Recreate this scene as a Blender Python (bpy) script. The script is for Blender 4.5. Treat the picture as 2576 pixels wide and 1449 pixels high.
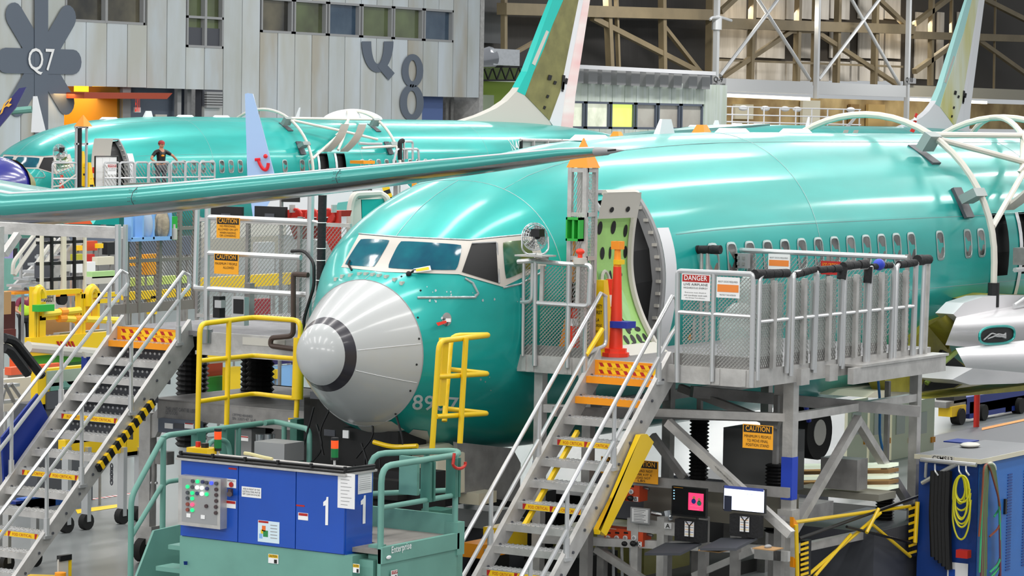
import bpy, math, random
from mathutils import Vector as V, Matrix
R = random.Random(7); GZ = -.55
for o in list(bpy.data.objects): bpy.data.objects.remove(o)
SC = bpy.context.scene; COL = SC.collection; PI = math.pi

# ---------------------------------------------------------------- camera
FPX, PITCH, ROLL, CH, TH = 7420., .0579, .0163, 5.567, .9926
cT, sT = math.cos(TH), math.sin(TH)
CX, CY = -(-2.573*cT+34.762*sT), -(2.573*sT+34.762*cT)
CAM = V((CX, CY, CH))
def _b(X, D, Z): return V((X*cT+D*sT, -X*sT+D*cT, Z))
_r0, _f0 = V((1,0,0)), V((0,1,0))
cp, sp, cr, sr = math.cos(PITCH), math.sin(PITCH), math.cos(ROLL), math.sin(ROLL)
right, fwd, up = _b(1,0,0), _b(0,cp,-sp), _b(0,sp,cp)
cx_ax = right*cr + up*sr
cy_ax = up*cr - right*sr
cd = bpy.data.cameras.new('camera'); cam = bpy.data.objects.new('camera', cd); COL.objects.link(cam)
m = Matrix((( cx_ax.x, cy_ax.x, -fwd.x, CX), (cx_ax.y, cy_ax.y, -fwd.y, CY), (cx_ax.z, cy_ax.z, -fwd.z, CH), (0,0,0,1)))
cam.matrix_world = m; cd.sensor_width = 36; cd.lens = 36*FPX/2576; cd.clip_end = 900; cd.clip_start = .5
SC.camera = cam
def ray(px, py):
    return (cx_ax*(px-1288) - cy_ax*(py-724.5))/FPX + fwd
def P(px, py, x=None, y=None, z=None, D=None):
    r = ray(px, py)
    if D is not None: return CAM + r*(D/(r.x*sT+r.y*cT))
    if x is not None: return CAM + r*((x-CX)/r.x)
    if y is not None: return CAM + r*((y-CY)/r.y)
    return CAM + r*((z-CH)/r.z)
# ---------------------------------------------------------------- world, lights, exposure
W = bpy.data.worlds.new('hall'); SC.world = W; W.use_nodes = True
W.node_tree.nodes['Background'].inputs[0].default_value = (.93,.97,1,1)
W.node_tree.nodes['Background'].inputs[1].default_value = .34
def area(name, loc, sx, sy, power, rot=(0,0,0), col=(1,.98,.95)):
    l = bpy.data.lights.new(name, 'AREA'); l.shape = 'RECTANGLE'; l.size = sx; l.size_y = sy; l.energy = power; l.color = col
    o = bpy.data.objects.new(name, l); o.location = loc; o.rotation_euler = rot; COL.objects.link(o); o['kind'] = 'structure'
    return o
for yy in (-26,-14,-4,5,14,26,40,56):
    for k, xx in enumerate((-22,4,30,58,92)):
        area('ceiling_lamp', (xx+(yy%3), yy, 21), 15, 1.3, 900 if xx < 50 else 1700)
for yy in (-50,-28,-8,14,34): area('ceiling_lamp', (-52,yy,19), 4, 12, 2300, (0,-.5,0))
for yy, xx, pw in ((84,120,3000),(84,165,3000),(98,190,3000),(98,235,3000),(84,205,2600)): area('ceiling_lamp', (xx,yy,21), 18, 2, pw)  # out-of-view lamps added to brighten the far hangar
for xx in (150,180,215,250): area('bay_fill_light', (xx,110,15.5), 14, 1.5, 800, (-.9,0,0), (1,.93,.8))  # added fill lights that lift the mezzanine and far bay
SC.view_settings.view_transform = 'Standard'; SC.view_settings.look = 'None'
SC.view_settings.exposure = .5; SC.view_settings.gamma = 1; SC.view_settings.use_curve_mapping = False
# ---------------------------------------------------------------- materials
def lin(c):
    if isinstance(c, str): c = [int(c[i:i+2],16)/255 for i in (0,2,4)]
    return tuple((v/12.92 if v <= .04045 else ((v+.055)/1.055)**2.4) for v in c)+(1,)
MATS = {}
def mat(name, col, rough=.5, metal=0., bump=0, bscale=8, var=0, vscale=3, col2=None, emit=0, trans=0, coat=0, stretch=None, alpha=1):
    if name in MATS: return MATS[name]
    m = bpy.data.materials.new(name); m.use_nodes = True; nt = m.node_tree; b = nt.nodes['Principled BSDF']
    b.inputs['Base Color'].default_value = lin(col); b.inputs['Roughness'].default_value = rough; b.inputs['Metallic'].default_value = metal
    if coat: b.inputs['Coat Weight'].default_value = coat; b.inputs['Coat Roughness'].default_value = .12
    if trans: b.inputs['Transmission Weight'].default_value = trans
    if alpha < 1: b.inputs['Alpha'].default_value = alpha
    if emit: b.inputs['Emission Color'].default_value = lin(col); b.inputs['Emission Strength'].default_value = emit
    if bump or var:
        tc = nt.nodes.new('ShaderNodeTexCoord'); mp = nt.nodes.new('ShaderNodeMapping'); nt.links.new(tc.outputs['Object'], mp.inputs[0])
        if stretch: mp.inputs['Scale'].default_value = stretch
        def noise(s, d=4):
            n = nt.nodes.new('ShaderNodeTexNoise'); n.inputs['Scale'].default_value = s; n.inputs['Detail'].default_value = d
            nt.links.new(mp.outputs[0], n.inputs['Vector']); return n
        if var:
            n = noise(vscale); mx = nt.nodes.new('ShaderNodeMix'); mx.data_type = 'RGBA'
            c2 = lin(col2) if col2 else tuple(v*(1-var) for v in lin(col)[:3])+(1,)
            rp = nt.nodes.new('ShaderNodeMapRange'); rp.inputs['From Min'].default_value = .35; rp.inputs['From Max'].default_value = .65
            nt.links.new(n.outputs[0], rp.inputs[0]); nt.links.new(rp.outputs[0], mx.inputs['Factor'])
            mx.inputs[6].default_value = lin(col); mx.inputs[7].default_value = c2
            nt.links.new(mx.outputs[2], b.inputs['Base Color'])
        if bump:
            n = noise(bscale, 3); bp = nt.nodes.new('ShaderNodeBump'); bp.inputs['Strength'].default_value = bump; bp.inputs['Distance'].default_value = .02
            nt.links.new(n.outputs[0], bp.inputs['Height']); nt.links.new(bp.outputs[0], b.inputs['Normal'])
    MATS[name] = m; return m
M = dict(
 teal=mat('teal_protective_film','0fb0a8',.37,.28,.12,1.0,.35,1.3,'0aa098',coat=.45,stretch=(.3,1.5,1.5)),
 radome=mat('radome_paint','b9bcbc',.32,0,coat=.5), band=mat('band_black','2c2a33',.3,coat=.3),
 wframe=mat('window_frame','c9c3ba',.45), glass=mat('cockpit_glass','0c6a78',.1,0,.25,3,.5,2,'06465f',coat=.15),
 seam=mat('bare_seam','a9bfc0',.35,.5), white=mat('white_paint','e4e5e8',.35,coat=.3), offw=mat('offwhite','c9c6bd',.45),
 dark=mat('dark','0a0a0c',.6), black=mat('black_foam','18181b',.75,0,.4,30), blk=mat('black_plastic','101012',.4),
 alu=mat('aluminium','c9c7c4',.4,.35,.15,20,.22,5), aluD=mat('aluminium_dull','9c9a98',.5,.3,.1,12,.3,4), alup=mat('pipe_aluminium','cfd0d1',.3,.6), steel=mat('bare_steel','a6abae',.25,.85),
 meshm=mat('expanded_metal','c9c9c6',.4,.35), deck=mat('deck_plate','8a898c',.6,.2,.3,40,.2,3),
 yel=mat('yellow_paint','f2c90d',.35,coat=.3), org=mat('orange_paint','f59a16',.4), gren=mat('green_plastic','2fae3f',.4), red=mat('red_paint','c1281c',.4),
 tealp=mat('machine_teal','6fa497',.45,0,.1,10,.12,2), tealk=mat('machine_teal_dark','3f7568',.5), blue=mat('cabinet_blue','0f4fb8',.35,coat=.3,var=.12,vscale=1), navy=mat('navy','0b2d86',.5),
 green=mat('primer_green','a5d67c',.5,var=.12,vscale=4), olive=mat('olive_primer','8d8a4a',.45,var=.25,vscale=1.5), yolive=mat('yellow_primer','a9a03c',.5,.1,.2,5,.3,3),
 paper=mat('paper','ececec',.6), grey=mat('panel_grey','9a9b9c',.45), dgrey=mat('dark_grey','4c4e55',.5), bgrey=mat('slate_grey','5d6675',.5), purple=mat('cabin_purple','4a4370',.7),
 redtx=mat('sign_red','b3211b',.5), ortx=mat('sign_orange','f08a3c',.5), ytx=mat('sign_yellow','f4a71c',.5), ycri=mat('tape_yellow','f6c915',.5), btx=mat('ink_black','161412',.6), wtx=mat('ink_white','f2f2f2',.5),
 lblue=mat('light_blue','86b6ea',.45), manred=mat('manifold_orange','cf4a22',.45), cone=mat('cone_red','f03a1c',.45), conec=mat('cap_orange','ff9a22',.5),
 rubber=mat('rubber','141414',.8), tan=mat('cardboard','b08a5c',.8), cream=mat('cream','d9d3bd',.5), skin=mat('skin','c08a6c',.6),
)
# ---------------------------------------------------------------- mesh builder
class MB:
    def __init__(s): s.v = []; s.f = []
    def quad(s, *p):
        n = len(s.v); s.v += [tuple(q) for q in p]; s.f.append(tuple(range(n, n+len(p)))); return s
    def box(s, a, b):
        x0,y0,z0 = [min(a[i],b[i]) for i in range(3)]; z0 = GZ if (z0 == 0 and y0 > 60) else z0; x1,y1,z1 = [max(a[i],b[i]) for i in range(3)]
        n = len(s.v); s.v += [(x0,y0,z0),(x1,y0,z0),(x1,y1,z0),(x0,y1,z0),(x0,y0,z1),(x1,y0,z1),(x1,y1,z1),(x0,y1,z1)]
        s.f += [tuple(n+i for i in q) for q in ((0,3,2,1),(4,5,6,7),(0,1,5,4),(1,2,6,5),(2,3,7,6),(3,0,4,7))]; return s
    def hexa(s, lo, hi):
        n = len(s.v); s.v += [tuple(p) for p in lo]+[tuple(p) for p in hi]; k = len(lo)
        s.f += [tuple(n+k-1-i for i in range(k)), tuple(n+k+i for i in range(k))]+[(n+i, n+(i+1)%k, n+k+(i+1)%k, n+k+i) for i in range(k)]; return s
    def prism(s, pts, d):                       # polygon extruded by vector d
        d = V(d); return s.hexa([V(p) for p in pts], [V(p)+d for p in pts])
    def beam(s, a, b, w, h, upv=(0,0,1)):
        a, b = V(a), V(b); t = (b-a).normalized(); u = V(upv)
        if abs(t.dot(u)) > .98: u = V((1,0,0))
        sd = t.cross(u).normalized(); u = sd.cross(t)
        c = [sd*(w/2*i)+u*(h/2*j) for i, j in ((-1,-1),(1,-1),(1,1),(-1,1))]
        return s.hexa([a+q for q in c], [b+q for q in c])
    def tube(s, pts, r, n=8, closed=False, fillet=0):
        pts = [V(p) for p in pts]
        if fillet and len(pts) > 2:
            q = [pts[0]]
            for i in range(1, len(pts)-1):
                a, b, c = pts[i-1], pts[i], pts[i+1]; f = min(fillet, (a-b).length*.45, (c-b).length*.45)
                p0 = b+(a-b).normalized()*f; p2 = b+(c-b).normalized()*f
                for k in range(5):
                    t = k/4; q.append(p0*(1-t)**2+b*2*t*(1-t)+p2*t*t)
            q.append(pts[-1]); pts = q
        N = len(pts); base = len(s.v); prev = None
        for i, p in enumerate(pts):
            if closed: t = pts[(i+1)%N]-pts[i-1]
            else: t = pts[min(i+1,N-1)]-pts[max(i-1,0)]
            t = t.normalized() if t.length > 1e-9 else V((0,0,1))
            if prev is None: u = t.orthogonal().normalized()
            else:
                u = prev - t*prev.dot(t); u = u.normalized() if u.length > 1e-6 else t.orthogonal().normalized()
            prev = u; w = t.cross(u)
            for k in range(n): s.v.append(tuple(p+(u*math.cos(2*PI*k/n)+w*math.sin(2*PI*k/n))*r))
        for i in range(N if closed else N-1):
            j = (i+1)%N
            for k in range(n): s.f.append((base+i*n+k, base+i*n+(k+1)%n, base+j*n+(k+1)%n, base+j*n+k))
        if not closed: s.f += [tuple(base+n-1-k for k in range(n)), tuple(base+(N-1)*n+k for k in range(n))]
        return s
    def cyl(s, a, b, r, n=16, r2=None):
        a, b = V(a), V(b); t = (b-a).normalized(); u = t.orthogonal().normalized(); w = t.cross(u); r2 = r if r2 is None else r2
        c = lambda p, rr: [p+(u*math.cos(2*PI*k/n)+w*math.sin(2*PI*k/n))*rr for k in range(n)]
        return s.hexa(c(a, r), c(b, r2))
    def grid(s, fn, nu, nv, skip=None, cu=False):
        b = len(s.v)
        for i in range(nu+1):
            for j in range(nv+1): s.v.append(tuple(fn(i/nu, j/nv)))
        for i in range(nu):
            for j in range(nv):
                if skip and skip(i, j): continue
                s.f.append((b+i*(nv+1)+j, b+(i+1)*(nv+1)+j, b+(i+1)*(nv+1)+j+1, b+i*(nv+1)+j+1))
        return s
    def ball(s, c, r, n=10, sc=(1,1,1)):
        c = V(c)
        return s.grid(lambda u, v: c+V((r*sc[0]*math.sin(PI*v)*math.cos(2*PI*u), r*sc[1]*math.sin(PI*v)*math.sin(2*PI*u), r*sc[2]*math.cos(PI*v))), n, n)
    def obj(s, name, m, parent=None, label=None, cat=None, group=None, kind=None, smooth=False):
        me = bpy.data.meshes.new(name); me.from_pydata(s.v, [], s.f); me.update()
        if smooth == True: me.polygons.foreach_set('use_smooth', [True]*len(me.polygons))
        o = bpy.data.objects.new(name, me); COL.objects.link(o)
        me.materials.append(M[m] if isinstance(m, str) else m)
        if smooth == 'e':
            me.polygons.foreach_set('use_smooth', [True]*len(me.polygons)); me.set_sharp_from_angle(angle=.7)
        return fin(o, parent, label, cat, group, kind)
def fin(o, parent=None, label=None, cat=None, group=None, kind=None):
    if parent is not None:
        o.parent = parent
        if parent.type == 'EMPTY': o.matrix_parent_inverse = Matrix.Translation(-parent.location)
    if label: o['label'] = label
    if cat: o['category'] = cat
    if group: o['group'] = group
    if kind: o['kind'] = kind
    return o
def thing(name, label, cat, loc=(0,0,0), group=None):
    o = bpy.data.objects.new(name, None); COL.objects.link(o); o.location = loc; o.empty_display_size = .1
    return fin(o, None, label, cat, group)
def copy_tree(o, off, label=None, parent=None):
    c = o.copy(); COL.objects.link(c)
    if parent is None: c.location = o.location+V(off); 
    else: c.parent = parent
    if label: c['label'] = label
    for ch in o.children: copy_tree(ch, off, None, c)
    return c
# text: returns normalised mesh (u along the line 0..1, v up 0..1)
TX = {}
def tmesh(txt, bold=False):
    k = (txt, bold)
    if k in TX: return TX[k]
    c = bpy.data.curves.new('t', 'FONT'); c.body = txt; c.resolution_u = 3; c.space_character = 1.05
    if bold: c.offset = .012
    o = bpy.data.objects.new('t', c); COL.objects.link(o); dg = bpy.context.evaluated_depsgraph_get()
    me = bpy.data.meshes.new_from_object(o.evaluated_get(dg)); bpy.data.objects.remove(o)
    vs = [(v.co.x, v.co.y) for v in me.vertices]; fs = [tuple(p.vertices) for p in me.polygons]; bpy.data.meshes.remove(me)
    x0 = min(v[0] for v in vs); x1 = max(v[0] for v in vs); y0 = min(v[1] for v in vs); y1 = max(v[1] for v in vs)
    TX[k] = ([((x-x0)/(x1-x0), (y-y0)/(y1-y0)) for x, y in vs], fs); return TX[k]
def text(txt, fn, m, parent, name='lettering', bold=False, label=None):
    vs, fs = tmesh(txt, bold); b = MB(); b.v = [tuple(fn(u, v)) for u, v in vs]; b.f = fs
    return b.obj(name, m, parent, label)
def plane_fn(o, u, v, n=(0,0,0)):
    o, u, v, n = V(o), V(u), V(v), V(n); return lambda a, b: o+u*a+v*b+n
# ================================================================ SETTING
FL = mat('floor_paint','858989',.3,0,.05,1.2,.12,.25,'7b7f80',coat=.2)
MB().box((-60,-60,GZ-.3),(330,130,GZ)).obj('floor', FL, kind='structure')
# ---- hall office wall (Q7 / Q8), plane y=72, panels are pieces of it
YW = 72.
wallm = [mat('clad_a','cfd6da',.35,.25,.04,1.2,.35,.5,'bfc2bc',stretch=(1.2,1,.35)), mat('clad_b','d6dee4',.33,.25,.04,1.2,.35,.4,'c5c6be',stretch=(1.2,1,.35)), mat('clad_c','c9d1d6',.36,.25,.04,1.2,.35,.5,'bab5a8',stretch=(1.2,1,.35))]
def WX(px, py=150): return P(px, py, y=YW).x
def WZ(px, py): return P(px, py, y=YW).z
wl = MB(); x0w, x1w = WX(-200), WX(1207)
zb1 = WZ(300,218)
wl.box((WX(-200),YW+.12,0),(WX(160),YW+.5,20)).box((WX(160),YW+.12,zb1),(x1w,YW+.5,WZ(700,80))).box((WX(512),YW+.12,0),(WX(1062),YW+.5,zb1)).box((WX(160),YW+.12,WZ(700,0)+.3),(x1w,YW+.5,20))
for a, b in ((162,100),): pass
wl.box((WX(560),YW+.12,WZ(600,80)),(WX(655),YW+.5,20)).box((WX(1138),YW+.12,WZ(1140,107)),(x1w,YW+.5,20)).box((WX(362),YW+.12,WZ(362,60)),(WX(468),YW+.5,20))
wall = wl.obj('wall_back', 'dgrey', kind='structure')
seams = [-60,-5,52,107,162,215,267,319,368,418,466,513,560,607,652,697,740,783,826,866,906,945,985,1024,1063,1101,1138,1174,1205]
zt = 17.
SILL = WZ(655,81); SILLL = WZ(165,53); BOT = WZ(700,232); TOPW = WZ(1138,26)
for i in range(len(seams)-1):
    a, b = seams[i], seams[i+1]; xa, xb = WX(a)+.025, WX(b)-.025; mid = (a+b)/2
    segs = []
    if mid < 162: segs = [(0, zt)]
    elif mid < 362: segs = [(WZ(200,216), SILLL)]
    elif mid < 466: segs = [(WZ(400,222), zt)]
    elif mid < 560: segs = [(0 if mid > 512 and False else WZ(500,225), WZ(500,120))]
    elif mid < 652: segs = [(0, zt)]
    elif mid < 1063: segs = [(0, SILL), (TOPW, zt)]
    elif mid < 1138: segs = [(WZ(1100,243), SILL), (TOPW, zt)]
    else: segs = [(WZ(1180,245), zt)]
    if 512 < mid < 560: segs += [(0, WZ(530,267))]
    for z0, z1 in segs:
        d = R.uniform(0,.008)
        MB().box((xa,YW-.03-d,z0),(xb,YW+.12,z1)).obj('cladding_panel', wallm[i%3 if i%5 else 1], wall)
# end face of the office block and roof side
MB().box((x1w,YW,0),(x1w+.4,YW+26,18)).obj('wall_end', 'alu', kind='structure')
def wbox(px0,py0,px1,py1,dy=0,th=.1,m='dark',name='window',parent=None,**k):
    a = P(px0,py0,y=YW+dy); b = P(px1,py1,y=YW+dy)
    return MB().box((a.x,YW+dy,a.z),(b.x,YW+dy+th,b.z)).obj(name,m,parent,**k)
gl = mat('office_glass','2b2a26',.05,.3,.2,.4,.8,.35,'77705a',coat=1)
gl2 = mat('office_glass_green','40422c',.05,.3,.2,.4,.8,.3,'6f7d52',coat=1)
blueg = mat('office_glass_blue','566a7c',.06,.3,.2,.4,.6,.4,'26435c',coat=1)
wins = [(-14,-60,0,0)]
wn = 0
def window(px0,px1,z0,z1,g,mull=None,rows=None):
    global wn; wn += 1
    xa, xb = WX(px0), WX(px1)
    f = MB(); t = .12
    for A, B in (((xa,z0),(xb,z0+t)),((xa,z1-t),(xb,z1)),((xa,z0),(xa+t,z1)),((xb-t,z0),(xb,z1))): f.box((A[0],YW-.05,A[1]),(B[0],YW+.2,B[1]))
    for mx in (mull or []): f.box((WX(mx)-.09,YW-.06,z0),(WX(mx)+.09,YW+.2,z1))
    for rz in (rows or []): f.box((xa,YW-.05,rz-.06),(xb,YW+.2,rz+.06))
    w = f.obj('window_%d'%wn, 'grey', kind='structure')
    MB().box((xa,YW+.2,z0),(xb,YW+.24,z1)).obj('pane', g, w)
    return w
window(162,362,SILLL,zt-3,gl,[265])
z2 = WZ(500,120)
window(468,560,z2,z2+5,gl2,[515],[z2+1.5,z2+3.1])
for a,b,g in ((655,734,gl),(738,820,gl2),(824,904,blueg),(908,985,gl2),(988,1062,gl2),(1065,1138,blueg)): window(a,b,SILL,TOPW,g)
# things seen behind office glass are too dim to tell apart; lit orange lobby under the wall is a real recess
rec = MB().box((WX(160),YW+5,0),(WX(330),YW+5.2,zb1)).obj('wall_lobby', mat('lobby_orange','f49c0f',.6,emit=.25), kind='structure')
MB().box((WX(160),YW+.2,0),(WX(163),YW+5,zb1)).obj('lobby_side', mat('lobby_lime','8a9a1c',.6), rec)
MB().box((WX(316),YW+.5,0),(WX(330),YW+5,zb1)).obj('lobby_return', mat('lobby_olive','8c6a14',.6), rec)
MB().box((WX(330),YW+1.2,0),(WX(512),YW+1.4,zb1)).obj('lobby_wall', 'bgrey', rec)
MB().box((WX(322),YW+.3,0),(WX(342),YW+.6,zb1)).obj('lobby_pilaster', 'grey', rec)
MB().box((WX(362),YW+1.0,0),(WX(398),YW+1.15,zb1-2.0)).obj('doorway', mat('door_maroon','2a1014',.6), rec)
MB().box((WX(412),YW+1.0,0),(WX(434),YW+1.15,zb1-3.4)).obj('doorway', mat('door_maroon','2a1014',.6), rec)
MB().box((WX(428),YW+.9,0),(WX(457),YW+1.0,zb1-1.3)).obj('door_leaf', 'offw', rec)
for a in (475,500): MB().box((WX(a),YW+.7,0),(WX(a+10),YW+.9,zb1)).obj('pillar', 'grey', rec)
lampm = mat('lobby_lamp','ffbf2a',.5,emit=1.6)
for a,b in ((190,223),(236,305)): wbox(a,216,b,231,2,.1,lampm,'light_panel',rec)
al = bpy.data.lights.new('lobby_light','AREA'); al.energy=900; al.size=6; al.color=(1,.6,.2); ao=bpy.data.objects.new('lobby_light',al); ao.location=(WX(240),YW+2.4,zb1-.4); COL.objects.link(ao)
# canopy
cn = thing('canopy','long rust red canopy over the orange lit lobby opening','canopy',P(300,240,y=YW))
a0 = P(163,232,y=YW); a1 = P(426,234,y=YW-1); a2 = P(412,249,y=YW-1); a3 = P(163,247,y=YW)
MB().prism([(a0.x,YW-1.2,a0.z),(a1.x,YW-1.2,a1.z),(a2.x,YW-1.2,a2.z),(a3.x,YW-1.2,a3.z)],(0,3,0)).obj('canopy_blade', mat('rust','a5452c',.5), cn)
# wall light bowl
bl = thing('bowl_light','bronze half bowl light on the orange lobby wall','lamp',P(260,290,y=YW+4.5))
c = P(259,281,y=YW+4.6)
MB().grid(lambda u,v: c+V((.95*math.cos(PI*u)*math.sin(PI/2*v),-.95*math.sin(PI*u)*math.sin(PI/2*v),-.7*math.cos(PI/2*v))),16,6).obj('bowl', mat('bronze','5a4a3c',.3,.7), bl, smooth=True)
# louvre vent
lv = thing('louvre_vent','grey louvre vent under the cladding beside the lobby','vent',P(535,250,y=YW))
wbox(512,226,558,268,-.06,.1,'dgrey','backing',lv)
for k in range(6):
    z = WZ(535,230)-.02-k*(WZ(535,230)-WZ(535,266))/5.6
    MB().box((WX(513),YW-.2,z-.16),(WX(553),YW-.05,z)).obj('slat','grey',lv)
# EXIT sign
ex = thing('exit_sign','small red and white EXIT sign beside the lobby','sign',P(346,277,y=YW))
wbox(339,270,354,283,.3,.08,'wtx','panel',ex)
text('EXIT', plane_fn(P(340,281,y=YW+.28),(P(353,281,y=YW+.28)-P(340,281,y=YW+.28)),(0,0,.75)), mat('exit_red','e0402c',.5,emit=.5), ex, bold=True)
# painted asterisk + Q7, Q and 8
ink = mat('wall_slate','626b78',.4)
ast = thing('asterisk_mark','huge slate asterisk painted on the wall behind the lettering Q7','wall graphic',P(105,140,y=YW))
cc = P(103,140,y=YW-.1); rr = 3.0
hw = (WZ(100,118)-WZ(100,178))/2
for k in range(4):
    an = PI/2+k*PI/4 if k else PI/2
    dirs = [(cT*0+1,0)]
# arms as measured: end points in the wall plane
arms = [((36,38),(166,258)),((170,44),(44,262)),((14,152),(184,156)),((104,-60),(104,330))]
for ka,(a,b) in enumerate(arms):
    p = P(*a,y=YW-.09-.012*ka); q = P(*b,y=YW-.09-.012*ka); d = (q-p).normalized(); n = V((-d.z,0,d.x)); w = .58; pts = []
    if a[1] < 0: w = .46
    for k in range(9): t = PI*k/8; pts.append(p-d*math.sin(t)*w+n*math.cos(t)*w)
    for k in range(9): t = PI*k/8; pts.append(q+d*math.sin(t)*w-n*math.cos(t)*w)
    MB().prism(pts,(0,-.01,0)).obj('arm', ink, ast)
def walltext(t,x0,y0,x1,y1,m,name,label,cat='wall lettering',bold=False,dy=-.12,Y=None,th=0):
    Y = YW if Y is None else Y
    o = P(x0,y1,y=Y+dy); u = P(x1,y1,y=Y+dy); v = P(x0,y0,y=Y+dy)
    w = text(t, lambda a,b: V((o.x+(u.x-o.x)*a, Y+dy, o.z+(v.z-o.z)*b)), m, None, name, bold)
    w['label'] = label; w['category'] = cat; return w
walltext('Q7',71,120,137,187,'wtx','wall_number','white lettering Q7 inside the painted asterisk',dy=-.19)
# Q and 8 as thick stroked rings below window strip
g8 = thing('wall_number','slate figure 8 painted on the cladding above the blue doorway','wall lettering',P(1037,200,y=YW))
def ring(cx,cy,rx,ry,w,parent,a0=0,a1=2*PI,name='stroke'):
    b = MB(); N = 40; vs=[]
    for i in range(N+1):
        t = a0+(a1-a0)*i/N
        for s_ in (0,1):
            q = P(cx+(rx-w*s_)*math.cos(t), cy-(ry-w*.9*s_)*math.sin(t), y=YW-.1); vs.append(tuple(q))
    b.v = vs; b.f = [(2*i,2*i+2,2*i+3,2*i+1) for i in range(N)]
    b.obj(name, ink, parent)
ring(1038,178,27,42,17,g8); ring(1036,258,30,46,18,g8)
gq = thing('wall_number','lower half of a huge slate letter Q under the window strip','wall lettering',P(950,150,y=YW))
ring(950,104,40,78,24,gq,PI,2*PI)
MB().quad(P(962,150,y=YW-.11),P(950,168,y=YW-.11),P(978,202,y=YW-.11),P(993,184,y=YW-.11)).obj('tail', ink, gq)
# blue doorway right of the 8
MB().box((WX(1062),YW+.7,0),(WX(1142),YW+.9,WZ(1100,243))).obj('door_1', mat('door_blue','5a70a4',.5), kind='structure')
MB().box((WX(1142),YW+2,0),(WX(1205),YW+2.2,WZ(1100,243))).obj('wall_passage', 'dark', kind='structure')
for a in (1175,1188): MB().box((WX(a),YW+1.4,0),(WX(a+7),YW+1.6,WZ(1100,243))).obj('trim_1' if a<1180 else 'trim_2','aluD',kind='structure')
# ---- green block, duct, Q-9 office
YO = 92.
def bx(px0,py0,px1,py1,Y,th,m,name,parent=None,**k):
    a = P(px0,py0,y=Y); b = P(px1,py1,y=Y); return MB().box((a.x,Y,a.z),(b.x,Y+th,b.z)).obj(name,m,parent,**k)
bx(1190,203,1330,420,YO-3,.4,mat('green_wall','7f9a2c',.6),'wall_green',kind='structure')
bx(1190,167,1345,204,YO-2.2,.3,mat('green_wall_dark','4c6122',.6),'trim_3',kind='structure')
bx(1190,238,1240,420,YO-3.6,.4,mat('sage','9aa88c',.6),'wall_sage',kind='structure')
tr = thing('open_truss','black open web roof truss above the green wall','truss',P(1270,185,y=YO-3.2))
b = MB(); 
for k in range(6):
    xa,xb,xc = 1195+k*22,1206+k*22,1217+k*22
    b.beam(P(xa,170,y=YO-3.3),P(xb,200,y=YO-3.3),.08,.08).beam(P(xb,200,y=YO-3.3),P(xc,170,y=YO-3.3),.08,.08)
b.beam(P(1190,168,y=YO-3.3),P(1345,168,y=YO-3.3),.12,.12).beam(P(1190,202,y=YO-3.3),P(1345,202,y=YO-3.3),.12,.12); b.obj('web','dark',tr)
foil = mat('duct_foil','e3e6e9',.25,.8,1,3)
du = thing('foil_duct','shiny foil wrapped air duct beside the end of the office wall','duct',P(1260,145,y=YO-4))
a = P(1195,152,y=YO-4); bq = P(1232,145,y=YO-4); MB().cyl(a,bq,.55,16,.75).obj('pipe',mat('duct_metal','a9abb0',.2,.9),du,smooth='e')
bx(1242,122,1307,166,YO-4.6,1.4,foil,'plenum',du)
q9p = mat('q9_clad','e2ece6',.35,.1,.06,1,.25,.5,'d0dccb',stretch=(3,1,.3))
q9 = MB()
za = P(1600,206,y=YO).z; zs = P(1600,258,y=YO).z; ze = P(1600,325,y=YO).z; xE = P(1828,260,y=YO).x; xS = P(1425,260,y=YO).x
q9.box((xS,YO+.1,zs),(xE,YO+14,za)).box((xS,YO+.1,0),(xE,YO+14,ze)).box((P(1765,300,y=YO).x,YO+.1,ze),(xE,YO+14,zs)).box((xS,YO+3,ze),(xE,YO+3.2,zs))
q9o = q9.obj('wall_office', q9p, kind='structure')
pxs = [1415,1445,1477,1508,1539,1570,1599,1630,1658,1688,1716,1744,1772,1800,1828]
for a,b in zip(pxs,pxs[1:]):
    xa,xb = P(a,250,y=YO).x+.04,P(b,250,y=YO).x-.04
    MB().box((xa,YO-.05,zs),(xb,YO+.1,za)).obj('cladding_panel',q9p,q9o)
    MB().box((xa,YO-.05,0),(xb,YO+.1,ze)).obj('cladding_panel',q9p,q9o)
    if a > 1770: MB().box((xa,YO-.05,ze),(xb,YO+.1,zs)).obj('cladding_panel',q9p,q9o)
lime = mat('q9_lime','d8f070',.3,emit=.7,var=.3,vscale=.7,col2='a9bf4c'); q9g = mat('q9_dim','b4ada2',.2,0,.2,1,.4,.4,'c9c6bb',coat=.6); q9w = mat('q9_poster','dfe3cf',.3,emit=.5,var=.6,vscale=.6,col2='7d8a6c')
for a,b,g in ((1437,1470,q9w),(1474,1533,q9w),(1537,1596,lime),(1600,1652,q9g),(1656,1710,q9g),(1714,1768,q9g)):
    wn += 1; xa,xb = P(a,250,y=YO).x,P(b,250,y=YO).x; f = MB(); t=.16
    f.box((xa,YO-.06,zs-t),(xb,YO+.1,zs)).box((xa,YO-.06,ze),(xb,YO+.1,ze+t)).box((xa,YO-.06,ze),(xa+t,YO+.1,zs)).box((xb-t,YO-.06,ze),(xb,YO+.1,zs))
    w = f.obj('window_%d'%wn,'bgrey',kind='structure'); MB().box((xa,YO+.1,ze),(xb,YO+.14,zs)).obj('pane',g,w)
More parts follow.
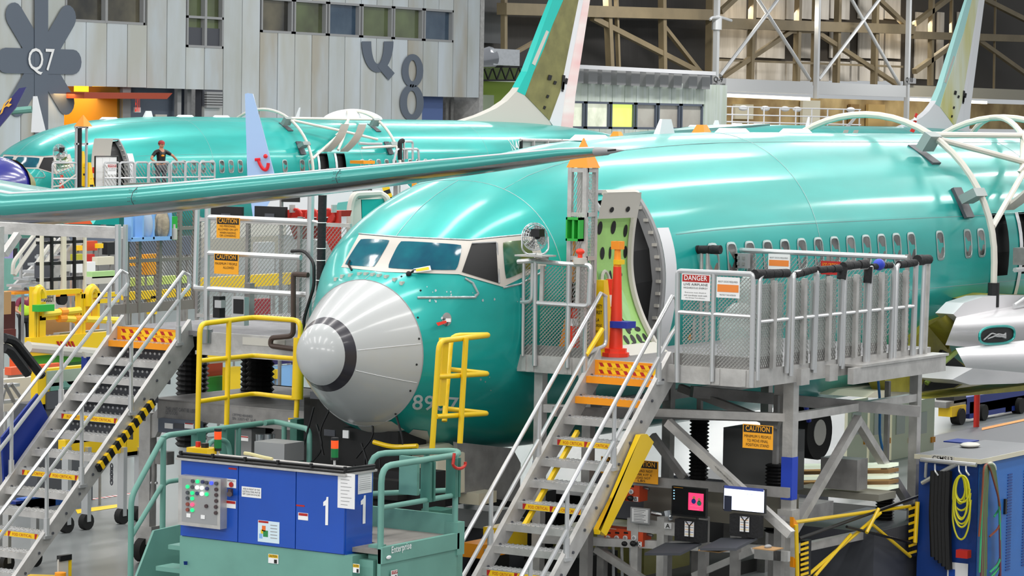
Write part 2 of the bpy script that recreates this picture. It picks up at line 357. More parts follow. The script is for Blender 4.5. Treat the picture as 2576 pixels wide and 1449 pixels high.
# roof-edge joists of office
rf = thing('roof_edge','white roof edge over grey blocking on the low office with lime windows','roof edge',P(1620,180,y=YO))
MB().beam(P(1400,165,y=YO-1),P(1797,185,y=YO-1),.3,.28).obj('edge_beam','white',rf)
for k in range(11):
    p0 = 1405+k*36+R.uniform(-2,2); a = P(p0,182+k*1.9,y=YO-.5)
    MB().box((a.x,YO-.6,a.z-.7),(a.x+1.25,YO+.2,a.z+.35)).obj('block','grey',rf)
MB().box((P(1400,200,y=YO).x,YO+.3,P(1400,206,y=YO).z),(P(1800,200,y=YO).x,YO+.6,P(1400,170,y=YO).z)).obj('backing','dgrey',rf)
# ---- hangar wall far right
YH = 112.
brown = mat('painted_steel_brown','857659',.6,0,.1,2,.2,.5); brownd = mat('painted_steel_dark','3d352a',.7); dk = mat('corrugated_dark','282624',.7,.2,.4,3,.2,1,stretch=(6,1,.1))
creamp = mat('stained_panel','ddd6cb',.7,0,.15,.6,.35,.4,'bdb5a8',stretch=(2.5,1,.4))
bx(1150,-260,1800,330,YH,.3,dk,'wall_far_left',kind='structure')
hw_ = bx(1800,-260,2290,205,YH,.3,brownd,'wall_far_middle',kind='structure')
hr_ = bx(2290,-260,2900,250,YH,.3,mat('corrugated_brown','3f3a34',.7),'wall_far_right',kind='structure')
xs = [1806,1880,1902,1977,2004,2060,2088,2140,2160,2210,2225,2268]
for i in range(0,len(xs)-1):
    for y0_,y1_ in ((-40,50),(72,148),(154,205)):
        if i%2==0 or R.random()<.75: bx(xs[i]+3,y0_+R.uniform(-2,2),xs[i+1]-3,y1_,YH-.25-R.uniform(0,.1),.2,creamp,'cladding_sheet',hw_)
for a,b in ((2305,2345),(2360,2372),(2410,2450)): bx(a,30,b,200,YH-.2,.15,creamp,'cladding_sheet',hr_)
bx(1212,-260,1262,110,YH-.6,.3,mat('corrugated_grey','34383c',.6,0,.6,3,stretch=(8,1,.1)),'cladding_sheet',hw_)
def steel(name,label,segs,m=brown,Y=YH-2.5,cat='steel frame'):
    t = thing(name,label,cat,P(*segs[0][:2],y=Y))
    for s_ in segs:
        px0,py0,px1,py1,w = s_; MB().beam(P(px0,py0,y=Y),P(px1,py1,y=Y),w,w,(0,1,0)).obj('brace' if px0!=px1 and py0!=py1 else 'post' if abs(px0-px1)<25 else 'girt', m, t)
    return t
steel('steel_frame','brown steel bracing over the dark wall left of the column lettered Q-9',[(1262,22,1800,38,.95),(1525,-60,1535,170,.55),(1548,-60,1556,170,.3),(1665,-60,1668,178,.55),(1490,45,1790,198,.45),(1665,60,1760,180,.35),(1300,130,1345,105,.3),(1268,-60,1268,125,.4),(1790,-60,1786,190,.7)])
steel('steel_frame','brown steel bracing in front of the stained panels between columns Q-9 and Q 10',[(1795,58,2290,74,.95),(1895,-60,1887,205,.55),(2010,-60,2003,205,.55),(2055,-60,2048,215,.6),(2110,-60,2103,210,.55),(2205,-60,2198,212,.55),(1990,78,1815,195,.4),(2060,85,2260,215,.42),(1855,-10,1812,30,.45),(2180,-30,2275,60,.45),(1800,150,2270,168,.2),(1990,80,2065,80,.3)])
steel('steel_frame','brown steel bracing right of column Q 10 behind the farthest tail fin',[(2290,88,2600,98,.75),(2505,-60,2500,225,.2),(2345,-60,2340,215,.5),(2395,-60,2390,215,.3),(2300,60,2420,-30,.5),(2300,180,2420,95,.5),(2460,100,2600,200,.45),(2440,-20,2600,60,.5)])
sil = mat('silver_tube','cfd1d2',.4,.3)
t = thing('tubular_brace','thin pale grey diagonal tubes crossing between the columns Q-9 and Q 10','steel frame',P(1900,100,y=YH-4))
for s_ in ((1812,190,1960,-5),(1905,-5,2037,200),(2060,200,2215,-5),(2140,-5,2262,212)): MB().tube([P(s_[0],s_[1],y=YH-4),P(s_[2],s_[3],y=YH-4)],.17,8).obj('diagonal_tube',sil,t)
for a,b,n,l in ((1804,330,'Q-9','slim silver column lettered Q-9 beside the low office'),(2058,248,None,'silver column in the middle of the stained panel wall'),(2287,330,'Q 10','silver column lettered Q 10 left of the farthest tail fin')):
    t = thing('column',l,'column',(P(a,b,y=YH-5).x,YH-5,0))
    px = P(a,0,y=YH-5); q_ = P(a-6,b,y=YH-5)
    MB().beam((px.x,YH-5,0 if n else q_.z),(px.x,YH-5,18),.42,.42).obj('post',sil,t)
    if n:
        MB().box((px.x-.9,YH-5.3,px.z*0+P(a,210,y=YH-5).z),(px.x+1.4,YH-5.25,P(a,196,y=YH-5).z)).obj('plate','grey',t)
        o_ = P(a-8,208,y=YH-5.35); text(n, plane_fn(o_,(1.6,0,0),(0,0,.55)),'btx',t,bold=True)
    if n=='Q-9':
        MB().tube([P(1786,50,y=YH-5.3),P(1790,44,y=YH-5.3),P(1815,44,y=YH-5.3),P(1840,52,y=YH-5.3)],.12,6,fillet=.3).obj('bracket',sil,t)
        MB().cyl(P(1803,75,y=YH-5),P(1804,40,y=YH-5),.45,12).obj('collar',sil,t)
# beam and mezzanine
bmz = thing('crane_beam','long pale grey beam across the far bay between columns Q-9 and Q 10','beam',P(2040,220,y=YH-5))
for a,b in ((1820,2040),(2056,2275)): 
    p = P(a,197+(a-1820)*.04,y=YH-5); q_ = P(b,197+(b-1820)*.04,y=YH-5); MB().box((p.x,YH-5.2,p.z-1.15),(q_.x,YH-4.6,p.z)).obj('girder',mat('beam_grey','bcbebf',.5),bmz)
p = P(2284,214,y=YH-5); q_ = P(2620,214,y=YH-5); MB().box((p.x,YH-5,p.z-1.1),(q_.x,YH-4.4,p.z)).obj('girder',mat('beam_tan','a8a18e',.5),bmz)
tanm = mat('mezz_tan','c8ad78',.7,0,0,8,.4,.3,'8f7448'); 
bx(1826,240,2900,330,YH-1,.3,tanm,'wall_mezzanine',kind='structure')
mz = [ (1850,262,1895,300,'cream'),(2020,252,2062,330,'cream'),(2185,262,2225,330,mat('mezz_lit','caa868',.6)),(2140,262,2160,330,mat('mezz_dim','8c6c3a',.6))]
for a,b_,c_,d_,mm in mz: bx(a,b_,c_,d_,YH-1.4,.3,mm,'wall_bay',kind='structure')
ltm = mat('tube_light','fff1cf',.5,emit=2.2)
ll = thing('strip_light','row of glowing strip lights under the long grey beam','lamp',P(1900,240,y=YH-3))
MB().beam(P(1830,240,y=YH-4.9),P(2035,249,y=YH-4.9),.3,.3).obj('tube',ltm,ll)
ll = thing('strip_light','glowing strip light under the tan beam right of column Q 10','lamp',P(2350,254,y=YH-3))
MB().beam(P(2292,250,y=YH-4.7),P(2480,258,y=YH-4.7),.3,.3).obj('tube',ltm,ll)
# mezzanine guard rail
gr = thing('mezzanine_railing','white railing of the far mezzanine below the long grey beam','railing',P(1980,290,y=YH-7))
for k in range(9):
    px = 1842+k*40; MB().tube([P(px,268+k*.9,y=YH-7),P(px-1,330,y=YH-7)],.07,6).obj('post','white',gr)
for yy in (268,288,306): MB().tube([P(1828,yy,y=YH-7),P(2165,yy+8,y=YH-7)],.06,6).obj('rail','white',gr)
fo = mat('wrapped_white','eceef0',.5,0,1,3)
for k,px in enumerate((1870,1925,1975,2005,2140)):
    c = P(px,272+k,y=YH-6); MB().ball(c,.5,8,(1.6,.5,.5)).obj('wrapped_bundle',fo,None,'white wrapped bundle on the far mezzanine, %s'%(('next to the low office','second from the low office','in the middle of the railing','fourth from the low office','at the right end of the railing')[k]),'bundle','white bundles on the far mezzanine',smooth=True)

MB().box((P(1828,335,y=YH-9).x,YH-9,P(1900,335,y=YH-9).z-.5),(P(2200,335,y=YH-9).x,YH-1,P(1900,335,y=YH-9).z)).obj('floor_mezzanine','grey',kind='structure')
ws=thing('walkway_screen','grey glazed walkway screen at the tail of the far airplane beside its N number','screen',P(1370,370,y=40))
MB().box((P(1312,382,y=40).x,40,P(1312,382,y=40).z),(P(1440,382,y=40).x,40.1,P(1312,352,y=40).z)).obj('panel',mat('screen_grey','9fb3ae',.4),ws)
for a in (1309,1340,1375,1410): MB().box((P(a,384,y=39.9).x,39.85,P(a,384,y=39.9).z),(P(a+3,384,y=39.9).x,39.95,P(a,350,y=39.9).z)).obj('post','blk' if a==1309 else 'alu',ws)
MB().tube([P(1309,352,y=39.9),P(1445,354,y=39.9)],.06,6).obj('rail','alu',ws)
wf=thing('work_frame','small grey frame with black padded post on the far platform under the hoops','frame',P(1030,400,y=41))
for pts,m_,r in ((((1006,402),(1006,356),(1014,354)),'black',.09),(((1016,402),(1016,356),(1038,356),(1038,402)),'alup',.045),(((990,412),(998,375),(1052,375),(1054,405)),'alup',.045),(((1022,400),(1022,378)),'alu',.07)): MB().tube([P(a,c,y=41) for a,c in pts],r,6,fillet=.1).obj('bar',m_,wf)
MB().box((P(903,408,y=41.5).x,41.3,P(903,412,y=41.5).z),(P(932,408,y=41.5).x,41.9,P(903,404,y=41.5).z)).obj('orange_box','org',None,'flat orange box below the right hoop of the far gantry','box')
MB().tube([P(960,362,y=41.3),P(925,362,y=41.3),P(903,360,y=41.3)],.05,6).obj('air_line','alup',None,'pale pipe running between hoop and black grip of the far gantry','pipe')
# ================================================================ AIRCRAFT
ST = [(0,2.73,2.71,.02,2.72,2),(.02,2.79,2.65,.07,2.72,2),(.08,2.86,2.58,.14,2.72,2),(.2,2.93,2.49,.22,2.71,2),(.4,3.01,2.385,.305,2.70,2),(.54,3.06,2.315,.362,2.69,2),(.67,3.135,2.235,.44,2.68,2),(1.0,3.345,2.0,.655,2.675,2),(1.4,3.555,1.765,.895,2.67,2),
(1.7,3.68,1.63,1.06,2.72,2.4),(1.85,3.82,1.58,1.13,2.76,2.8),(2.03,4.04,1.53,1.21,2.82,3.1),(2.3,4.24,1.46,1.32,2.9,3.0),(2.59,4.42,1.40,1.42,3.0,2.7),(3.07,4.63,1.33,1.55,3.12,2.45),(3.48,4.77,1.29,1.64,3.22,2.3),(4,4.93,1.26,1.73,3.32,2.15),(5,5.12,1.24,1.82,3.44,2.03),(6,5.24,1.23,1.865,3.5,2),(7.5,5.33,1.23,1.88,3.52,2),(9,5.38,1.23,1.88,3.52,2),(12,5.40,1.23,1.88,3.52,2),(27,5.40,1.23,1.88,3.52,2),(29,5.39,1.75,1.80,3.6,2),(32,5.35,2.6,1.5,3.95,2),(35,5.22,3.5,1.1,4.35,2),(37.5,5.05,4.2,.65,4.6,2),(39.3,4.85,4.55,.2,4.7,2),(39.5,4.76,4.64,.04,4.7,2)]
_sx = [s[0] for s in ST]
def _cub(x, k):                               # monotone-ish hermite between stations
    if x <= 0: return ST[0][k]
    if x >= 39.5: return ST[-1][k]
    i = 0
    while _sx[i+1] < x: i += 1
    h = _sx[i+1]-_sx[i]; d = (ST[i+1][k]-ST[i][k])/h
    def sl(j):
        if j <= 0 or j >= len(ST)-1: return d
        a = (ST[j][k]-ST[j-1][k])/(_sx[j]-_sx[j-1]); b = (ST[j+1][k]-ST[j][k])/(_sx[j+1]-_sx[j])
        return 0 if a*b <= 0 else 2*a*b/(a+b)
    m0, m1 = sl(i), sl(i+1); t = (x-_sx[i])/h
    return (2*t**3-3*t*t+1)*ST[i][k]+(t**3-2*t*t+t)*h*m0+(-2*t**3+3*t*t)*ST[i+1][k]+(t**3-t*t)*h*m1
_T = [[_cub(i*.02, k) for k in (1,2,3,4,5)] for i in range(1976)]
for i in range(8): 
    x = i*.02
def sec(x):
    q = min(max(x, 0), 39.49)/.02; i = int(q); f = q-i
    if x < .08:                                   # blunt tip needs a root profile
        s_ = math.sqrt(max(x,0)/.08); a = ST[2]; return (2.72+.14*s_, 2.72-.14*s_, .14*s_+.001, 2.72, 2)
    a, b = _T[i], _T[i+1]; return tuple(a[k]*(1-f)+b[k]*f for k in range(5))
def body(x, t, off=0):                            # t=0 starboard(+y), pi/2 crown, pi port(-y)
    zt, zb, w, zm, n = sec(x); c, s_ = math.cos(t), math.sin(t)
    nn = n if s_ > 0 else 2
    y = w*math.copysign(abs(c)**(2/nn), c); z = zm+(zt-zm if s_ > 0 else zm-zb)*math.copysign(abs(s_)**(2/nn), s_)
    return V((x, y, z))
def inside(p):
    if p.x <= 0 or p.x > 39.5: return False
    zt, zb, w, zm, n = sec(p.x); h = zt-zm if p.z > zm else zm-zb
    if p.z <= zm: n = 2
    return (abs(p.y)/w)**n+(abs(p.z-zm)/max(h,1e-4))**n < 1
def hit(px, py, org=(0,0,0), off=.0, d0=30, d1=60, step=.25):
    r = ray(px, py); k = 1/(r.x*sT+r.y*cT); o = V(org); d = d0
    while d < d1 and not inside(CAM+r*(d*k)-o): d += step
    if d >= d1: # silhouettes: closest approach at finer step
        d = d0
        while d < d1 and not inside(CAM+r*(d*k)-o): d += .04
        if d >= d1: return None
    a, b = d-step, d
    for _ in range(14):
        c = (a+b)/2
        if inside(CAM+r*(c*k)-o): b = c
        else: a = c
    return CAM+r*((b)*k-off*k)
def ysurf(x, z, side=-1):
    zt, zb, w, zm, n = sec(x); h = zt-zm if z > zm else zm-zb
    if z <= zm: n = 2
    q = 1-(min(abs(z-zm)/h, 1))**n; return side*w*q**(1/n)
def onbody(x, z, off=0, side=-1):
    y = ysurf(x, z, side); e = .03
    dz = (ysurf(x, z+e, side)-ysurf(x, z-e, side))/(2*e); dx = (ysurf(x+e, z, side)-ysurf(x-e, z, side))/(2*e)
    n = V((-dx*side, 1, -dz)) if side > 0 else V((dx, -1, dz)); n.normalize()
    return V((x, y, z))+n*off
def quadmap(c, u, v):                              # c = tl,tr,br,bl pixels
    x = (c[0][0]*(1-u)+c[1][0]*u)*(1-v)+(c[3][0]*(1-u)+c[2][0]*u)*v
    y = (c[0][1]*(1-u)+c[1][1]*u)*(1-v)+(c[3][1]*(1-u)+c[2][1]*u)*v
    return x, y
def pxpatch(name, c, m, parent, off=.01, nu=10, nv=8, rnd=0, label=None, smooth=True, org=(0,0,0)):
    b = MB()
    def fn(u, v):
        if rnd:
            U, Vv = u*2-1, v*2-1; k = rnd; U2 = U*(1-k*Vv**4*abs(U)**3); V2 = Vv*(1-k*U**4*abs(Vv)**3); u, v = (U2+1)/2, (V2+1)/2
        p = hit(*quadmap(c, u, v), org=org, off=off)
        return p if p is not None else fn.last
    fn.last = V((0,0,0))
    def g(u, v):
        p = fn(u, v); fn.last = p; return p
    return b.grid(g, nu, nv).obj(name, m, parent, label, smooth=smooth)
def pxline(pts, w, b=None, off=.004, org=(0,0,0), sub=14, n=6):
    b = b or MB(); q = []
    for i in range(len(pts)-1):
        for k in range(sub+(i == len(pts)-2)):
            t = k/sub; p = hit(pts[i][0]*(1-t)+pts[i+1][0]*t, pts[i][1]*(1-t)+pts[i+1][1]*t, org=org, off=off)
            if p is not None: q.append(p)
    if len(q) > 1: b.tube(q, w, n)
    return b
DX0, DX1, DZ0, DZ1 = 4.55, 5.43, 2.70, 4.55
WX0 = 13.89; EX = [(WX0+2.1, WX0+2.6), (WX0+3.15, WX0+3.65)]; EZ0, EZ1 = 3.15, 4.15
def tz(x, z): # angle on the port side with height z (constant section)
    zt, zb, w, zm, n = sec(x); s_ = (z-zm)/(zt-zm if z > zm else zm-zb)
    return PI-math.asin(max(-1,min(1,s_)))
BDOME = []
def make_plane(name, label, org, parts_for='A'):
    t = thing(name, label, 'airplane', (0,0,0))
    # fuselage skin
    xs = [1.4+.1*i for i in range(0,12)]+[2.7,2.85,3,3.2,3.4,3.7,4,4.3,DX0,4.75,5,5.2,DX1,5.7,6,6.5,7,8,9,10,11,12,13,14,15,EX[0][0],EX[0][1],EX[1][0],EX[1][1],18,19,20,22,24,26,27,28,29,30,31,32,33,34,35,36,37,37.5,38.2,39,39.3,39.49]
    ts = sorted([2*PI*k/72 for k in range(73)]+[tz(5,DZ0),tz(5,DZ1),tz(16,EZ0),tz(16,EZ1)])
    def fn(u, v):
        return body(xs[round(u*(len(xs)-1))], ts[round(v*(len(ts)-1))])
    def skip(i, j):
        x = (xs[i]+xs[i+1])/2; tt = (ts[j]+ts[j+1])/2; p = body(x, tt)
        if p.y > 0: return False
        if DX0 < x < DX1 and DZ0 < p.z < DZ1 and not ((x<DX0+.05 or x>DX1-.0) and False): return True
        return any(a < x < b for a, b in EX) and EZ0 < p.z < EZ1
    MB().grid(fn, len(xs)-1, len(ts)-1, skip).obj('fuselage', 'teal', t, smooth=True)
    rx = [0,.003,.01,.025,.05,.08,.13,.2,.32,.43,.54]; 
    MB().grid(lambda u, v: (lambda a: V((.33+.396*(1-math.cos(a)), .41*math.sin(a)*math.cos(2*PI*v), 2.69+.4215*math.sin(a)*math.sin(2*PI*v))))(1.0821*u), 12, 48).obj('nose_cap', 'radome', t, smooth=True)
    MB().grid(lambda u, v: body(.54+.13*u, 2*PI*v), 3, 48).obj('nose_ring', 'band', t, smooth=True)
    MB().grid(lambda u, v: body(.67+.73*u, 2*PI*v), 9, 48).obj('radome', 'radome', t, smooth=True)
    b = MB()
    for an in (PI/2, 2.97, PI+.37): MB().tube([body(.68+.7*i/10, an)+V((0,-.002,0)) for i in range(11)], .004, 5).obj('radome_strip', 'white', t)
    MB().tube([body(1.4, 2*PI*k/64) for k in range(64)], .007, 5, closed=True).obj('radome_joint', 'grey', t)
    # cabin interior
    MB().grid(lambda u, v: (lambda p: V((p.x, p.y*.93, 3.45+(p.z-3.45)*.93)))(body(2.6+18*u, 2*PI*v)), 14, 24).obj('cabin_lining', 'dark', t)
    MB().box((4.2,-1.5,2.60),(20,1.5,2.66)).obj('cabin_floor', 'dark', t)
    fz = [DZ0-.06+(DZ1-DZ0+.12)*i/16 for i in range(17)]
    b = MB()                                           # door frame ring
    rim = [onbody(DX0-.03,z,.004) for z in fz]+[onbody(DX0-.03+(DX1-DX0+.06)*k/6,fz[-1],.004) for k in range(1,6)]+[onbody(DX1+.03,z,.004) for z in fz[::-1]]+[onbody(DX1+.03-(DX1-DX0+.06)*k/6,fz[0],.004) for k in range(1,6)]
    b.tube(rim, .04, 6, closed=True)
    b.grid(lambda u, v: onbody(DX1,DZ0+(DZ1-DZ0)*v,-.02)+V((.0,.28*u,0)), 2, 16)
    b.obj('door_frame', 'grey', t, smooth='e')
    for k in range(11):
        p = onbody(DX1-.02, DZ0+.12+(DZ1-DZ0-.24)*k/10, -.03); MB().box(p-V((.02,.03,.02)), p+V((.015,.03,.02))).obj('door_stop', 'offw', t)
    MB().grid(lambda u, v: onbody(DX1+.09+.27*u,DZ0-.1+(DZ1-DZ0-.3)*v,.012), 4, 16).obj('door_surround', 'white', t, smooth=True)
    # passenger windows
    ks = [k for k in range(-14,4) if k != -1 and k != 1]
    for k in ks+[9,10,11,12,13,14,15,16,17,18,19,20,21,22]:
        xc = WX0+.508*k+(.1 if k > 4 else 0); zc = 3.7
        def ell(sx, sz, off, nn=4):
            return [onbody(xc+sx*math.copysign(abs(math.cos(a))**(2/nn),math.cos(a)), zc+sz*math.copysign(abs(math.sin(a))**(2/nn),math.sin(a)), off) for a in [2*PI*i/20 for i in range(20)]]
        A, B_, C_ = ell(.15,.23,.006), ell(.12,.2,.012), ell(.115,.195,.0)
        b = MB(); b.v = [tuple(p) for p in A+B_+C_]; b.f = [(i,(i+1)%20,20+(i+1)%20,20+i) for i in range(20)]+[(20+i,20+(i+1)%20,40+(i+1)%20,40+i) for i in range(20)]
        w = b.obj('cabin_window', mat('window_bezel','9fb0ae',.35,.6), t)
        b = MB(); b.v = [tuple(p) for p in ell(.118,.198,.004)]; b.f = [tuple(range(20))]
        b.obj('pane', mat('cabin_pane','8b8a86',.12,.25,.4,3,.75,1.6,'2a2a28',coat=.6), w)
    # circumferential and longitudinal seams
    b = MB()
    for xx in (3.42,9.9,18.6,27.0): b.tube([body(xx, PI*(.02+.96*k/48)) for k in range(49)], .006, 4)
    for xa, xb, an in ((3.42,27,PI*.62),(DX1+.5,27,PI*.895),(1.42,3.42,PI*.5)): b.tube([body(xa+(xb-xa)*k/40, an) for k in range(41)], .005, 4)
    for xa, xb, zz in ((5.9,27,3.05),): b.tube([onbody(xa+(xb-xa)*k/40, zz, .0) for k in range(41)], .004, 4)
    b.obj('skin_seam', 'seam', t)
    # antennas on the crown
    for xx, m_, h in ((6.6,'white',.05),(8.6,'white',.22),(10.6,'white',.05),(12.6,'white',.05)):
        b = MB(); z = sec(xx)[0]-.02
        if h > .1: b.hexa([(xx-.22,-.05,z),(xx+.22,-.05,z),(xx+.22,.05,z),(xx-.22,.05,z)],[(xx-.1,-.02,z+h),(xx+.16,-.02,z+h),(xx+.16,.02,z+h),(xx-.1,.02,z+h)])
        else: b.hexa([(xx-.4,-.1,z),(xx+.4,-.1,z),(xx+.4,.1,z),(xx-.4,.1,z)],[(xx-.3,-.06,z+h+.03),(xx+.3,-.06,z+h+.03),(xx+.3,.06,z+h+.03),(xx-.3,.06,z+h+.03)])
        b.obj('antenna', m_, t)
    z = 5.36
    b = MB().grid(lambda u, v: V((20.5+1.9*u*2-1.9+ (0), .42*(math.sin(PI*u)**.5)*math.cos(PI*v)*(1-.2*u), z+.42*math.sin(PI*u)**.6*math.sin(PI*v))), 16, 12)
    BDOME.append(b)
    # overwing exits: hatch raised and black opening edge
    for a, c_ in EX:
        b = MB(); N = 10
        for i in range(N):
            pass
        def hat(u, v, th):
            ang = .15+1.15*v; rad = 1.0
            base = V((a+(c_-a)*u, -1.9, 4.2)); return base+V((0,-.95*math.sin(ang)*1.0+.1-th*.5, .75*(1-math.cos(ang))*.6+.6*v+th))
        b.grid(lambda u, v: hat(u, v, 0), 4, 8).grid(lambda u, v: hat(u, v, .09), 4, 8)
        L = [hat(0, v/8, 0) for v in range(9)]; L2 = [hat(0, v/8, .09) for v in range(9)]; R1 = [hat(1, v/8, 0) for v in range(9)]; R2 = [hat(1, v/8, .09) for v in range(9)]
        for i in range(8): b.quad(L[i],L[i+1],L2[i+1],L2[i]); b.quad(R1[i],R1[i+1],R2[i+1],R2[i])
        b.quad(L[8],R1[8],R2[8],L2[8])
        h = b.obj('exit_hatch', 'offw', t, smooth='e')
        MB().grid(lambda u, v: onbody(a-.16+.13*u, EZ0-.35+(EZ1-EZ0+.35)*v, .015), 2, 8).obj('exit_liner', 'white', t)
    return t
def add_fin(t, org, cols, label=None):
    o = V(org); Y = org[1]
    def L(px, py): 
        p = P(px, py, y=Y); return V((p.x-org[0], 0, p.z))
    return L
def finpoly(name, pts, half0, m, t, y0=0):           # flat tapering slab: thickness shrinks with height
    b = MB(); k = len(pts); zt = max(p.z for p in pts); zb = 5.2
    th = lambda p: half0*(1-.75*max(0,min(1,(p.z-zb)/8)))
    lo = [V((p.x, -th(p), p.z)) for p in pts]; hi = [V((p.x, th(p), p.z)) for p in pts]
    b.hexa(lo, hi); return b.obj(name, m, t)
# plane A --------------------------------------------------------
A = make_plane('airplane', 'large teal coated jetliner in the centre, pale nose cone with black ring', (0,0,0))
BO = (41.6,44.7,0); CO = (81.4,44.7,0)
# cockpit glazing traced on the curved nose
def glaze(t, org=(0,0,0)):
    def fr(name, c, m, off, rnd=0, nu=10, nv=8, lab=None): return pxpatch(name, c, m, t, off, nu, nv, rnd, lab, org=org)
    fr('windshield_frame', [(903,590),(1000,598),(968,684),(858,672)], 'wframe', .012)
    fr('windshield_frame', [(1000,598),(1182,606),(1157,690),(968,684)], 'wframe', .012, 0, 14)
    fr('side_window_frame', [(1182,606),(1258,598),(1266,722),(1155,690)], 'wframe', .012)
    fr('side_window_frame', [(1258,598),(1345,590),(1375,668),(1266,722)], 'wframe', .012)
    fr('windshield_pane', [(907,600),(982,603),(942,672),(865,666)], 'glass', .02, .05)
    fr('windshield_pane', [(1006,605),(1164,615),(1150,680),(972,675)], 'glass', .02, .05, 14)
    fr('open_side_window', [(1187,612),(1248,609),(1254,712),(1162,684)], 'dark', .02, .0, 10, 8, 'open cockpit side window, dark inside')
    fr('side_window_pane', [(1264,608),(1330,603),(1350,668),(1272,704)], mat('side_glass','1c6a5a',.08,.3,.3,3,.5,2,'5a6a2a',coat=1), .02, .05)
    b = MB(); b.tube([hit(*p, org=org, off=.03) for p in ((1250,611),(1256,712))], .012, 6).tube([hit(*p, org=org, off=.03) for p in ((1188,612),(1248,609))], .01, 6); b.obj('sliding_rail','grey',t)
glaze(A)
sm = mat('bare_seam_rough','b9c3c4',.3,.6,.3,30,.25,12)
pxline([(1050,749),(1195,748),(1203,738),(1190,712),(1170,700)], .016).obj('panel_seam', sm, A)
pxline([(1266,724),(1310,714),(1372,680)], .014).obj('panel_seam', sm, A)
pxline([(903,588),(1000,596),(1182,604),(1258,596),(1345,588)], .013).obj('panel_seam', sm, A)
b = MB()
for k,(x,y) in enumerate([(846,703),(862,696),(882,693),(905,690),(921,690),(938,692),(954,694),(972,697),(993,704),(1011,713)]):
    p = hit(x,y,off=.0); 
    if p: MB().box(p-V((.03,.02,.02)), p+V((.03,.02,.025))).obj('vortex_fin', 'offw', A)
b = MB()
for (x,y) in [(1051,799),(1054,852),(1048,917),(1032,983),(995,1041),(1058,731),(1010,696)]:
    p = hit(x,y,off=.0); MB().ball(p,.014,6).obj('radome_screw','dark',A)
B = copy_tree(A, BO, 'far teal coated jetliner below the cladding marked Q7 and Q8')
dm = BDOME[0].obj('antenna_dome', 'white', B, smooth=True); dm.matrix_parent_inverse = Matrix.Identity(4)
C = copy_tree(A, CO, 'farthest teal jetliner, only its crown and yellowish tail fin show at upper right')
# wipers, pitot, tag, serial
b = MB(); 
for (x,y,x2,y2,x3,y3) in ((885,680,876,664,880,655),(1028,690,1042,680,1072,678)):
    b.tube([hit(x,y,off=.01),hit(x2,y2,off=.06),hit(x3,y3,off=.05)], .013, 6)
b.ball(hit(1028,689,off=.02),.035,8); b.obj('wiper','black',A)
pxpatch('wiper_tag',[(1040,676),(1082,668),(1085,680),(1042,686)],'paper',A,.07,4,3); pxpatch('tag_stripe',[(1046,677),(1078,671),(1080,678),(1047,683)],'ycri',A,.075,3,2)
b = MB()
def pring(cx,cy,rx,ry,off,n=20): return [hit(cx+rx*math.cos(2*PI*i/n),cy+ry*math.sin(2*PI*i/n),off=off) for i in range(n)]
b.v = [tuple(p) for p in pring(1124,803,12,17,.006)]; b.f=[tuple(range(20))]; b.obj('pitot_plate','aluD',A)
p = hit(1126,806,off=.05); MB().tube([hit(1122,818,off=0),p,hit(1112,800,off=.12)],.018,8).obj('pitot_probe','steel',A)
pxpatch('probe_tag',[(1118,801),(1134,801),(1134,810),(1118,810)],'paper',A,.1,3,3)
pxpatch('remove_flag',[(1097,812),(1122,806),(1124,812),(1102,820)],mat('flag_red','e0301c',.6),A,.12,3,3)
def surftext(t_, c, m, parent, off=.006, bold=False, org=(0,0,0), name='lettering'):
    return text(t_, lambda u, v: hit(*quadmap(c, u, 1-v), org=org, off=off, d0=30 if org[0]==0 else 85, d1=60 if org[0]==0 else 150) or V((0,0,0)), m, parent, name, bold)
surftext('8907',[(1040,992),(1155,1000),(1152,1036),(1036,1031)], mat('stencil','c4d0cf',.5), A, bold=True)
# scuffs and cover film patches
for c in ([(890,1062),(985,1060),(1018,1082),(925,1098)],[(1040,1080),(1075,1084),(1085,1120),(1027,1092)]): pxpatch('film_patch',c,'offw',A,.01,8,4)
b = MB()
for i in range(26):
    x,y = R.choice([(1250,710),(1230,760),(1090,750),(1220,955),(1250,975),(1300,760),(1090,730),(1190,745),(1120,740)]); x += R.uniform(-18,18); y += R.uniform(-10,10); r = R.uniform(1.2,3.2)
    q = [hit(x+r*math.cos(2*PI*k/7)*R.uniform(.6,1.2),y+1.2*r*math.sin(2*PI*k/7),off=.005) for k in range(7)]
    if all(q): b.v += [tuple(p) for p in q]; b.f.append(tuple(range(len(b.v)-7,len(b.v))))
b.obj('paint_scuff','seam',A,kind='stuff')
# port door of A: rotated fully open, its primer-green inner side faces outwards
def doff(z): return .12*((z-3.8)/.85)**2 if z > 3.8 else .42*((3.8-z)/1.1)**2
def doorface(u, z, off=0):
    return V((3.55+.93*u, -1.90-doff(z)-off, z))
dz = [2.66+1.95*i/20 for i in range(21)]
inn = MB().grid(lambda u, v: doorface(u, 2.72+1.60*v, 0), 8, 20).obj('door', 'green', A, 'open cabin door seen from inside, green primer skin with dark lightening holes')
b = MB(); b.tube([doorface(1, z, .03) for z in dz]+[doorface(.86,4.64,.03),doorface(.1,4.64,.03)], .045, 6, fillet=.1)
b.grid(lambda u, v: doorface(u, 4.32+.32*v, .07), 6, 3).grid(lambda u, v: doorface(u, 2.64+.12*v, .06+.10*(1-v)), 6, 3)
b.grid(lambda u, v: doorface(1, 2.66+1.95*v, .06)+V((0,.14*u,0)), 1, 18)
b.tube([doorface(u/6,2.60,.12) for u in range(7)],.03,6)
b.obj('door_rim','offw',inn,smooth='e')
b = MB(); 
hl = [(.30,4.43,.05,.035),(.72,4.43,.05,.035)]
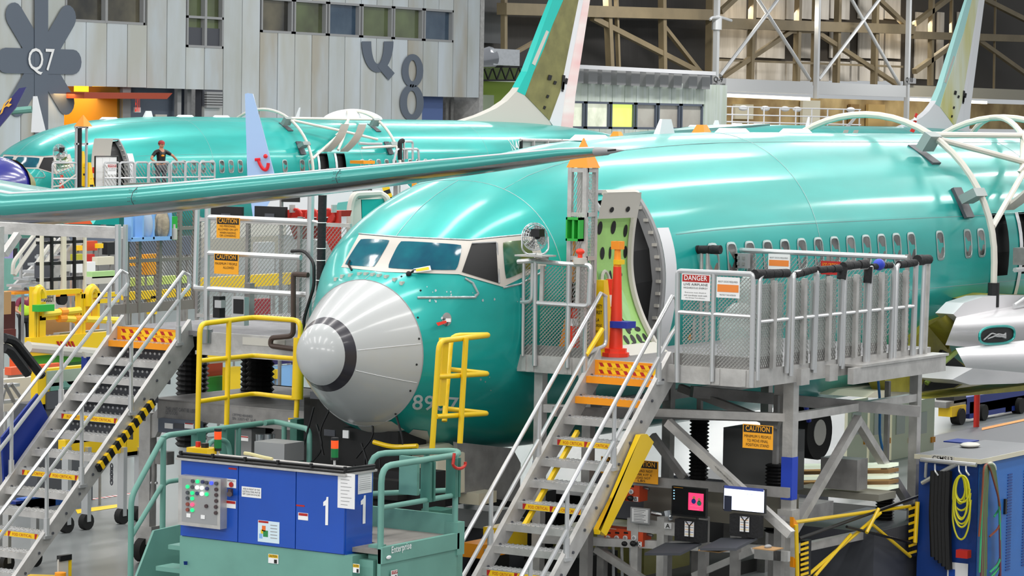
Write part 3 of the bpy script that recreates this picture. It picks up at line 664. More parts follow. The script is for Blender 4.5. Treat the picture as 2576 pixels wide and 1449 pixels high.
hl2 = [(.2,4.2,.06,.085),(.55,4.2,.06,.085),(.88,4.15,.05,.08),(.1,3.88,.05,.08),(.32,3.88,.055,.08),(.52,3.88,.03,.08),(.72,3.88,.05,.08),(.92,3.88,.045,.08),(.52,3.58,.03,.08),(.75,3.6,.07,.04),(.6,3.32,.035,.08),(.12,3.27,.06,.05),(.62,2.98,.05,.07),(.3,2.97,.05,.07),
  (.28,2.93,.05,.06),(.55,2.93,.05,.06),(.8,2.92,.07,.03),(.2,2.81,.05,.055),(.38,2.81,.05,.055),(.56,2.81,.05,.055),(.72,2.81,.05,.055),(.88,2.81,.045,.055),(.5,2.75,.05,.02),(.76,2.75,.05,.02)]
for L_,o_ in ((hl,.08),(hl2,.006)):
    for (u,z,ru,rz) in L_:
        b = MB(); b.v = [tuple(doorface(u+ru*math.cos(2*PI*k/14)*1.05, z+rz*math.sin(2*PI*k/14), o_)) for k in range(14)]; b.f = [tuple(range(14))]
        b.obj('lightening_hole','dark',inn)
b = MB(); b.v += [tuple(doorface(.62+.16*math.cos(2*PI*k/20), 3.24+.24*math.sin(2*PI*k/20), .02)) for k in range(20)]; b.f.append(tuple(range(20)))
b.grid(lambda u,v: doorface(.2+.27*u,3.36+.3*v,.004),2,3); b.obj('latch_cover',mat('primer_light','9bcf86',.5),inn)
MB().tube([doorface(.3+.1*math.cos(2*PI*k/16),3.5+.16*math.sin(2*PI*k/16),.05) for k in range(16)],.022,6,closed=True).obj('handle_ring','offw',inn)
# cabin seats seen through the doorway
MB().box((5.9,-1.3,2.68),(6.3,-.5,3.75)).box((5.9,-.4,2.68),(6.3,.3,3.7)).obj('seat_back','purple',A)
MB().box((5.0,-1.0,3.6),(7.5,1.4,3.64)).obj('overhead_panel','purple',A)
# starboard service door of A swung open beyond the nose
def sdoor(u, v, off=0):
    z = 2.85+1.75*v; return P(895+100*u,640,y=2.6)+V((0,.0+.35*math.cos(PI*(v-.4))-off, z-P(895+100*u,640,y=2.6).z))
cc = [P(905,498,D=40.5),P(975,500,D=41.2),P(1000,640,D=41.2),P(900,700,D=40.3)]
sd = MB().hexa([P(910,500,D=40.6),P(968,498,D=41),P(982,620,D=41),P(912,610,D=40.6)],[q+V((.15,.2,0)) for q in (P(910,500,D=40.6),P(968,498,D=41),P(982,620,D=41),P(912,610,D=40.6))]).obj('service_door','teal',A,'open starboard service door beyond the cockpit roof')
e = [P(882,505,D=40.4),P(893,488,D=40.4),P(960,487,D=41),P(978,500,D=41)]
MB().tube([P(885,745,D=40.2),P(880,640,D=40.3),P(881,520,D=40.4),P(890,490,D=40.4),P(955,487,D=41),P(974,498,D=41),P(982,560,D=41)],.05,8,fillet=.15).prism([P(884,505,D=40.45),P(908,500,D=40.55),P(912,620,D=40.55),P(889,720,D=40.3),P(879,640,D=40.4)],(.1,.1,0)).prism([P(888,490,D=40.45),P(958,487,D=41),P(968,500,D=41),P(908,502,D=40.55)],(.1,.1,0)).obj('door_edge','offw',sd,smooth='e')
# B: white lined door, its opening strip; N-number; fin
def fn2(pts, org):
    o = V(org); return [V((P(x,y,y=org[1]).x-org[0], 0, P(x,y,y=org[1]).z)) for x,y in pts]
def build_fin(t, org, cols, tr=lambda p: p):
    fp = lambda pts: [q for q in fn2([tr(p) for p in pts], org)]
    def add(name, pts, half, m, lab=None):
        b = MB(); zb = 5.2; th = lambda p: half*(1-.75*max(0,min(1,(p.z-zb)/8))); q = fp(pts)
        lo = [V((p.x,-th(p),p.z)) for p in q]; hi = [V((p.x,th(p),p.z)) for p in q]; b.hexa(lo,hi)
        o = b.obj(name,m,None,lab); o.parent = t; o.matrix_parent_inverse = Matrix.Identity(4); return o
    dors=[(1150,306),(1200,290),(1240,272),(1268,253),(1290,230),(1303,212),(1330,240),(1365,290),(1382,322),(1300,312)]
    add('dorsal_fillet', dors, .19, cols[0])
    le=[(1292,230),(1318,180),(1340,120),(1362,60),(1385,0),(1462,-200),(1476,-200),(1412,0),(1385,60),(1362,120),(1335,180),(1312,240)]
    add('fin_leading_edge', le, .2, cols[1])
    add('leading_edge_strip', [(1330,160),(1368,76),(1374,80),(1338,165)], .215, 'offw')
    add('fin_box', [(1312,240),(1335,180),(1362,120),(1385,60),(1412,0),(1476,-200),(1493,-200),(1450,0),(1400,230),(1372,303)], .215, cols[2])
    add('rudder_hinge_panel', [(1372,303),(1400,230),(1450,0),(1493,-200),(1503,-200),(1462,0),(1412,240),(1400,322),(1385,322)], .205, cols[3])
    add('rudder', [(1400,322),(1412,240),(1462,0),(1503,-200),(1513,-200),(1480,0),(1440,240),(1432,326)], .17, cols[4])
    b = MB(); 
    for (x,y,w,h) in ((1370,188,8,14),(1384,203,6,10),(1405,188,6,38),(1413,196,5,16),(1366,238,5,9),(1358,266,5,9),(1405,205,4,26)):
        q = fp([(x,y),(x+w,y+2),(x+w-3,y+h),(x-3,y+h-2)]); b.hexa([V((p.x,-.2,p.z)) for p in q],[V((p.x,-.222,p.z)) for p in q])
    o = b.obj('access_hole','dark',None); o.parent = t; o.matrix_parent_inverse = Matrix.Identity(4)
rud = mat('rudder_stripes','f2ece8',.4,0,0,8,.5,.55,'f0b8b8',stretch=(.2,1,1.3))
build_fin(B, BO, ['offw',mat('fin_teal','1cbcb0',.4),mat('fin_olive','85824f',.4,0,0,8,.3,1.5),'white',rud])
# C's fin is the same shape one bay further aft
def trC(p):
    q = P(p[0],p[1],y=BO[1]); w = q+V((CO[0]-BO[0],0,0)); return project(w)
def project(w):
    d = V(w)-CAM; X, Y_, Z = d.dot(cx_ax), d.dot(cy_ax), d.dot(fwd); return (1288+FPX*X/Z, 724.5-FPX*Y_/Z)
build_fin(C, CO, ['white',mat('fin_pale','a9dcd8',.4),mat('fin_yellowish','c8c25a',.45,0,0,8,.8,.5,'dfe9e6',stretch=(1.2,1,.2)),'white','white'], trC)
sn = surftext('N4022A',[(1277,350),(1342,358),(1345,386),(1290,380)], mat('stencil','c4d0cf',.5), None, org=BO, off=.02, bold=True)
sn.parent = B; sn.matrix_parent_inverse = Matrix.Translation(-V(BO))
# ================================================================ STANDS AND STAIRS
def emesh(o, u, v, pw=.05, ph=.026, w=.0105):
    o, u, v = V(o), V(u), V(v); b = MB(); U, Vn = u.length, v.length; ud, vd = u/U, v/Vn; n = ud.cross(vd)*w*.4
    nu, nv = max(1,int(U/(pw/2))), max(1,int(Vn/ph))
    for j in range(nv):
        for i in range(nu):
            a0 = ((i+j)%2); p = o+ud*(i*pw/2)+vd*(j*ph+a0*ph); q = o+ud*((i+1)*pw/2)+vd*(j*ph+(1-a0)*ph)
            k = vd*w*.62; b.quad(p-k-n, q-k-n, q+k+n, p+k+n)
    return b
def cap(p): return tuple(p)
XF = 2.8
YS = P(1890,968,x=XF).y
XE = P(2330,912,y=YS).x
DZ = P(1890,930,x=XF).z
st = thing('access_platform','grey aluminium work platform with railings beside the open door of the near airplane','platform',(XF,YS,0))
yl = P(1307,925,x=XF).y
MB().box((XF,YS,DZ-.05),(XE,-2.08,DZ)).box((XF,-2.08,DZ-.05),(XF+.25,yl,DZ)).obj('deck','deck',st)
b = MB().box((XF-.06,YS,DZ-.21),(XF,yl,DZ+.0)).obj('fascia','alu',st)
for px in (1325,1345,1430,1440,1790,1812,1878,1903):
    y = P(px,930,x=XF).y; MB().box((XF-.075,y-.03,DZ-.2),(XF-.06,y+.03,DZ-.01)).obj('bolt_plate','alu',b)
MB().box((XF,YS-.06,DZ-.21),(XE,YS,DZ)).obj('fascia','alu',st)
xk = P(2115,905,y=YS).x; MB().box((xk,YS-.3,DZ-.1),(XE+.05,YS-.06,DZ-.07)).box((xk-.2,YS-.28,DZ-.3),(XE,YS-.2,DZ-.1)).obj('side_shelf','alu',st)
for k in range(2):
    xx = P(1993+k*72,955,y=YS).x; MB().box((xx,YS-.12,DZ-.25),(xx+.22,YS-.06,DZ-.05)).obj('pocket','alu',st)
def legpost(px, x=None, y=None, ztop=None, w=.12, name='leg', m='alu'):
    p = P(px,1000,x=x) if x is not None else P(px,1000,y=y)
    MB().box((p.x-w/2,p.y-w/2,GZ),(p.x+w/2,p.y+w/2,ztop or DZ-.2)).obj(name,m,st); return p
L1 = legpost(1360,x=XF+.15); L2 = legpost(1990,y=YS+.12,w=.14); L3 = legpost(2303,y=YS+.12); L4 = legpost(1965,x=4.6,w=.13); 
for x_,y_ in ((L3.x,-2.3),(L1.x,-2.3),(4.9,-2.3)): MB().box((x_-.06,y_-.06,GZ),(x_+.06,y_+.06,DZ-.2)).obj('leg','aluD',st)
MB().box((L2.x-.075,L2.y-.075,.98),(L2.x+.075,L2.y+.075,1.5)).obj('blue_band',mat('band_blue','2447c2',.5),st)
MB().box((L2.x-.1,L2.y-.1,.72),(L2.x+.1,L2.y+.1,.86)).obj('collar','alu',st)
def bar(a, b_, w=.1, h=.1, m='alu', name='crossbar', par=None): return MB().beam(a,b_,w,h).obj(name,m,par or st)
zc = P(1900,1068,x=XF+.2).z
bar((L2.x,L2.y,zc),(L1.x,L1.y,zc)); bar((L2.x,L2.y,zc),(L3.x,L3.y,zc))
bar((L1.x,-2.3,2.05),(L3.x,-2.3,2.05),.09,.12,'aluD'); bar((L2.x,L2.y,.35),(L3.x,L3.y,.3)); bar((L2.x,L2.y,.35),(L1.x,L1.y,.35))
bar(P(1395,1035,y=-2.35),P(1985,1050,y=-3.4),.08,.12,'aluD'); bar(P(1740,985,x=4),P(2310,1035,x=6.5),.1,.14,'aluD')
d1 = bar(P(1680,1062,x=XF+.15),P(1858,1225,x=XF+.15),.1,.1,'alu','brace'); bar(P(1858,1225,x=XF+.15),P(1990,1345,x=XF+.15),.1,.1,'alu','brace')
bar(P(2160,1052,y=YS+.1),P(1996,1335,y=YS+.1),.1,.1,'alu','brace'); bar(P(2155,1055,y=YS+.14),P(2300,1290,y=YS+.14),.1,.1,'alu','brace')
bar(P(1640,1095,x=4.5),P(1722,1205,x=4.5),.09,.09,'aluD','brace'); bar(P(1710,975,x=4.2),P(1960,1070,x=4.2),.09,.09,'aluD','brace'); bar(P(1500,1380,x=3.3),P(1620,1460,x=3.3),.09,.09,'alu','brace')
bar(P(1745,1449,x=3.4),P(1895,1385,x=3.4),.08,.08,'alu','brace')
text('1GP7ME140A0403', (lambda o_,u_,v_: (lambda a,c: o_+u_*a+v_*c))(P(1802,1180,x=XF+.09), P(1846,1222,x=XF+.09)-P(1802,1180,x=XF+.09), V((0,.035,.05))), 'btx', st)
# railings ---------------------------------------------------------------
def loop(pts, r=.03, fil=.08, m='alup', name='rail', par=None, closed=False): return MB().tube(pts, r, 8, fillet=fil, closed=closed).obj(name, m, par or st, smooth='e')
def fpt(px, py): return P(px, py, x=XF-.09)
F = fpt
# left front panel
loop([F(1303,659),F(1350,655)],.032); loop([F(1347,658),F(1345,920)],.03,name='post'); loop([F(1340,662),F(1338,760),F(1305,760)],.026)
loop([F(1349,657),F(1420,664),F(1486,667),F(1481,770),F(1352,762)],.03,.06); loop([F(1432,664),F(1427,925)],.03,name='post'); loop([F(1318,662),F(1315,895)],.022,name='post')
for px in (1365,1456): bar(F(px,668),F(px-3,765),.05,.03,'alu','stiffener')
for a_,c_ in (((1313,895),(1343,662)),((1350,900),(1428,665)),((1432,903),(1480,668))):
    o = F(*a_)+V((.06,0,0)); e_ = F(c_[0],a_[1]); tp = F(a_[0],c_[1]); emesh(o, V((0,e_.y-o.y,0)), V((0,0,tp.z-o.z)), .05,.024).obj('mesh_panel','meshm',st,kind='stuff')
MB().box((XF+.0,F(1500,0).y,DZ),(XF+.04,F(1312,0).y,DZ+.12)).obj('toe_board','aluD',st)
# right front panel
loop([F(1703,962),F(1705,682),F(1895,690),F(1890,975)],.032,.04,name='rail')
loop([F(1796,688),F(1791,960)],.03,name='post'); loop([F(1705,785),F(1890,797)],.026); 
for a_,c_ in (((1710,930),(1792,686)),((1797,935),(1886,690))):
    o = F(*a_)+V((.05,0,0)); e_ = F(c_[0],a_[1]); tp = F(a_[0],c_[1]); emesh(o, V((0,e_.y-o.y,0)), V((0,0,tp.z-o.z)), .05,.024).obj('mesh_panel','meshm',st,kind='stuff')
MB().box((XF+.0,F(1895,0).y,DZ),(XF+.04,F(1700,0).y,DZ+.14)).obj('toe_board','aluD',st)
# side railing on y=YS
S = lambda px, py: P(px, py, y=YS-.09)
sx = [1912,1975,2040,2112,2178,2240,2262,2322]
tops = [688,690,680,672,664,662,664,656]
zr = S(2100,678).z; zm_ = S(2100,790).z
def sp(px, z): q = S(px, 800); return V((q.x, YS-.09, z))
for a,c in ((1908,1985),(1993,2050),(2052,2118),(2122,2182),(2186,2246),(2252,2300)):
    loop([sp(a,DZ-.12),sp(a+2,zr),sp(c,zr),sp(c-4,DZ-.08)],.029,.07)
    loop([sp(a,zm_),sp(c,zm_)],.024,name='mid_rail')
    m_ = (a+c)/2; MB().beam(sp(m_,DZ),sp(m_,zr-.08),.07,.05,(0,1,0)).obj('stiffener','alu',st)
    o = sp(a+2,DZ+.02)+V((0,.06,0)); 
    MB().box((o.x,YS-.02,DZ),(sp(c-2,0).x,YS-.012,DZ+.14)).obj('toe_board','aluD',st)
    emesh(o, V((sp(c-2,0).x-o.x,0,0)), V((0,0,zr-DZ-.1)), .05,.03,.013).obj('mesh_panel','meshm',st,kind='stuff')
    MB().box((o.x,YS+.0,DZ+.1),(sp(c-2,0).x,YS+.006,zr-.12)).obj('clear_sheet',mat('clear_sheet','c4c9c7',.25,0,.5,9,alpha=.55),st)
loop([sp(2300,DZ-.1),sp(2302,zr),sp(2330,zr)],.032,.05); loop([sp(2318,DZ-.1),sp(2322,zr)],.03,name='post'); MB().beam(sp(2328,DZ-.1),sp(2332,zr+.02),.05,.05).obj('post','alu',st)
# foam sleeves
def foam(pts, r=.05, par=None, nm='foam_sleeve'):
    b = MB(); pts=[V(p) for p in pts]
    for i in range(len(pts)-1):
        n = max(1,int((pts[i+1]-pts[i]).length/.16))
        for k in range(n): b.cyl(pts[i].lerp(pts[i+1],k/n), pts[i].lerp(pts[i+1],(k+.93)/n), r*R.uniform(.92,1.08), 10)
    return b.obj(nm,'black',par or st,smooth='e',kind='stuff')
foam([F(1898,690)+V((0,0,0)),sp(1980,zr)],.055); foam([sp(1996,zr-.03),sp(2048,zr+.02)],.045); foam([sp(2054,zr+.01),sp(2110,zr+.01)],.045); foam([sp(2114,zr-.12),sp(2118,zr+.03),sp(2176,zr+.04)],.055); foam([sp(2180,zr-.2),sp(2182,zr+.02)],.055); foam([sp(2190,zr),sp(2240,zr)],.04); foam([sp(2258,zr),sp(2300,zr+.01)],.05); foam([sp(2304,zr+.04),sp(2334,zr+.04)],.07)
MB().ball(sp(2208,zr+.02),.075,10,(1.3,1,1)).obj('blue_tape',mat('tape_blue','2340b8',.5),st,smooth=True)
# far end rail on x=XE
G = lambda px, py: P(px, py, x=XE-.05)
loop([G(1828,628),G(2285,648)],.035,m='alup'); o = G(1830,820); emesh(o, V((0,G(2280,0).y-o.y,0)), V((0,0,G(1830,636).z-o.z)), .06,.035).obj('mesh_panel','meshm',st,kind='stuff')
for px in (1830,1890,1945,2085,2180,2283): bar(G(px,640),V((G(px,640).x,G(px,640).y,DZ)),.05,.04,'aluD','post')
foam([P(1733,628,x=XE-1.2),P(1815,628,x=XE-1.2)],.06); loop([P(1735,632,x=XE-1.2),P(1733,700,x=XE-1.2),V((XE-1.2,P(1733,700,x=XE-1.2).y,DZ))],.05,m='org',name='orange_post')
for px in (1748,1765,1780): loop([P(px,635,x=XE-1.2),V((XE-1.2,P(px,700,x=XE-1.2).y,DZ))],.025,m='alu',name='post')
# socket box on far rail
ob = thing('outlet_box','two grey electrical outlet boxes on the far mesh railing','outlet box',G(1865,650))
for px in (1855,1880):
    p = G(px,655)-V((.1,0,0)); MB().box(p-V((.08,.1,.1)),p+V((0,.1,.1))).obj('box','grey',ob)
    for i in (-.04,.04):
        for k in (-.04,.04): MB().box(p+V((-.09,i-.02,k-.02)),p+V((-.08,i+.02,k+.02))).obj('socket','cream' if px==1855 else 'aluD',ob)
# sign helper: o top-left, u to top-right, v downwards vector
def sign(name,label,o,u,v,base='wtx',head=None,hm='redtx',htxt=None,htm='wtx',lines=(),lm='btx',cat='sign',hh=.3,mark=None,group=None,band=None,stencil=False):
    o,u,v=V(o),V(u),V(v); n=v.cross(u).normalized(); 
    if n.dot(CAM-o) < 0: n = -n
    t = thing(name,label,cat,o,group)
    MB().prism([o,o+u,o+u+v,o+v],-n*.008).obj('panel',base,t)
    if head:
        q=o+n*.003; MB().quad(q+u*.03+v*.03,q+u*.97+v*.03,q+u*.97+v*hh,q+u*.03+v*hh).obj('header',hm,t)
        if htxt: text(htxt, plane_fn(o+n*.006+u*.1+v*(hh-.06),u*.8,-v*(hh-.11)),htm,t,bold=True)
    if band:
        q=o+n*.003; MB().quad(q+u*.04+v*band[0],q+u*.96+v*band[0],q+u*.96+v*band[1],q+u*.04+v*band[1]).obj('colour_band',hm,t)
    for (s_,a,b_,h_,*w_) in lines:                       # text, centre u, v of baseline, height, width
        wd = w_[0] if w_ else .8
        text(s_, plane_fn(o+n*.005+u*(a-wd/2)+v*b_,u*wd,-v*h_),lm,t)
    return t
def flat(a, b_, c_): return a, b_-a, c_-a
X1 = XF-.13
def fs(px0,py0,px1,px2,py2):   # tl(px0,py0) tr px1, bl py2 on front face
    o = P(px0,py0,x=X1); u = V((0,P(px1,py0,x=X1).y-o.y,0)); v = V((0,0,P(px0,py2,x=X1).z-o.z)); return o,u,v
sign('danger_sign','white DANGER LIVE AIRPLANE sign with red header on the right front railing',*fs(1715,688,1787,0,754),head=1,htxt='DANGER',lines=[('LIVE AIRPLANE',.5,.44,.09,.84),('HAZARDOUS ENERGY',.5,.56,.065,.84),('Everyone must check-in',.5,.74,.06,.74),('and coordinate work with',.5,.84,.06,.8),('the Group Coordinator.',.5,.94,.06,.7)])
sign('notice_sign','white BOOT SOCKS REQUIRED notice with orange band on the right front railing',*fs(1803,696,1861,0,748),hm='ortx',band=(.36,.72),lines=[('BOOT SOCKS REQUIRED',.5,.28,.1,.84),('PROTECT THE INTERIOR',.5,.9,.07,.7)],cat='sign')
def gs(px0,py0,px1,py2,X=None):
    X = X or XE-.12; o = P(px0,py0,x=X); return o,V((0,P(px1,py0,x=X).y-o.y,0)),V((0,0,P(px0,py2,x=X).z-o.z))
sign('notice_sign','white BOOT SOCKS REQUIRED notice with orange band on the far mesh railing',*gs(1933,638,1987,680),hm='ortx',band=(.36,.72),lines=[('BOOT SOCKS REQUIRED',.5,.28,.1,.84)],cat='sign')
sign('critical_area_sign','dark red FOD CRITICAL AREA sign on the far mesh railing',*gs(2065,656,2115,690),base='redtx',lm='ytx',lines=[('FOD CRITICAL',.5,.4,.26,.8),('AREA',.5,.8,.26,.4)],cat='sign')
# plastic sheet bag behind the corner
pb = mat('plastic_sheet','dfe8e6',.2,0,1,6,alpha=.5)
MB().ball(P(1860,830,x=XF+.35),.3,14,(.6,.9,1.1)).ball(P(1880,760,x=XF+.3),.16,10,(.5,.8,2.2)).obj('plastic_bag',pb,None,'crumpled clear plastic sheet bundled behind the railing corner','plastic sheet',smooth=True)
# ---- mesh tower, cap, bin, fan, call button
XT = XF+.12
T = lambda px, py: P(px, py, x=XT)
tw = thing('mesh_tower','tall narrow mesh tower with orange peaked cap at the front of the platform','tower',V((XT,T(1465,700).y,DZ)))
y0t, y1t = T(1478,500).y, T(1430,500).y; zt_ = T(1465,422).z
for (x_,y_) in ((XT,y0t+.03),(XT,y1t-.03),(XT+.22,y0t+.03),(XT+.22,y1t-.03)): MB().box((x_-.028,y_-.028,DZ),(x_+.028,y_+.028,zt_)).obj('post','alu',tw)
for z in (zt_-.03, T(1465,540).z, T(1465,650).z): MB().box((XT-.025,y0t,z-.025),(XT+.025,y1t,z+.025)).box((XT,y0t,z-.025),(XT+.23,y0t+.05,z+.025)).obj('crossbar','alu',tw)
emesh((XT,y1t-.05,DZ+.05),(0,y0t-y1t+.1,0),(0,0,zt_-DZ-.1),.032,.036,.010).obj('mesh_panel','meshm',tw,kind='stuff')
emesh((XT+.02,y0t+.02,DZ+.05),(.2,0,0),(0,0,zt_-DZ-.1),.032,.036,.010).obj('mesh_panel','meshm',tw,kind='stuff')
MB().box((XT+.2,y0t,DZ+.5),(XT+.22,y1t,DZ+.9)).obj('back_plate','aluD',tw)
b = MB(); cx_,cy_ = XT+.11,(y0t+y1t)/2; zz = zt_
b.hexa([(cx_-.14,y0t-.02,zz),(cx_+.14,y0t-.02,zz),(cx_+.14,y1t+.02,zz),(cx_-.14,y1t+.02,zz)],[(cx_-.09,cy_-.09,zz+.17),(cx_+.09,cy_-.09,zz+.17),(cx_+.09,cy_+.09,zz+.17),(cx_-.09,cy_+.09,zz+.17)])
b.hexa([(cx_-.07,cy_-.07,zz+.17),(cx_+.07,cy_-.07,zz+.17),(cx_+.07,cy_+.07,zz+.17),(cx_-.07,cy_+.07,zz+.17)],[(cx_-.005,cy_-.005,zz+.36),(cx_+.005,cy_-.005,zz+.36),(cx_+.005,cy_+.005,zz+.36),(cx_-.005,cy_+.005,zz+.36)])
b.obj('cap','conec',tw)
MB().box((XT+.16,y1t+.02,DZ+.3),(XT+.22,y1t+.1,zt_-.75)).prism([(XT+.16,y1t+.02,DZ+.9),(XT+.16,y1t+.2,DZ+.1),(XT+.16,y1t+.02,DZ+.1)],(.06,0,0)).obj('yellow_upright','org',tw)
gb = thing('green_bin','small green plastic bin hung on the mesh tower','bin',T(1455,575)-V((.1,0,0)))
p0 = T(1438,605)-V((.12,0,0)); p1 = T(1473,547)-V((.12,0,0))
b = MB().box((p0.x+.08,p1.y,p0.z),(p0.x+.1,p0.y,p1.z)).box((p0.x-.02,p1.y,p0.z),(p0.x+.1,p1.y+.02,p1.z)).box((p0.x-.02,p0.y-.02,p0.z),(p0.x+.1,p0.y,p1.z)).box((p0.x-.02,p1.y,p0.z),(p0.x+.1,p0.y,p0.z+.03)).box((p0.x-.02,p1.y,p1.z-.03),(p0.x+.1,p0.y,p1.z)); b.obj('shell','gren',gb)
ym = (p0.y+p1.y)/2; MB().box((p0.x-.0,ym-.01,p0.z),(p0.x+.09,ym+.02,p1.z)).obj('divider','gren',gb)
eb = thing('call_button','white beacon base with red mushroom button on the railing beside the tower','button',F(1459,668))
q = F(1459,664); MB().cyl(q,q+V((0,0,.075)),.085,16).obj('base','offw',eb,smooth='e'); MB().cyl(q+V((0,0,.075)),q+V((0,0,.12)),.03,12).ball(q+V((0,0,.15)),.055,12,(1,1,.7)).obj('button','cone',eb,smooth='e')
def fan(name,label,c,r,nrm,foot):
    t = thing(name,label,'fan',foot); c = V(c); n = V(nrm).normalized(); a = n.cross(V((0,0,1))).normalized(); w = a.cross(n)
    wire = mat('fan_wire','c9cdd0',.3,.8); b = MB()
    for rr,of in ((1,0),(.93,.06),(.8,.1),(.62,.13),(.42,.15),(.22,.155),(1,-.05),(.9,-.1),(.7,-.14),(.45,-.16)): b.tube([c+(a*math.cos(2*PI*k/28)+w*math.sin(2*PI*k/28))*r*rr+n*of*r*2.2 for k in range(28)],.004,4,closed=True)
    for k in range(20):
        d = a*math.cos(2*PI*k/20)+w*math.sin(2*PI*k/20); b.tube([c+d*r*.1+n*.34*r,c+d*r*.6+n*.29*r,c+d*r*.9+n*.14*r,c+d*r,c+d*r*.9-n*.2*r,c+d*r*.5-n*.35*r],.0035,4)
    b.obj('guard',wire,t)
    b = MB()
    for k in range(4):
        d0 = 2*PI*k/4
        b.grid(lambda u,v: c+(a*math.cos(d0+.9*u)+w*math.sin(d0+.9*u))*r*(.15+.7*v)+n*(.1*u-.05)*r, 5, 3)
    b.obj('blade','aluD',t,smooth=True)
    MB().cyl(c+n*.05*r,c+n*.55*r,r*.2,14).box(c+n*r*.5+w*r*.15-V((.06,.06,.03)),c+n*r*.5+w*r*.3+V((.06,.06,.04))).obj('motor','blk',t,smooth='e')
    MB().tube([c+a*r*1.02,c+a*r*1.05-w*r*.9,c-w*r*1.25+a*r*.7,c-w*r*1.25-a*r*.7,c-a*r*1.05-w*r*.9,c-a*r*1.02],.012,6,fillet=.06).obj('stand',wire,t)
    MB().box((c-w*r*1.3-V((.16,.2,.02))),(c-w*r*1.3+V((.16,.2,.0)))).cyl(c-w*r*1.3,V(foot),.035,8).obj('bracket','alu',t); return t
fan('pedestal_fan','wire guarded drum fan bracketed over the front railing by the cockpit',F(1357,595)+V((-.1,0,0)),.17,(-.55,-.83,.1),F(1378,652))
# cones on deck
def cone_sign():
    pb_ = P(1512,893,z=DZ); x,y = pb_.x,pb_.y
    t = thing('safety_cone','yellow four-sided SAFETY FIRST cone at the head of the near stairs','cone',(x,y,DZ))
    b = MB(); b.hexa([(x-.17,y-.17,DZ),(x+.17,y-.17,DZ),(x+.17,y+.17,DZ),(x-.17,y+.17,DZ)],[(x-.15,y-.15,DZ+.06),(x+.15,y-.15,DZ+.06),(x+.15,y+.15,DZ+.06),(x-.15,y+.15,DZ+.06)])
    b.hexa([(x-.125,y-.125,DZ+.06),(x+.125,y-.125,DZ+.06),(x+.125,y+.125,DZ+.06),(x-.125,y+.125,DZ+.06)],[(x-.05,y-.05,DZ+.93),(x+.05,y-.05,DZ+.93),(x+.05,y+.05,DZ+.93),(x-.05,y+.05,DZ+.93)]); b.obj('body','yel',t)
    for i,(s_,z,h) in enumerate((('SAFETY',.58,.05),('FIRST',.51,.045),('LA',.42,.04),('SEGURIDAD',.355,.035),('MANDA',.28,.035))):
        hw_ = .105*(1-z/1.5)*(.85 if len(s_)>3 else .3)
        def f(a,c,z=z,h=h,hw_=hw_): zz=z+h*c; off=.125-.075*(zz-.06)/.87; return V((x-off-.004, y+hw_-2*hw_*a, DZ+zz))
        text(s_,f,'btx',t,bold=True)
cone_sign()
def delin(name,label,x,y,z,h,cols,wr=.05,extra=False):
    t = thing(name,label,'cone',(x,y,z))
    MB().cyl((x,y,z),(x,y,z+.05),.17,8).cyl((x+.0,y,z+.05),(x,y,z+.1),.14,8).obj('base',cols[0],t)
    MB().cyl((x,y,z+.1),(x,y,z+h*.78),.085,14,.05).obj('body',cols[0],t,smooth='e')
    if extra:
        MB().cyl((x,y,z+h*.78),(x,y,z+h),.05,12,.035).box((x-.06,y-.06,z+h*.93),(x+.06,y+.06,z+h)).obj('belt_head',cols[1],t)
        MB().box((x-.065,y-.065,z+h*.8),(x+.065,y+.02,z+h*.84)).obj('warning_band','ycri',t)
        MB().box((x-.12,y-.22,z+.36),(x+.1,y+.02,z+.44)).obj('blue_strap',mat('strap_blue','2233a0',.5),t)
    else: MB().cyl((x,y,z+h*.5),(x,y,z+h*.62),.07,14,.062).obj('reflective_band','wtx',t)
    return t
def onx_(px,x): return V((x,P(px,890,x=x).y,DZ))
p = onx_(1549,3.3); delin('belt_post','red cone post with orange belt head in front of the open green door',p.x,p.y,DZ,1.42,('cone','conec'),extra=True)
p = onx_(1531,3.5)-V((0,.0,0)); delin('traffic_cone','red cone with white band behind the orange belt post',p.x,p.y,DZ,1.2,('cone','conec'))
p = onx_(1440,2.98); delin('traffic_cone','red cone seen through the mesh of the left front railing',p.x,p.y,DZ,.75,('cone','conec'))
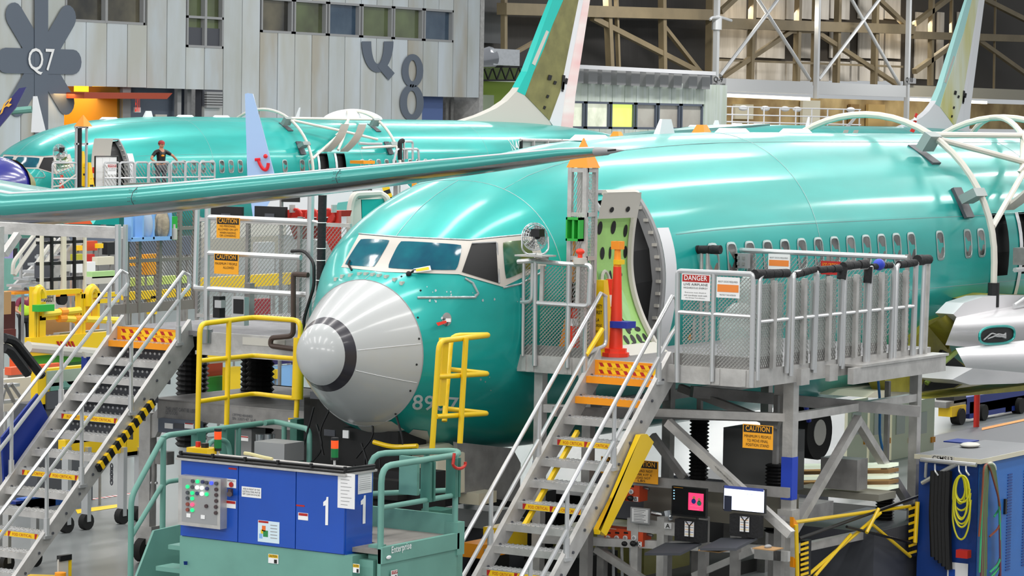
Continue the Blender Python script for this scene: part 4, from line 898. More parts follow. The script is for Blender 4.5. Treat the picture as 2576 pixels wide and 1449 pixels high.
# ---- stairs builder -----------------------------------------------------
fod = mat('fod_tape','f6c915',.45)
def stairs(label, yL, yR, xt, zt, slope, n, dx, org_=2, fodk=(), rails=None, xend=None, risers=()):
    t = thing('platform_stairs',label,'stairs',(xt-n*dx,(yL+yR)/2,GZ))
    zz = lambda x: zt-(xt-x)*slope
    xb = xt-(zt-GZ)/slope
    for y in (yL,yR):
        s_ = 1 if y == yL else -1
        b = MB(); h = .13; b.hexa([(xt+.05,y-.03,zz(xt+.05)+.1),(xt+.12,y-.03,zz(xt)-.22),(xb+.1,y-.03,GZ),(xb-.12,y-.03,GZ)],[(xt+.05,y+.03,zz(xt+.05)+.1),(xt+.12,y+.03,zz(xt)-.22),(xb+.1,y+.03,GZ),(xb-.12,y+.03,GZ)])
        b.obj('stringer','alu',t)
        for k in range(n):
            x = xt-.15-k*dx; MB().cyl((x,y-.045 ,zz(x)-.04),(x,y+.045,zz(x)-.04),.018,8).obj('bolt','dgrey',t)
    for k in range(n):
        x = xt-.1-(k+.4)*dx; z = zz(x)
        tr_ = MB().box((x-.06,yR+.03,z-.035),(x+.2,yL-.03,z)).box((x-.07,yR+.03,z-.08),(x-.05,yL-.03,z)).obj('tread','org' if k < org_ else 'alu',t)
        b = MB(); m_ = 14
        for i in range(m_):
            y = yR+.05+(yL-yR-.1)*(i+.5)/m_
            b.beam((x-.05,y-.02,z+.004),(x+.19,y+.02,z+.004),.018,.008)
        for xx in (x,x+.07,x+.14): b.beam((xx,yR+.04,z+.004),(xx,yL-.04,z+.004),.012,.008)
        b.obj('tread_grip','alup',tr_,kind='stuff')
        if k in fodk:
            MB().quad((x-.073,yL-.1,z-.01),(x-.073,yR+.1,z-.01),(x-.073,yR+.1,z-.075),(x-.073,yL-.1,z-.075)).obj('tape','ycri',tr_)
            for q in (.1,.55): text('FOD CRITICAL',plane_fn((x-.076,yL-.1-(yL-yR-.2)*q,z-.06),(0,-(yL-yR-.2)*.34,0),(0,0,.035)),'redtx',tr_)
            for q in (.0,.47,.94): a_=yL-.1-(yL-yR-.2)*q; MB().quad((x-.075,a_,z-.01),(x-.075,a_-.05,z-.01),(x-.075,a_-.02,z-.075),(x-.075,a_,z-.075)).obj('stripe','redtx',tr_)
        if k in risers:
            rp = MB().box((x+.16,yR+.04,z-.3),(x+.17,yL-.04,z-.03)).obj('riser','dgrey',t); b = MB()
            for i in range(13):
                for j in range(3): b.cyl((x+.158,yR+.08+(i+.5*(j%2))*(yL-yR-.14)/13,z-.08-j*.08),(x+.155,yR+.08+(i+.5*(j%2))*(yL-yR-.14)/13,z-.08-j*.08),.018,8)
            b.obj('riser_hole','alup',rp,kind='stuff')
    return t, zz
yRR, yRL = P(1690,945,x=XF+.1).y, P(1512,915,x=XF+.1).y
stR, zzR = stairs('near aluminium stairs descending from the platform beside the open green door', yRL, yRR, XF-.02, DZ, .94, 13, .245, 2, (3,6,9))
def hrail(t, y, pts, r=.026, m='alup', name='handrail'): return MB().tube([P(a,b_,y=y) for a,b_ in pts], r, 8, fillet=.1).obj(name, m, t, smooth='e')
def slopeline(px,py,y,sl,zend=.0):
    p = P(px,py,y=y); return p
def rails_for(t, y, top, low, sl, zstop, posts, zz):
    a = P(*top,y=y); c = P(*low,y=y)
    h1 = [V((a.x+.12,y,a.z-.05)),a,V((a.x-(a.z-GZ-.75)/sl,y,GZ+.75))]
    MB().tube(h1,.026,8).obj('handrail','alup',t,smooth='e')
    xk = c.x-.12; h2 = [V((a.x+.1,y,a.z-.05)),V((c.x+.05,y,c.z+.04)),c,V((c.x-(c.z-GZ-.4)/sl,y,GZ+.4))]
    MB().tube([h2[0],V((a.x+.14,y,c.z+.08)),c,h2[3]],.026,8,fillet=.08).obj('mid_rail','alup',t,smooth='e')
    for x in posts:
        zt2 = a.z-(a.x-x)*sl
        MB().cyl((x,y,zz(x)+.0),(x,y,zt2),.026,8).cyl((x,y,zz(x)),(x,y,zz(x)+.25),.038,8).box((x-.07,y-.04,zz(x)-.01),(x+.07,y+.04,zz(x)+.03)).obj('post','alup',t,smooth='e')
SL = .925
rails_for(stR, yRR-.02, (1691,745), (1690,838), SL, .0, [XF-.25,XF-1.25,XF-2.25,XF-3.0], zzR)
rails_for(stR, yRL+.02, (1512,737), (1475,890), SL, .0, [XF-.25,XF-1.25,XF-2.25], zzR)
MB().tube([P(1515,828,y=yRL),P(1475,893,y=yRL)],.03,8).obj('yellow_rail_sleeve','yel',stR)
MB().prism([P(1628,1092,y=yRR-.12),P(1645,1112,y=yRR-.12),P(1525,1348,y=yRR-.12),P(1506,1332,y=yRR-.12)],(0,.07,0)).prism([P(1612,1094,y=yRR-.12),P(1628,1092,y=yRR-.12),P(1506,1332,y=yRR-.12),P(1508,1345,y=yRR-.12)],(0,.07,0)).obj('yellow_guard','yel',stR,'yellow foam guard strip under the right stringer')
MB().beam(P(1453,1085,y=yRL-.2),P(1315,1330,y=yRL-.2),.05,.05).obj('yellow_brace','yel',stR)
def topplate(t,y0,y1,x,z,h,hz=1):
    MB().box((x-.02,y0,z-h),(x,y1,z)).obj('top_plate','org',t)
    n=7; w_=(y1-y0)*.86/n
    MB().quad((x-.022,y1-(y1-y0)*.07,z-.03),(x-.022,y0+(y1-y0)*.07,z-.03),(x-.022,y0+(y1-y0)*.07,z-h+.03),(x-.022,y1-(y1-y0)*.07,z-h+.03)).obj('tape','ycri',t)
    for i in range(n):
        a=y1-(y1-y0)*.07-i*w_
        for zz0,zz1 in ((z-.03,z-.03-(h-.06)*.35),(z-h+.03+(h-.06)*.35,z-h+.03)): MB().quad((x-.024,a,zz0),(x-.024,a-w_*.45,zz0),(x-.024,a-w_*.7,zz1),(x-.024,a-w_*.25,zz1)).obj('stripe','redtx',t)
    for q in (.2,.62): text('FOD CRITICAL',plane_fn((x-.026,y1-(y1-y0)*q,z-h*.58),(0,-(y1-y0)*.24,0),(0,0,h*.14)),'redtx',t)
topplate(stR,yRR+.04,yRL-.02,XF-.07,DZ+.0,.19)
# ---- left stand -----------------------------------------------------------
lx = 2.75
LW = lambda px,py: P(px,py,x=lx)
ls = thing('access_platform','grey work platform left of the nose with wire mesh and two CAUTION signs','platform',(lx,3.5,0))
yA, yB = LW(790,800).y, LW(305,820).y; zl = 2.66
MB().box((lx,yA,zl-.06),(7.2,yB,zl)).obj('deck','deck',ls)
fo_ = MB().box((lx-.06,yA,zl-.3),(lx,LW(512,0).y,zl-.0)).box((lx-.1,yA,zl-.3),(lx,LW(512,0).y,zl-.25)).obj('fascia','alu',ls)
MB().box((lx-.07,LW(735,0).y,zl-.13),(lx-.06,LW(628,0).y,zl-.03)).obj('number_plate','offw',fo_)
MB().box((lx-.02,LW(318,0).y,zl-.3),(lx,LW(300,0).y,zl-.02)).obj('fascia','alu',ls)
# gate rails
def L(px,py,dx_=0): return P(px,py,x=lx-.06+dx_)
g_ = lambda pts,r=.036,n='rail': MB().tube(pts,r,8,fillet=.06).obj(n,'alup',ls,smooth='e')
g_([L(523,515),L(519,855)],.042,'post'); g_([L(783,470),L(775,862)],.045,'post'); g_([L(525,546),L(780,558)]); g_([L(525,636),L(757,648)]); g_([L(523,726),L(780,742)])
MB().cyl(L(519,828),L(518,862),.09,14).obj('post_socket','steel',ls,smooth='e')
g_([L(497,515,.5),L(491,725,.5),L(520,727,.1)],.036,'rail'); g_([L(780,555),L(805,560),L(812,700)],.022)
for a_,c_,X in (((497,793),(780,552),.9),((700,800),(880,560),1.1)):
    o = L(*a_,X); e_ = L(c_[0],a_[1],X); tp = L(a_[0],c_[1],X)
    emesh(o,V((0,e_.y-o.y,0)),V((0,0,tp.z-o.z)),.06,.032,.008).obj('mesh_panel','meshm',ls,kind='stuff')
    MB().beam(o,V((o.x,e_.y,o.z)),.05,.05).obj('mesh_frame','alu',ls); MB().beam(tp,V((tp.x,e_.y,tp.z)),.05,.05).obj('mesh_frame','alu',ls)
for px in (500,625,755): MB().beam(L(px,545,.92),L(px-4,800,.92),.05,.05).obj('mesh_post','aluD',ls)
# left mesh fence along x
yf = P(490,768,z=zl+.05).y; Q = lambda px,py: P(px,py,y=yf)
o = Q(312,788); e_ = Q(488,788); tp = Q(312,545)
emesh(V((o.x,yf,zl+.12)),V((e_.x-o.x,0,0)),V((0,0,1.65)),.06,.032,.008).obj('mesh_panel',mat('mesh_brown','8f887f',.5,.3),ls,kind='stuff')
MB().box((o.x-.4,yf-.02,zl),(e_.x,yf+.02,zl+.14)).obj('toe_board',mat('toe_brown','857d76',.5),ls)
for px in (318,348,400,450,490): 
    q = Q(px,700); MB().box((q.x-.03,yf-.03,zl),(q.x+.03,yf+.03,zl+1.85)).obj('mesh_post',mat('post_brown','8f8880',.45,.3),ls)
for z in (zl+.75,zl+1.2,zl+1.85): MB().beam((o.x,yf,z),(e_.x,yf,z),.05,.05).obj('crossbar',mat('post_brown','8f8880',.45,.3),ls)
g_([P(297,565,y=yf-.3),P(297,740,y=yf-.3)],.045,'post'); g_([P(316,565,y=yf-.3),P(314,745,y=yf-.3)],.036,'post')
# legs: corner posts, bellows lift columns on a wheeled base
for x_,y_ in ((7.0,yA+.3),(7.0,yB-.2)): MB().box((x_-.06,y_-.06,GZ),(x_+.06,y_+.06,zl-.05)).obj('leg','aluD',ls)
def bellows(px,x,r,par,z0=.9,z1=2.45):
    y = P(px,900,x=x).y; n=22; pr=[]
    b = MB(); 
    for i in range(n):
        za=z0+(z1-z0)*i/n; zb=z0+(z1-z0)*(i+.5)/n; zc_=z0+(z1-z0)*(i+1)/n
        b.cyl((x,y,za),(x,y,zb),r*.82,14,r).cyl((x,y,zb),(x,y,zc_),r,14,r*.82)
    b.obj('bellows','dark',par); 
for px,x in ((478,4.2),(492,4.9),(655,4.2),(640,4.7)): bellows(px,x,.2,ls)
bs = thing('scissor_lift','grey wheeled steel base stencilled THIS UNIT CANT BE USED OUTDOORS','lift base',(3.3,3,GZ))
bx_=2.9; Bq=lambda px,py: P(px,py,x=bx_)
zt2 = Bq(500,1012).z; yb0,yb1 = Bq(790,1000).y, Bq(365,1000).y
MB().box((bx_,yb0,zt2-.06),(5.6,yb1-.1,zt2)).box((bx_-.02,yb0,zt2-.26),(bx_,Bq(408,0).y,zt2-.02)).obj('top_plate','aluD',bs)
MB().box((bx_,yb0-.6,zt2-.02),(5.8,yb0,zt2+.0)).obj('side_plate','dgrey',bs)
MB().prism([Bq(368,1060),Bq(408,1015),Bq(408,1062),Bq(390,1100),Bq(368,1105)],(.1,0,0)).obj('gusset','alu',bs)
MB().box((bx_-.02,Bq(390,0).y,GZ+.25),(bx_+.12,Bq(362,0).y,zt2-.2)).obj('leg','alu',bs); MB().box((bx_-.04,Bq(398,0).y,GZ+.25),(bx_+.15,Bq(358,0).y,GZ+.5)).obj('foot','alu',bs)
MB().box((5.5,yb0,.3),(5.6,yb1,zt2)).obj('rear_plate','aluD',bs)
MB().box((bx_,yb0,GZ+.3),(bx_+.1,yb0+.1,zt2)).obj('leg','aluD',bs)
for y in (Bq(375,0).y, yb0+.1):
    for x in (bx_+.1,5.4):
        c = MB().cyl((x-.1,y-.06,GZ+.17),(x-.1,y+.06,GZ+.17),.17,16).obj('wheel','rubber',bs,smooth='e'); MB().box((x-.06,y-.08,GZ+.17),(x+.06,y+.08,GZ+.34)).obj('caster_fork','aluD',c)
text('THIS UNIT CANT BE USED',plane_fn(Bq(420,1032)+V((-.03,0,0)),(0,Bq(498,0).y-Bq(420,0).y,0),(0,0,.05)),'dgrey',bs); text('OUTDOORS',plane_fn(Bq(420,1041)+V((-.03,0,0)),(0,Bq(450,0).y-Bq(420,0).y,0),(0,0,.045)),'dgrey',bs)
text('17P7ME140A0403',plane_fn(Bq(588,1046)+V((-.03,0,0)),(0,Bq(638,0).y-Bq(588,0).y,0),(0,0,.035)),'dgrey',bs); text('SN 3207147  U-4',plane_fn(Bq(588,1055)+V((-.03,0,0)),(0,Bq(646,0).y-Bq(588,0).y,0),(0,0,.035)),'dgrey',bs)
def bbox(px0,py0,px1,py1,x,dp,m,name,par,**k):
    a=P(px0,py0,x=x); c=P(px1,py1,x=x); return MB().box((x,c.y,c.z),(x+dp,a.y,a.z)).obj(name,m,par,**k)
bp = bbox(398,1052,497,1096,bx_-.12,.12,'bgrey','control_panel',bs)
for a_,c_,m_ in ((414,434,'wtx'),(437,462,'dgrey'),(464,486,'wtx')): bbox(a_,1064,c_,1079,bx_-.13,.01,m_,'label_plate',bp)
bbox(465,1064,485,1068,bx_-.135,.01,'redtx','label_header',bp)
bbox(575,1075,632,1160,bx_+.3,.3,'grey','electrical_box',bs); bbox(640,1112,715,1165,bx_-.3,.3,'grey','electrical_box',bs)
bbox(520,1100,545,1140,bx_,.2,'grey','electrical_box',bs); bbox(390,1135,420,1170,bx_-.1,.15,'aluD','electrical_box',bs)
for px in (668,690): q=Bq(px,1100)-V((.1,0,0)); MB().cyl(q-V((0,0,.1)),q+V((0,0,.05)),.07,14).obj('filter_can','steel',bs,smooth='e')
for px,py,w_,m_ in ((652,1142,20,'redtx'),(604,1096,20,'redtx')): 
    lb=bbox(px,py,px+w_,py+14,bx_-.32,.01,'wtx','warning_label',bs); bbox(px+1,py+1,px+w_-1,py+5,bx_-.33,.01,m_,'label_header',lb)
bbox(655,1125,668,1138,bx_-.32,.01,'wtx','label_plate',bs)
bbox(725,1052,746,1070,bx_-.05,.03,'wtx','caution_label',bs); bbox(725,1051,746,1058,bx_-.06,.01,'ycri','caution_header',bs)
text('CAUTION',plane_fn(P(727,1057,x=bx_-.065),(0,P(744,0,x=bx_-.065).y-P(727,0,x=bx_-.065).y,0),(0,0,.02)),'btx',bs)
for pts,r,m_ in (([(388,1140),(388,1200),(384,1255)],.035,'aluD'),([(380,1215),(395,1215)],.02,'alup')): MB().tube([P(a,c,x=bx_-.05) for a,c in pts],r,8).obj('conduit',m_,bs)
# pipes hung on left platform
for pts,r,m_,l_ in (([(755,880),(680,870),(682,850),(738,845),(738,690),(748,690),(775,692)],.035,mat('pipe_brown','4a3a33',.6),'brown iron pipe run down the face of the left platform'),([(733,632),(765,630),(790,660),(790,720),(765,800),(762,880)],.022,'blk','black hose looping beside the right post of the left platform')):
    MB().tube([L(a,c,-.12) for a,c in pts],r,8,fillet=.08).obj('pipe' if 'iron' in l_ else 'hose',m_,None,l_,'pipe' if 'iron' in l_ else 'hose',smooth='e')
fp_ = thing('foam_post','tall black foam wrapped post with white ties beside the nose','post',L(812,760,-.2))
pts = [L(812,470,-.25),L(806,760,-.25)]; b = MB(); b.tube([pts[0],L(809,600,-.25),L(806,750,-.25)],.055,12).obj('sleeve','black',fp_,smooth='e')
for k in (490,560,625,655,705): q=L(811-(k-470)*.02,k,-.25); MB().tube([q+V((.06*math.cos(2*PI*i/10),.06*math.sin(2*PI*i/10),0)) for i in range(10)],.006,4,closed=True).obj('cable_tie','wtx',fp_)
bbox(615,712,628,800,lx+.2,.1,'aluD','switch_box',ls); bx1=bbox(583,746,614,820,lx-.1,.1,'alup','switch_frame',ls); bbox(587,752,611,790,lx-.11,.02,'dark','switch_face',bx1)
bbox(536,745,552,800,lx-.1,.12,'blk','black_track',ls); bbox(540,755,556,775,lx-.14,.1,'alup','track_box',ls)
# signs on the gate
def ls_(px0,py0,px1,py2,dx_=-.12):
    o=L(px0,py0,dx_); return o,V((0,L(px1,py0,dx_).y-o.y,0)),V((0,0,L(px0,py2,dx_).z-o.z))
def caution(label,o,u,v,lines): return sign('caution_sign',label,o,u,v,base='ytx',head=1,hm='btx',htxt='CAUTION',htm='ytx',hh=.33,lines=lines)
caution('upper CAUTION sign on the left platform gate, about personnel when raising',*ls_(545,546,603,598),[('NO PERSONNEL',.5,.47,.1,.7),('ALLOWED ON LIFT',.5,.63,.1,.86),('WHEN RAISING',.5,.79,.1,.7),('OR LOWERING',.5,.93,.1,.7)])
caution('lower CAUTION sign on the left platform gate, maximum 7 people allowed',*ls_(539,637,600,688),[('MAXIMUM 7 PEOPLE',.5,.55,.12,.9),('ALLOWED',.6,.74,.12,.45)])
sign('notice_sign','white sign top edge under the wing ending in Group Coordinator',*ls_(512,490,570,516,.3),lines=[('coordinate work with',.5,.55,.2,.8),('the Group Coordinator.',.5,.9,.2,.8)])
# left stairs
yLR, yLL = P(470,842,x=lx).y, P(302,830,x=lx).y
stL, zzL = stairs('left aluminium stairs descending from the mesh fenced platform, perforated risers', yLL, yLR, lx-.0, zl, .90, 13, .25, 1, (4,7,10), risers=(0,1,2,3,4))
rails_for(stL, yLR-.02, (462,684), (464,735), .82, .0, [lx-.2,lx-1.15,lx-2.1,lx-2.75], zzL)
rails_for(stL, yLL+.02, (305,680), (308,732), .82, .0, [lx-.2,lx-1.15,lx-2.1], zzL)
topplate(stL,yLR+.04,yLL-.02,lx-.07,zl,.2)
hz = MB()
a_,c_ = P(385,1010,y=yLR-.05),P(245,1180,y=yLR-.05)
MB().beam(a_,c_,.06,.1).obj('hazard_bar','blk',stL)
for k in range(9): MB().beam(a_.lerp(c_,(k+.25)/9),a_.lerp(c_,(k+.65)/9),.065,.105).obj('hazard_stripe','ycri',stL)
MB().prism([P(5,1100,y=yLL+.1),P(95,990,y=yLL+.1),P(128,1065,y=yLL+.1),P(12,1240,y=yLL+.1)],(0,.03,0)).obj('blue_board','navy',None,'dark blue panel leaning beside the left stairs','panel')
q = P(281,1168,y=yLR-.02); b = MB()
for k in range(5): b.tube([q+V((.02*math.cos(2*PI*i/8) if k%2 else 0,.02*math.cos(2*PI*i/8) if not k%2 else 0,-.05*k-.03+.04*math.sin(2*PI*i/8))) for i in range(8)],.008,5,closed=True)
b.obj('hanging_chain','dgrey',None,'short chain hanging under the left stair stringer','chain')
# ================================================================ WINGS, HOOPS, DOCK
def pz(pts, Y, th, m, name, par=None, **k): return MB().prism([P(a,c,y=Y) for a,c in pts],(0,th,0)).obj(name,m,par,**k)
def pxx(pts, X, th, m, name, par=None, **k): return MB().prism([P(a,c,x=X) for a,c in pts],(th,0,0)).obj(name,m,par,**k)
def pxbox(px0,py0,px1,py1,X,th,m,name,par=None,**k): return bbox(px0,py0,px1,py1,X,th,m,name,par,**k)
# near tailplane crossing the picture
wg = thing('aircraft_wing','long slim teal leading edge with polished grey underside crossing in front of everything at left','wing',P(0,520,D=31))
SD = [(-500,502,142),(-200,502,112),(0,524,90),(330,500,75),(845,449,59),(1180,413,43),(1400,387,29),(1490,381,22)]
def wst(px):
    for i in range(len(SD)-1):
        if px <= SD[i+1][0] or i == len(SD)-2:
            t = (px-SD[i][0])/(SD[i+1][0]-SD[i][0]); return P(px, SD[i][1]*(1-t)+SD[i+1][1]*t, D=31), (SD[i][2]*(1-t)+SD[i+1][2]*t)/239.
def wpt(px, c, h): o, t = wst(px); return V((o.x+c*t*1.6, o.y, o.z+h*t))
tp = [(3.2,.1),(1.6,.42),(.9,.5),(.45,.47),(.2,.38),(.06,.22),(0,.03),(.03,-.1),(.09,-.2)]
up_ = [(.09,-.2),(.3,-.33),(.8,-.45),(1.4,-.5),(2.2,-.42),(3.2,.05)]
PX = [-500,-200,0,160,330,500,680,845,1000,1180,1300,1400,1490]
tealw = mat('slat_teal','3f9f98',.28,.25,.03,2,.1,1,coat=.4); under = mat('polished_underside','a6a9ad',.16,.85,.5,1.2,.2,1.5,stretch=(1,1,5))
MB().grid(lambda u,v: wpt(PX[round(u*12)],*tp[round(v*8)]),12,8).obj('leading_edge',tealw,wg,smooth=True)
MB().grid(lambda u,v: wpt(PX[round(u*12)],*up_[round(v*5)]),12,5).obj('underside',under,wg,smooth=True)
MB().tube([wpt(px,.25,.41) for px in PX],.012,6).obj('edge_strip','white',wg)
o_,t_ = wst(1490); ti = P(1572,378,D=31)
MB().grid(lambda u,v: (lambda k,q: V((q.x+(.5+.5*math.cos(2*PI*v))*t_*1.5*k*1.2*(1-.2*u), q.y, q.z+math.sin(2*PI*v)*.5*t_*k)))(max(0,(1-u**1.6)),o_.lerp(ti,u)),8,16).obj('tip_fairing','grey',wg,smooth=True)
MB().beam(P(1528,379,D=30.9),P(1550,377,D=30.9),.012,.02).obj('tip_slot','dark',wg)
for sx_ in (330,845):
    b = MB().tube([wpt(sx_,*q)+V((-.003,0,0)) for q in tp[4:]],.004,5); b.obj('slat_joint','dgrey',wg)
    b = MB()
    for dx_ in (-9,-5,5,9):
        for h in (.3,.2,.05,-.08): q = wpt(sx_+dx_,.03 if h<.2 else .08,h); b.ball(q+V((-.012,0,0)),.0045,5)
    b.obj('fastener','dgrey',wg,kind='stuff')
# far-side wing of A with its pale blue winglet
w2 = thing('winglet','pale blue winglet with red smile mark rising behind the long teal leading edge','winglet',P(650,470,D=65))
def dz_(pts,D,th,m,name,par,**k): return MB().prism([P(a,c,D=D) for a,c in pts],V((sT,cT,0))*th).obj(name,m,par,**k)
pb2 = mat('winglet_blue','a9c6ef',.35,coat=.4)
dz_([(616,236),(623,234),(636,236),(662,330),(690,440),(705,560),(640,575),(622,440)],65,.12,pb2,'blade',w2)
dz_([(700,470),(1000,440),(1080,520),(980,640),(640,575)],64.5,.15,'white','wing_panel',w2)
dz_([(850,510),(1000,490),(1010,530),(840,535)],64.2,.1,mat('wing_teal','5fb3ab',.4),'wing_edge',w2)
rs = mat('smile_red','e01f2d',.4)
def stroke(pts,r,D,par,m,n=6): MB().tube([P(a,c,D=D) for a,c in pts],r,n,fillet=.05).obj('mark',m,par)
stroke([(641,402),(655,401)],.035,64.9,w2,rs); stroke([(650,404),(655,416),(662,426),(670,428),(674,420),(675,410)],.04,64.9,w2,rs); MB().ball(P(668,393,D=64.9),.05,8).obj('mark',rs,w2)
# far left: airline winglet and blue nacelle of another airplane, white winglet
w3 = thing('winglet','dark blue winglet with yellow letters IR at the far left','winglet',P(0,350,D=70))
dz_([(-90,420),(-60,350),(48,222),(66,219),(40,270),(0,318),(-60,400)],70,.12,mat('winglet_navy','1f1f6b',.35,coat=.4),'blade',w3)
o3=P(-16,303,D=69.9); u3=P(30,262,D=69.9)-o3; v3=P(-6,275,D=69.9)-o3; text('IR',plane_fn(o3,u3,v3),mat('letters_yellow','f2b63a',.5),w3,bold=True)
w4 = thing('winglet','plain white winglet standing left of the painted asterisk leg','winglet',P(95,320,D=118))
dz_([(83,242),(92,242),(114,333),(78,333)],118,.2,'white','blade',w4); MB().tube([P(24,280,D=118),P(80,275,D=118)],.14,8).obj('boom','tealp',w4)
nc = thing('engine_nacelle','dark blue and olive engine cowl poking in at the left edge','engine',P(0,440,D=66))
cN = P(-12,470,D=66)
MB().grid(lambda u,v: cN+V((-.9+1.6*u, .75*math.cos(2*PI*v)*(1-.35*u**3), .75*math.sin(2*PI*v)*(1-.35*u**3))),8,20,).obj('cowl',mat('cowl_blue','1b1f8f',.2,coat=.6),nc,smooth=True)
MB().grid(lambda u,v: cN+V((.5+.5*u, .62*math.cos(2*PI*v)*(1-.5*u), .62*math.sin(2*PI*v)*(1-.5*u))),4,20).obj('tail_cone','olive',nc,smooth=True)
# B wing seen between the crowns
w5 = thing('aircraft_wing','thin teal wing edge lying low over the crown of the near airplane','wing',P(1650,335,y=24))
MB().prism([P(1440,352,y=24),P(1600,332,y=26),P(1800,314,y=30),P(1905,311,y=31),P(1905,316,y=31),P(1800,325,y=30),P(1600,345,y=26),P(1440,366,y=24)],(1.0,0,0)).obj('leading_edge',tealw,w5)
for px,py in ((1300+0,345),(1655,338)): pass
# hoop gantries over the fuselages
def hoop(org, label):
    t = thing('hoop_gantry',label,'gantry',(15+org[0],org[1],0)); o = V(org); wt = mat('gantry_white','d8d3c8',.4)
    def ar(x,a,r=2.28,rz=None): return o+V((x, -r*math.cos(a), 3.42+(rz or r)*math.sin(a)))
    xs = [15.0,20.4]
    for x in xs:
        MB().tube([o+V((x,-2.28,2.75))]+[ar(x,a*PI/180) for a in range(0,150,6)],.055,8).obj('hoop',wt,t,smooth='e')
        MB().cyl(o+V((x,-2.28,2.72)),o+V((x,-2.28,3.1)),.09,10).obj('foot_grip','black',t)
        for a in (28,58):
            q = ar(x,a*PI/180); n = (q-(o+V((x,0,3.42)))).normalized(); f_ = V((0,n.z,-n.y))
            MB().beam(q-n*.08-f_*.0-V((.32,0,0)),q-n*.08+V((.1,0,0)),.14,.28,n).obj('clamp',mat('clamp_grey','8f9a98',.4,.3),t)
            MB().beam(q-n*.33-f_*.26,q-n*.33+f_*.26,.3,.05,n).obj('pad','dgrey',t)
    MB().tube([ar(15.6+.05*a,a*PI/180) for a in range(118,18,-6)],.05,8).obj('diagonal_hoop',wt,t,smooth='e')
    MB().tube([ar(xs[0],60*PI/180),ar(xs[1],60*PI/180)],.05,8).obj('tie_tube',wt,t); MB().tube([ar(xs[0],57*PI/180),ar(17.6,42*PI/180),ar(19.4,33*PI/180)],.05,8).obj('tie_tube',wt,t)
    MB().tube([ar(xs[0]+.05,14*PI/180),ar(17.0,36*PI/180),ar(18.8,62*PI/180)],.05,8).obj('tie_tube',wt,t); MB().tube([ar(18.2,24*PI/180),ar(xs[1],26*PI/180)],.05,8).obj('tie_tube',wt,t)
    q = ar(17.2,38*PI/180); MB().prism([q+V((-.25,-.03,0)),q+V((0,-.03,.12)),q+V((.25,-.03,0)),q+V((0,-.03,-.12))],(0,.05,0)).obj('gusset',wt,t)
    return t
hoop((0,0,0),'white tubular hoop gantry clamped over the near airplane at the right edge')
hoop(BO,'white tubular hoop gantry clamped over the far airplane behind the pale blue winglet')
# crates and step at the overwing exits
for og,lb in (((0,0,0),'grey step box hung at the overwing exit, right edge'),(BO,'grey step box hung at the overwing exit of the far airplane')):
    o=V(og); t=thing('step_box',lb,'step',o+V((16.4,-2.4,3)))
    MB().box(o+V((15.9,-2.75,3.35)),o+V((17.0,-2.2,3.62))).prism([o+V((16.1,-2.7,3.35)),o+V((17.0,-2.7,3.35)),o+V((17.0,-2.7,2.75)),o+V((16.5,-2.7,2.75))],(0,.4,0)).obj('box','aluD',t)
    MB().tube([o+V((15.3,-2.5,3.3)),o+V((16.1,-2.5,3.3))],.04,6).tube([o+V((15.3,-2.5,2.72)),o+V((17.3,-2.5,2.78))],.03,6).tube([o+V((15.3,-2.5,2.75)),o+V((16.3,-2.5,3.0))],.03,6).obj('bracket','alup',t)
# wing root of A: white fairing, olive cavity, lower panels
wr = thing('wing_root','white wing root fairing with open olive cavity below the cabin windows at right','wing',(17,-2.5,1))
whm = mat('fairing_white','e6e4e6',.3,coat=.4)
YF=-2.2
pz([(2440,752),(2490,738),(2576,742),(2700,745),(2700,760),(2576,748),(2500,752)],YF+.1,.3,'yolive','upper_edge',wr)
MB().grid(lambda u,v: (lambda c: P(c[0],c[1],y=YF-.9*math.sin(PI*min(1,v*1.1+.05))**.8*(.3+.7*u)))(quadmap([(2408,792),(2700,745),(2700,900),(2378,868)],u,v)),12,10).obj('fairing',whm,wr,smooth=True)
pz([(2398,790),(2425,762),(2475,746),(2540,742),(2700,746),(2700,800),(2500,800),(2425,815)],YF-.15,.3,whm,'upper_fairing',wr)
MB().grid(lambda u,v: (lambda c: P(c[0],c[1],y=YF-1.0-.35*math.sin(PI*v)*(.3+.7*u)))(quadmap([(2404,876),(2720,840),(2720,950),(2430,925)],u,v)),12,8).obj('lower_fairing',whm,wr,smooth=True)
MB().grid(lambda u,v: (lambda c: P(c[0],c[1],y=YF+.35-.4*math.sin(PI*v)))(quadmap([(2408,775),(2425,780),(2385,880),(2335,820)],u,v)),6,8).obj('olive_skin','yolive',wr,smooth=True)
pz([(2330,812),(2408,780),(2412,800),(2384,860),(2400,900),(2440,925),(2480,935),(2380,990),(2240,985),(2225,955)],YF+.45,.3,'yolive','cavity_skin',wr)
pz([(2345,930),(2372,880),(2390,890),(2430,925),(2450,945),(2400,975),(2320,985)],YF+.3,.05,'dark','cavity',wr)
b=MB(); b.v=[]; 
el=[(2508+44*math.copysign(abs(math.cos(a))**.7,math.cos(a)),843+22*math.copysign(abs(math.sin(a))**.7,math.sin(a))-.1*44*math.cos(a)) for a in [2*PI*k/28 for k in range(28)]]
pz(el,YF-1.02,.02,'dark','access_hole',wr); MB().tube([P(a,c,y=YF-1.03) for a,c in el],.02,6,closed=True).obj('hole_rim','teal',wr)
b=MB()
for k in range(5): b.tube([P(2475+k*10,855-k*3,y=YF-1.05),P(2495+k*8,838+((k*7)%12),y=YF-1.05),P(2530,850-k*3,y=YF-1.05)],.012,5,fillet=.05)
b.obj('wiring','grey',wr,kind='stuff')
MB().tube([P(2330,965,y=YF+.1),P(2370,915,y=YF),P(2405,885,y=YF)],.04,6).obj('green_seal',mat('seal_green','8aa04a',.5),wr)
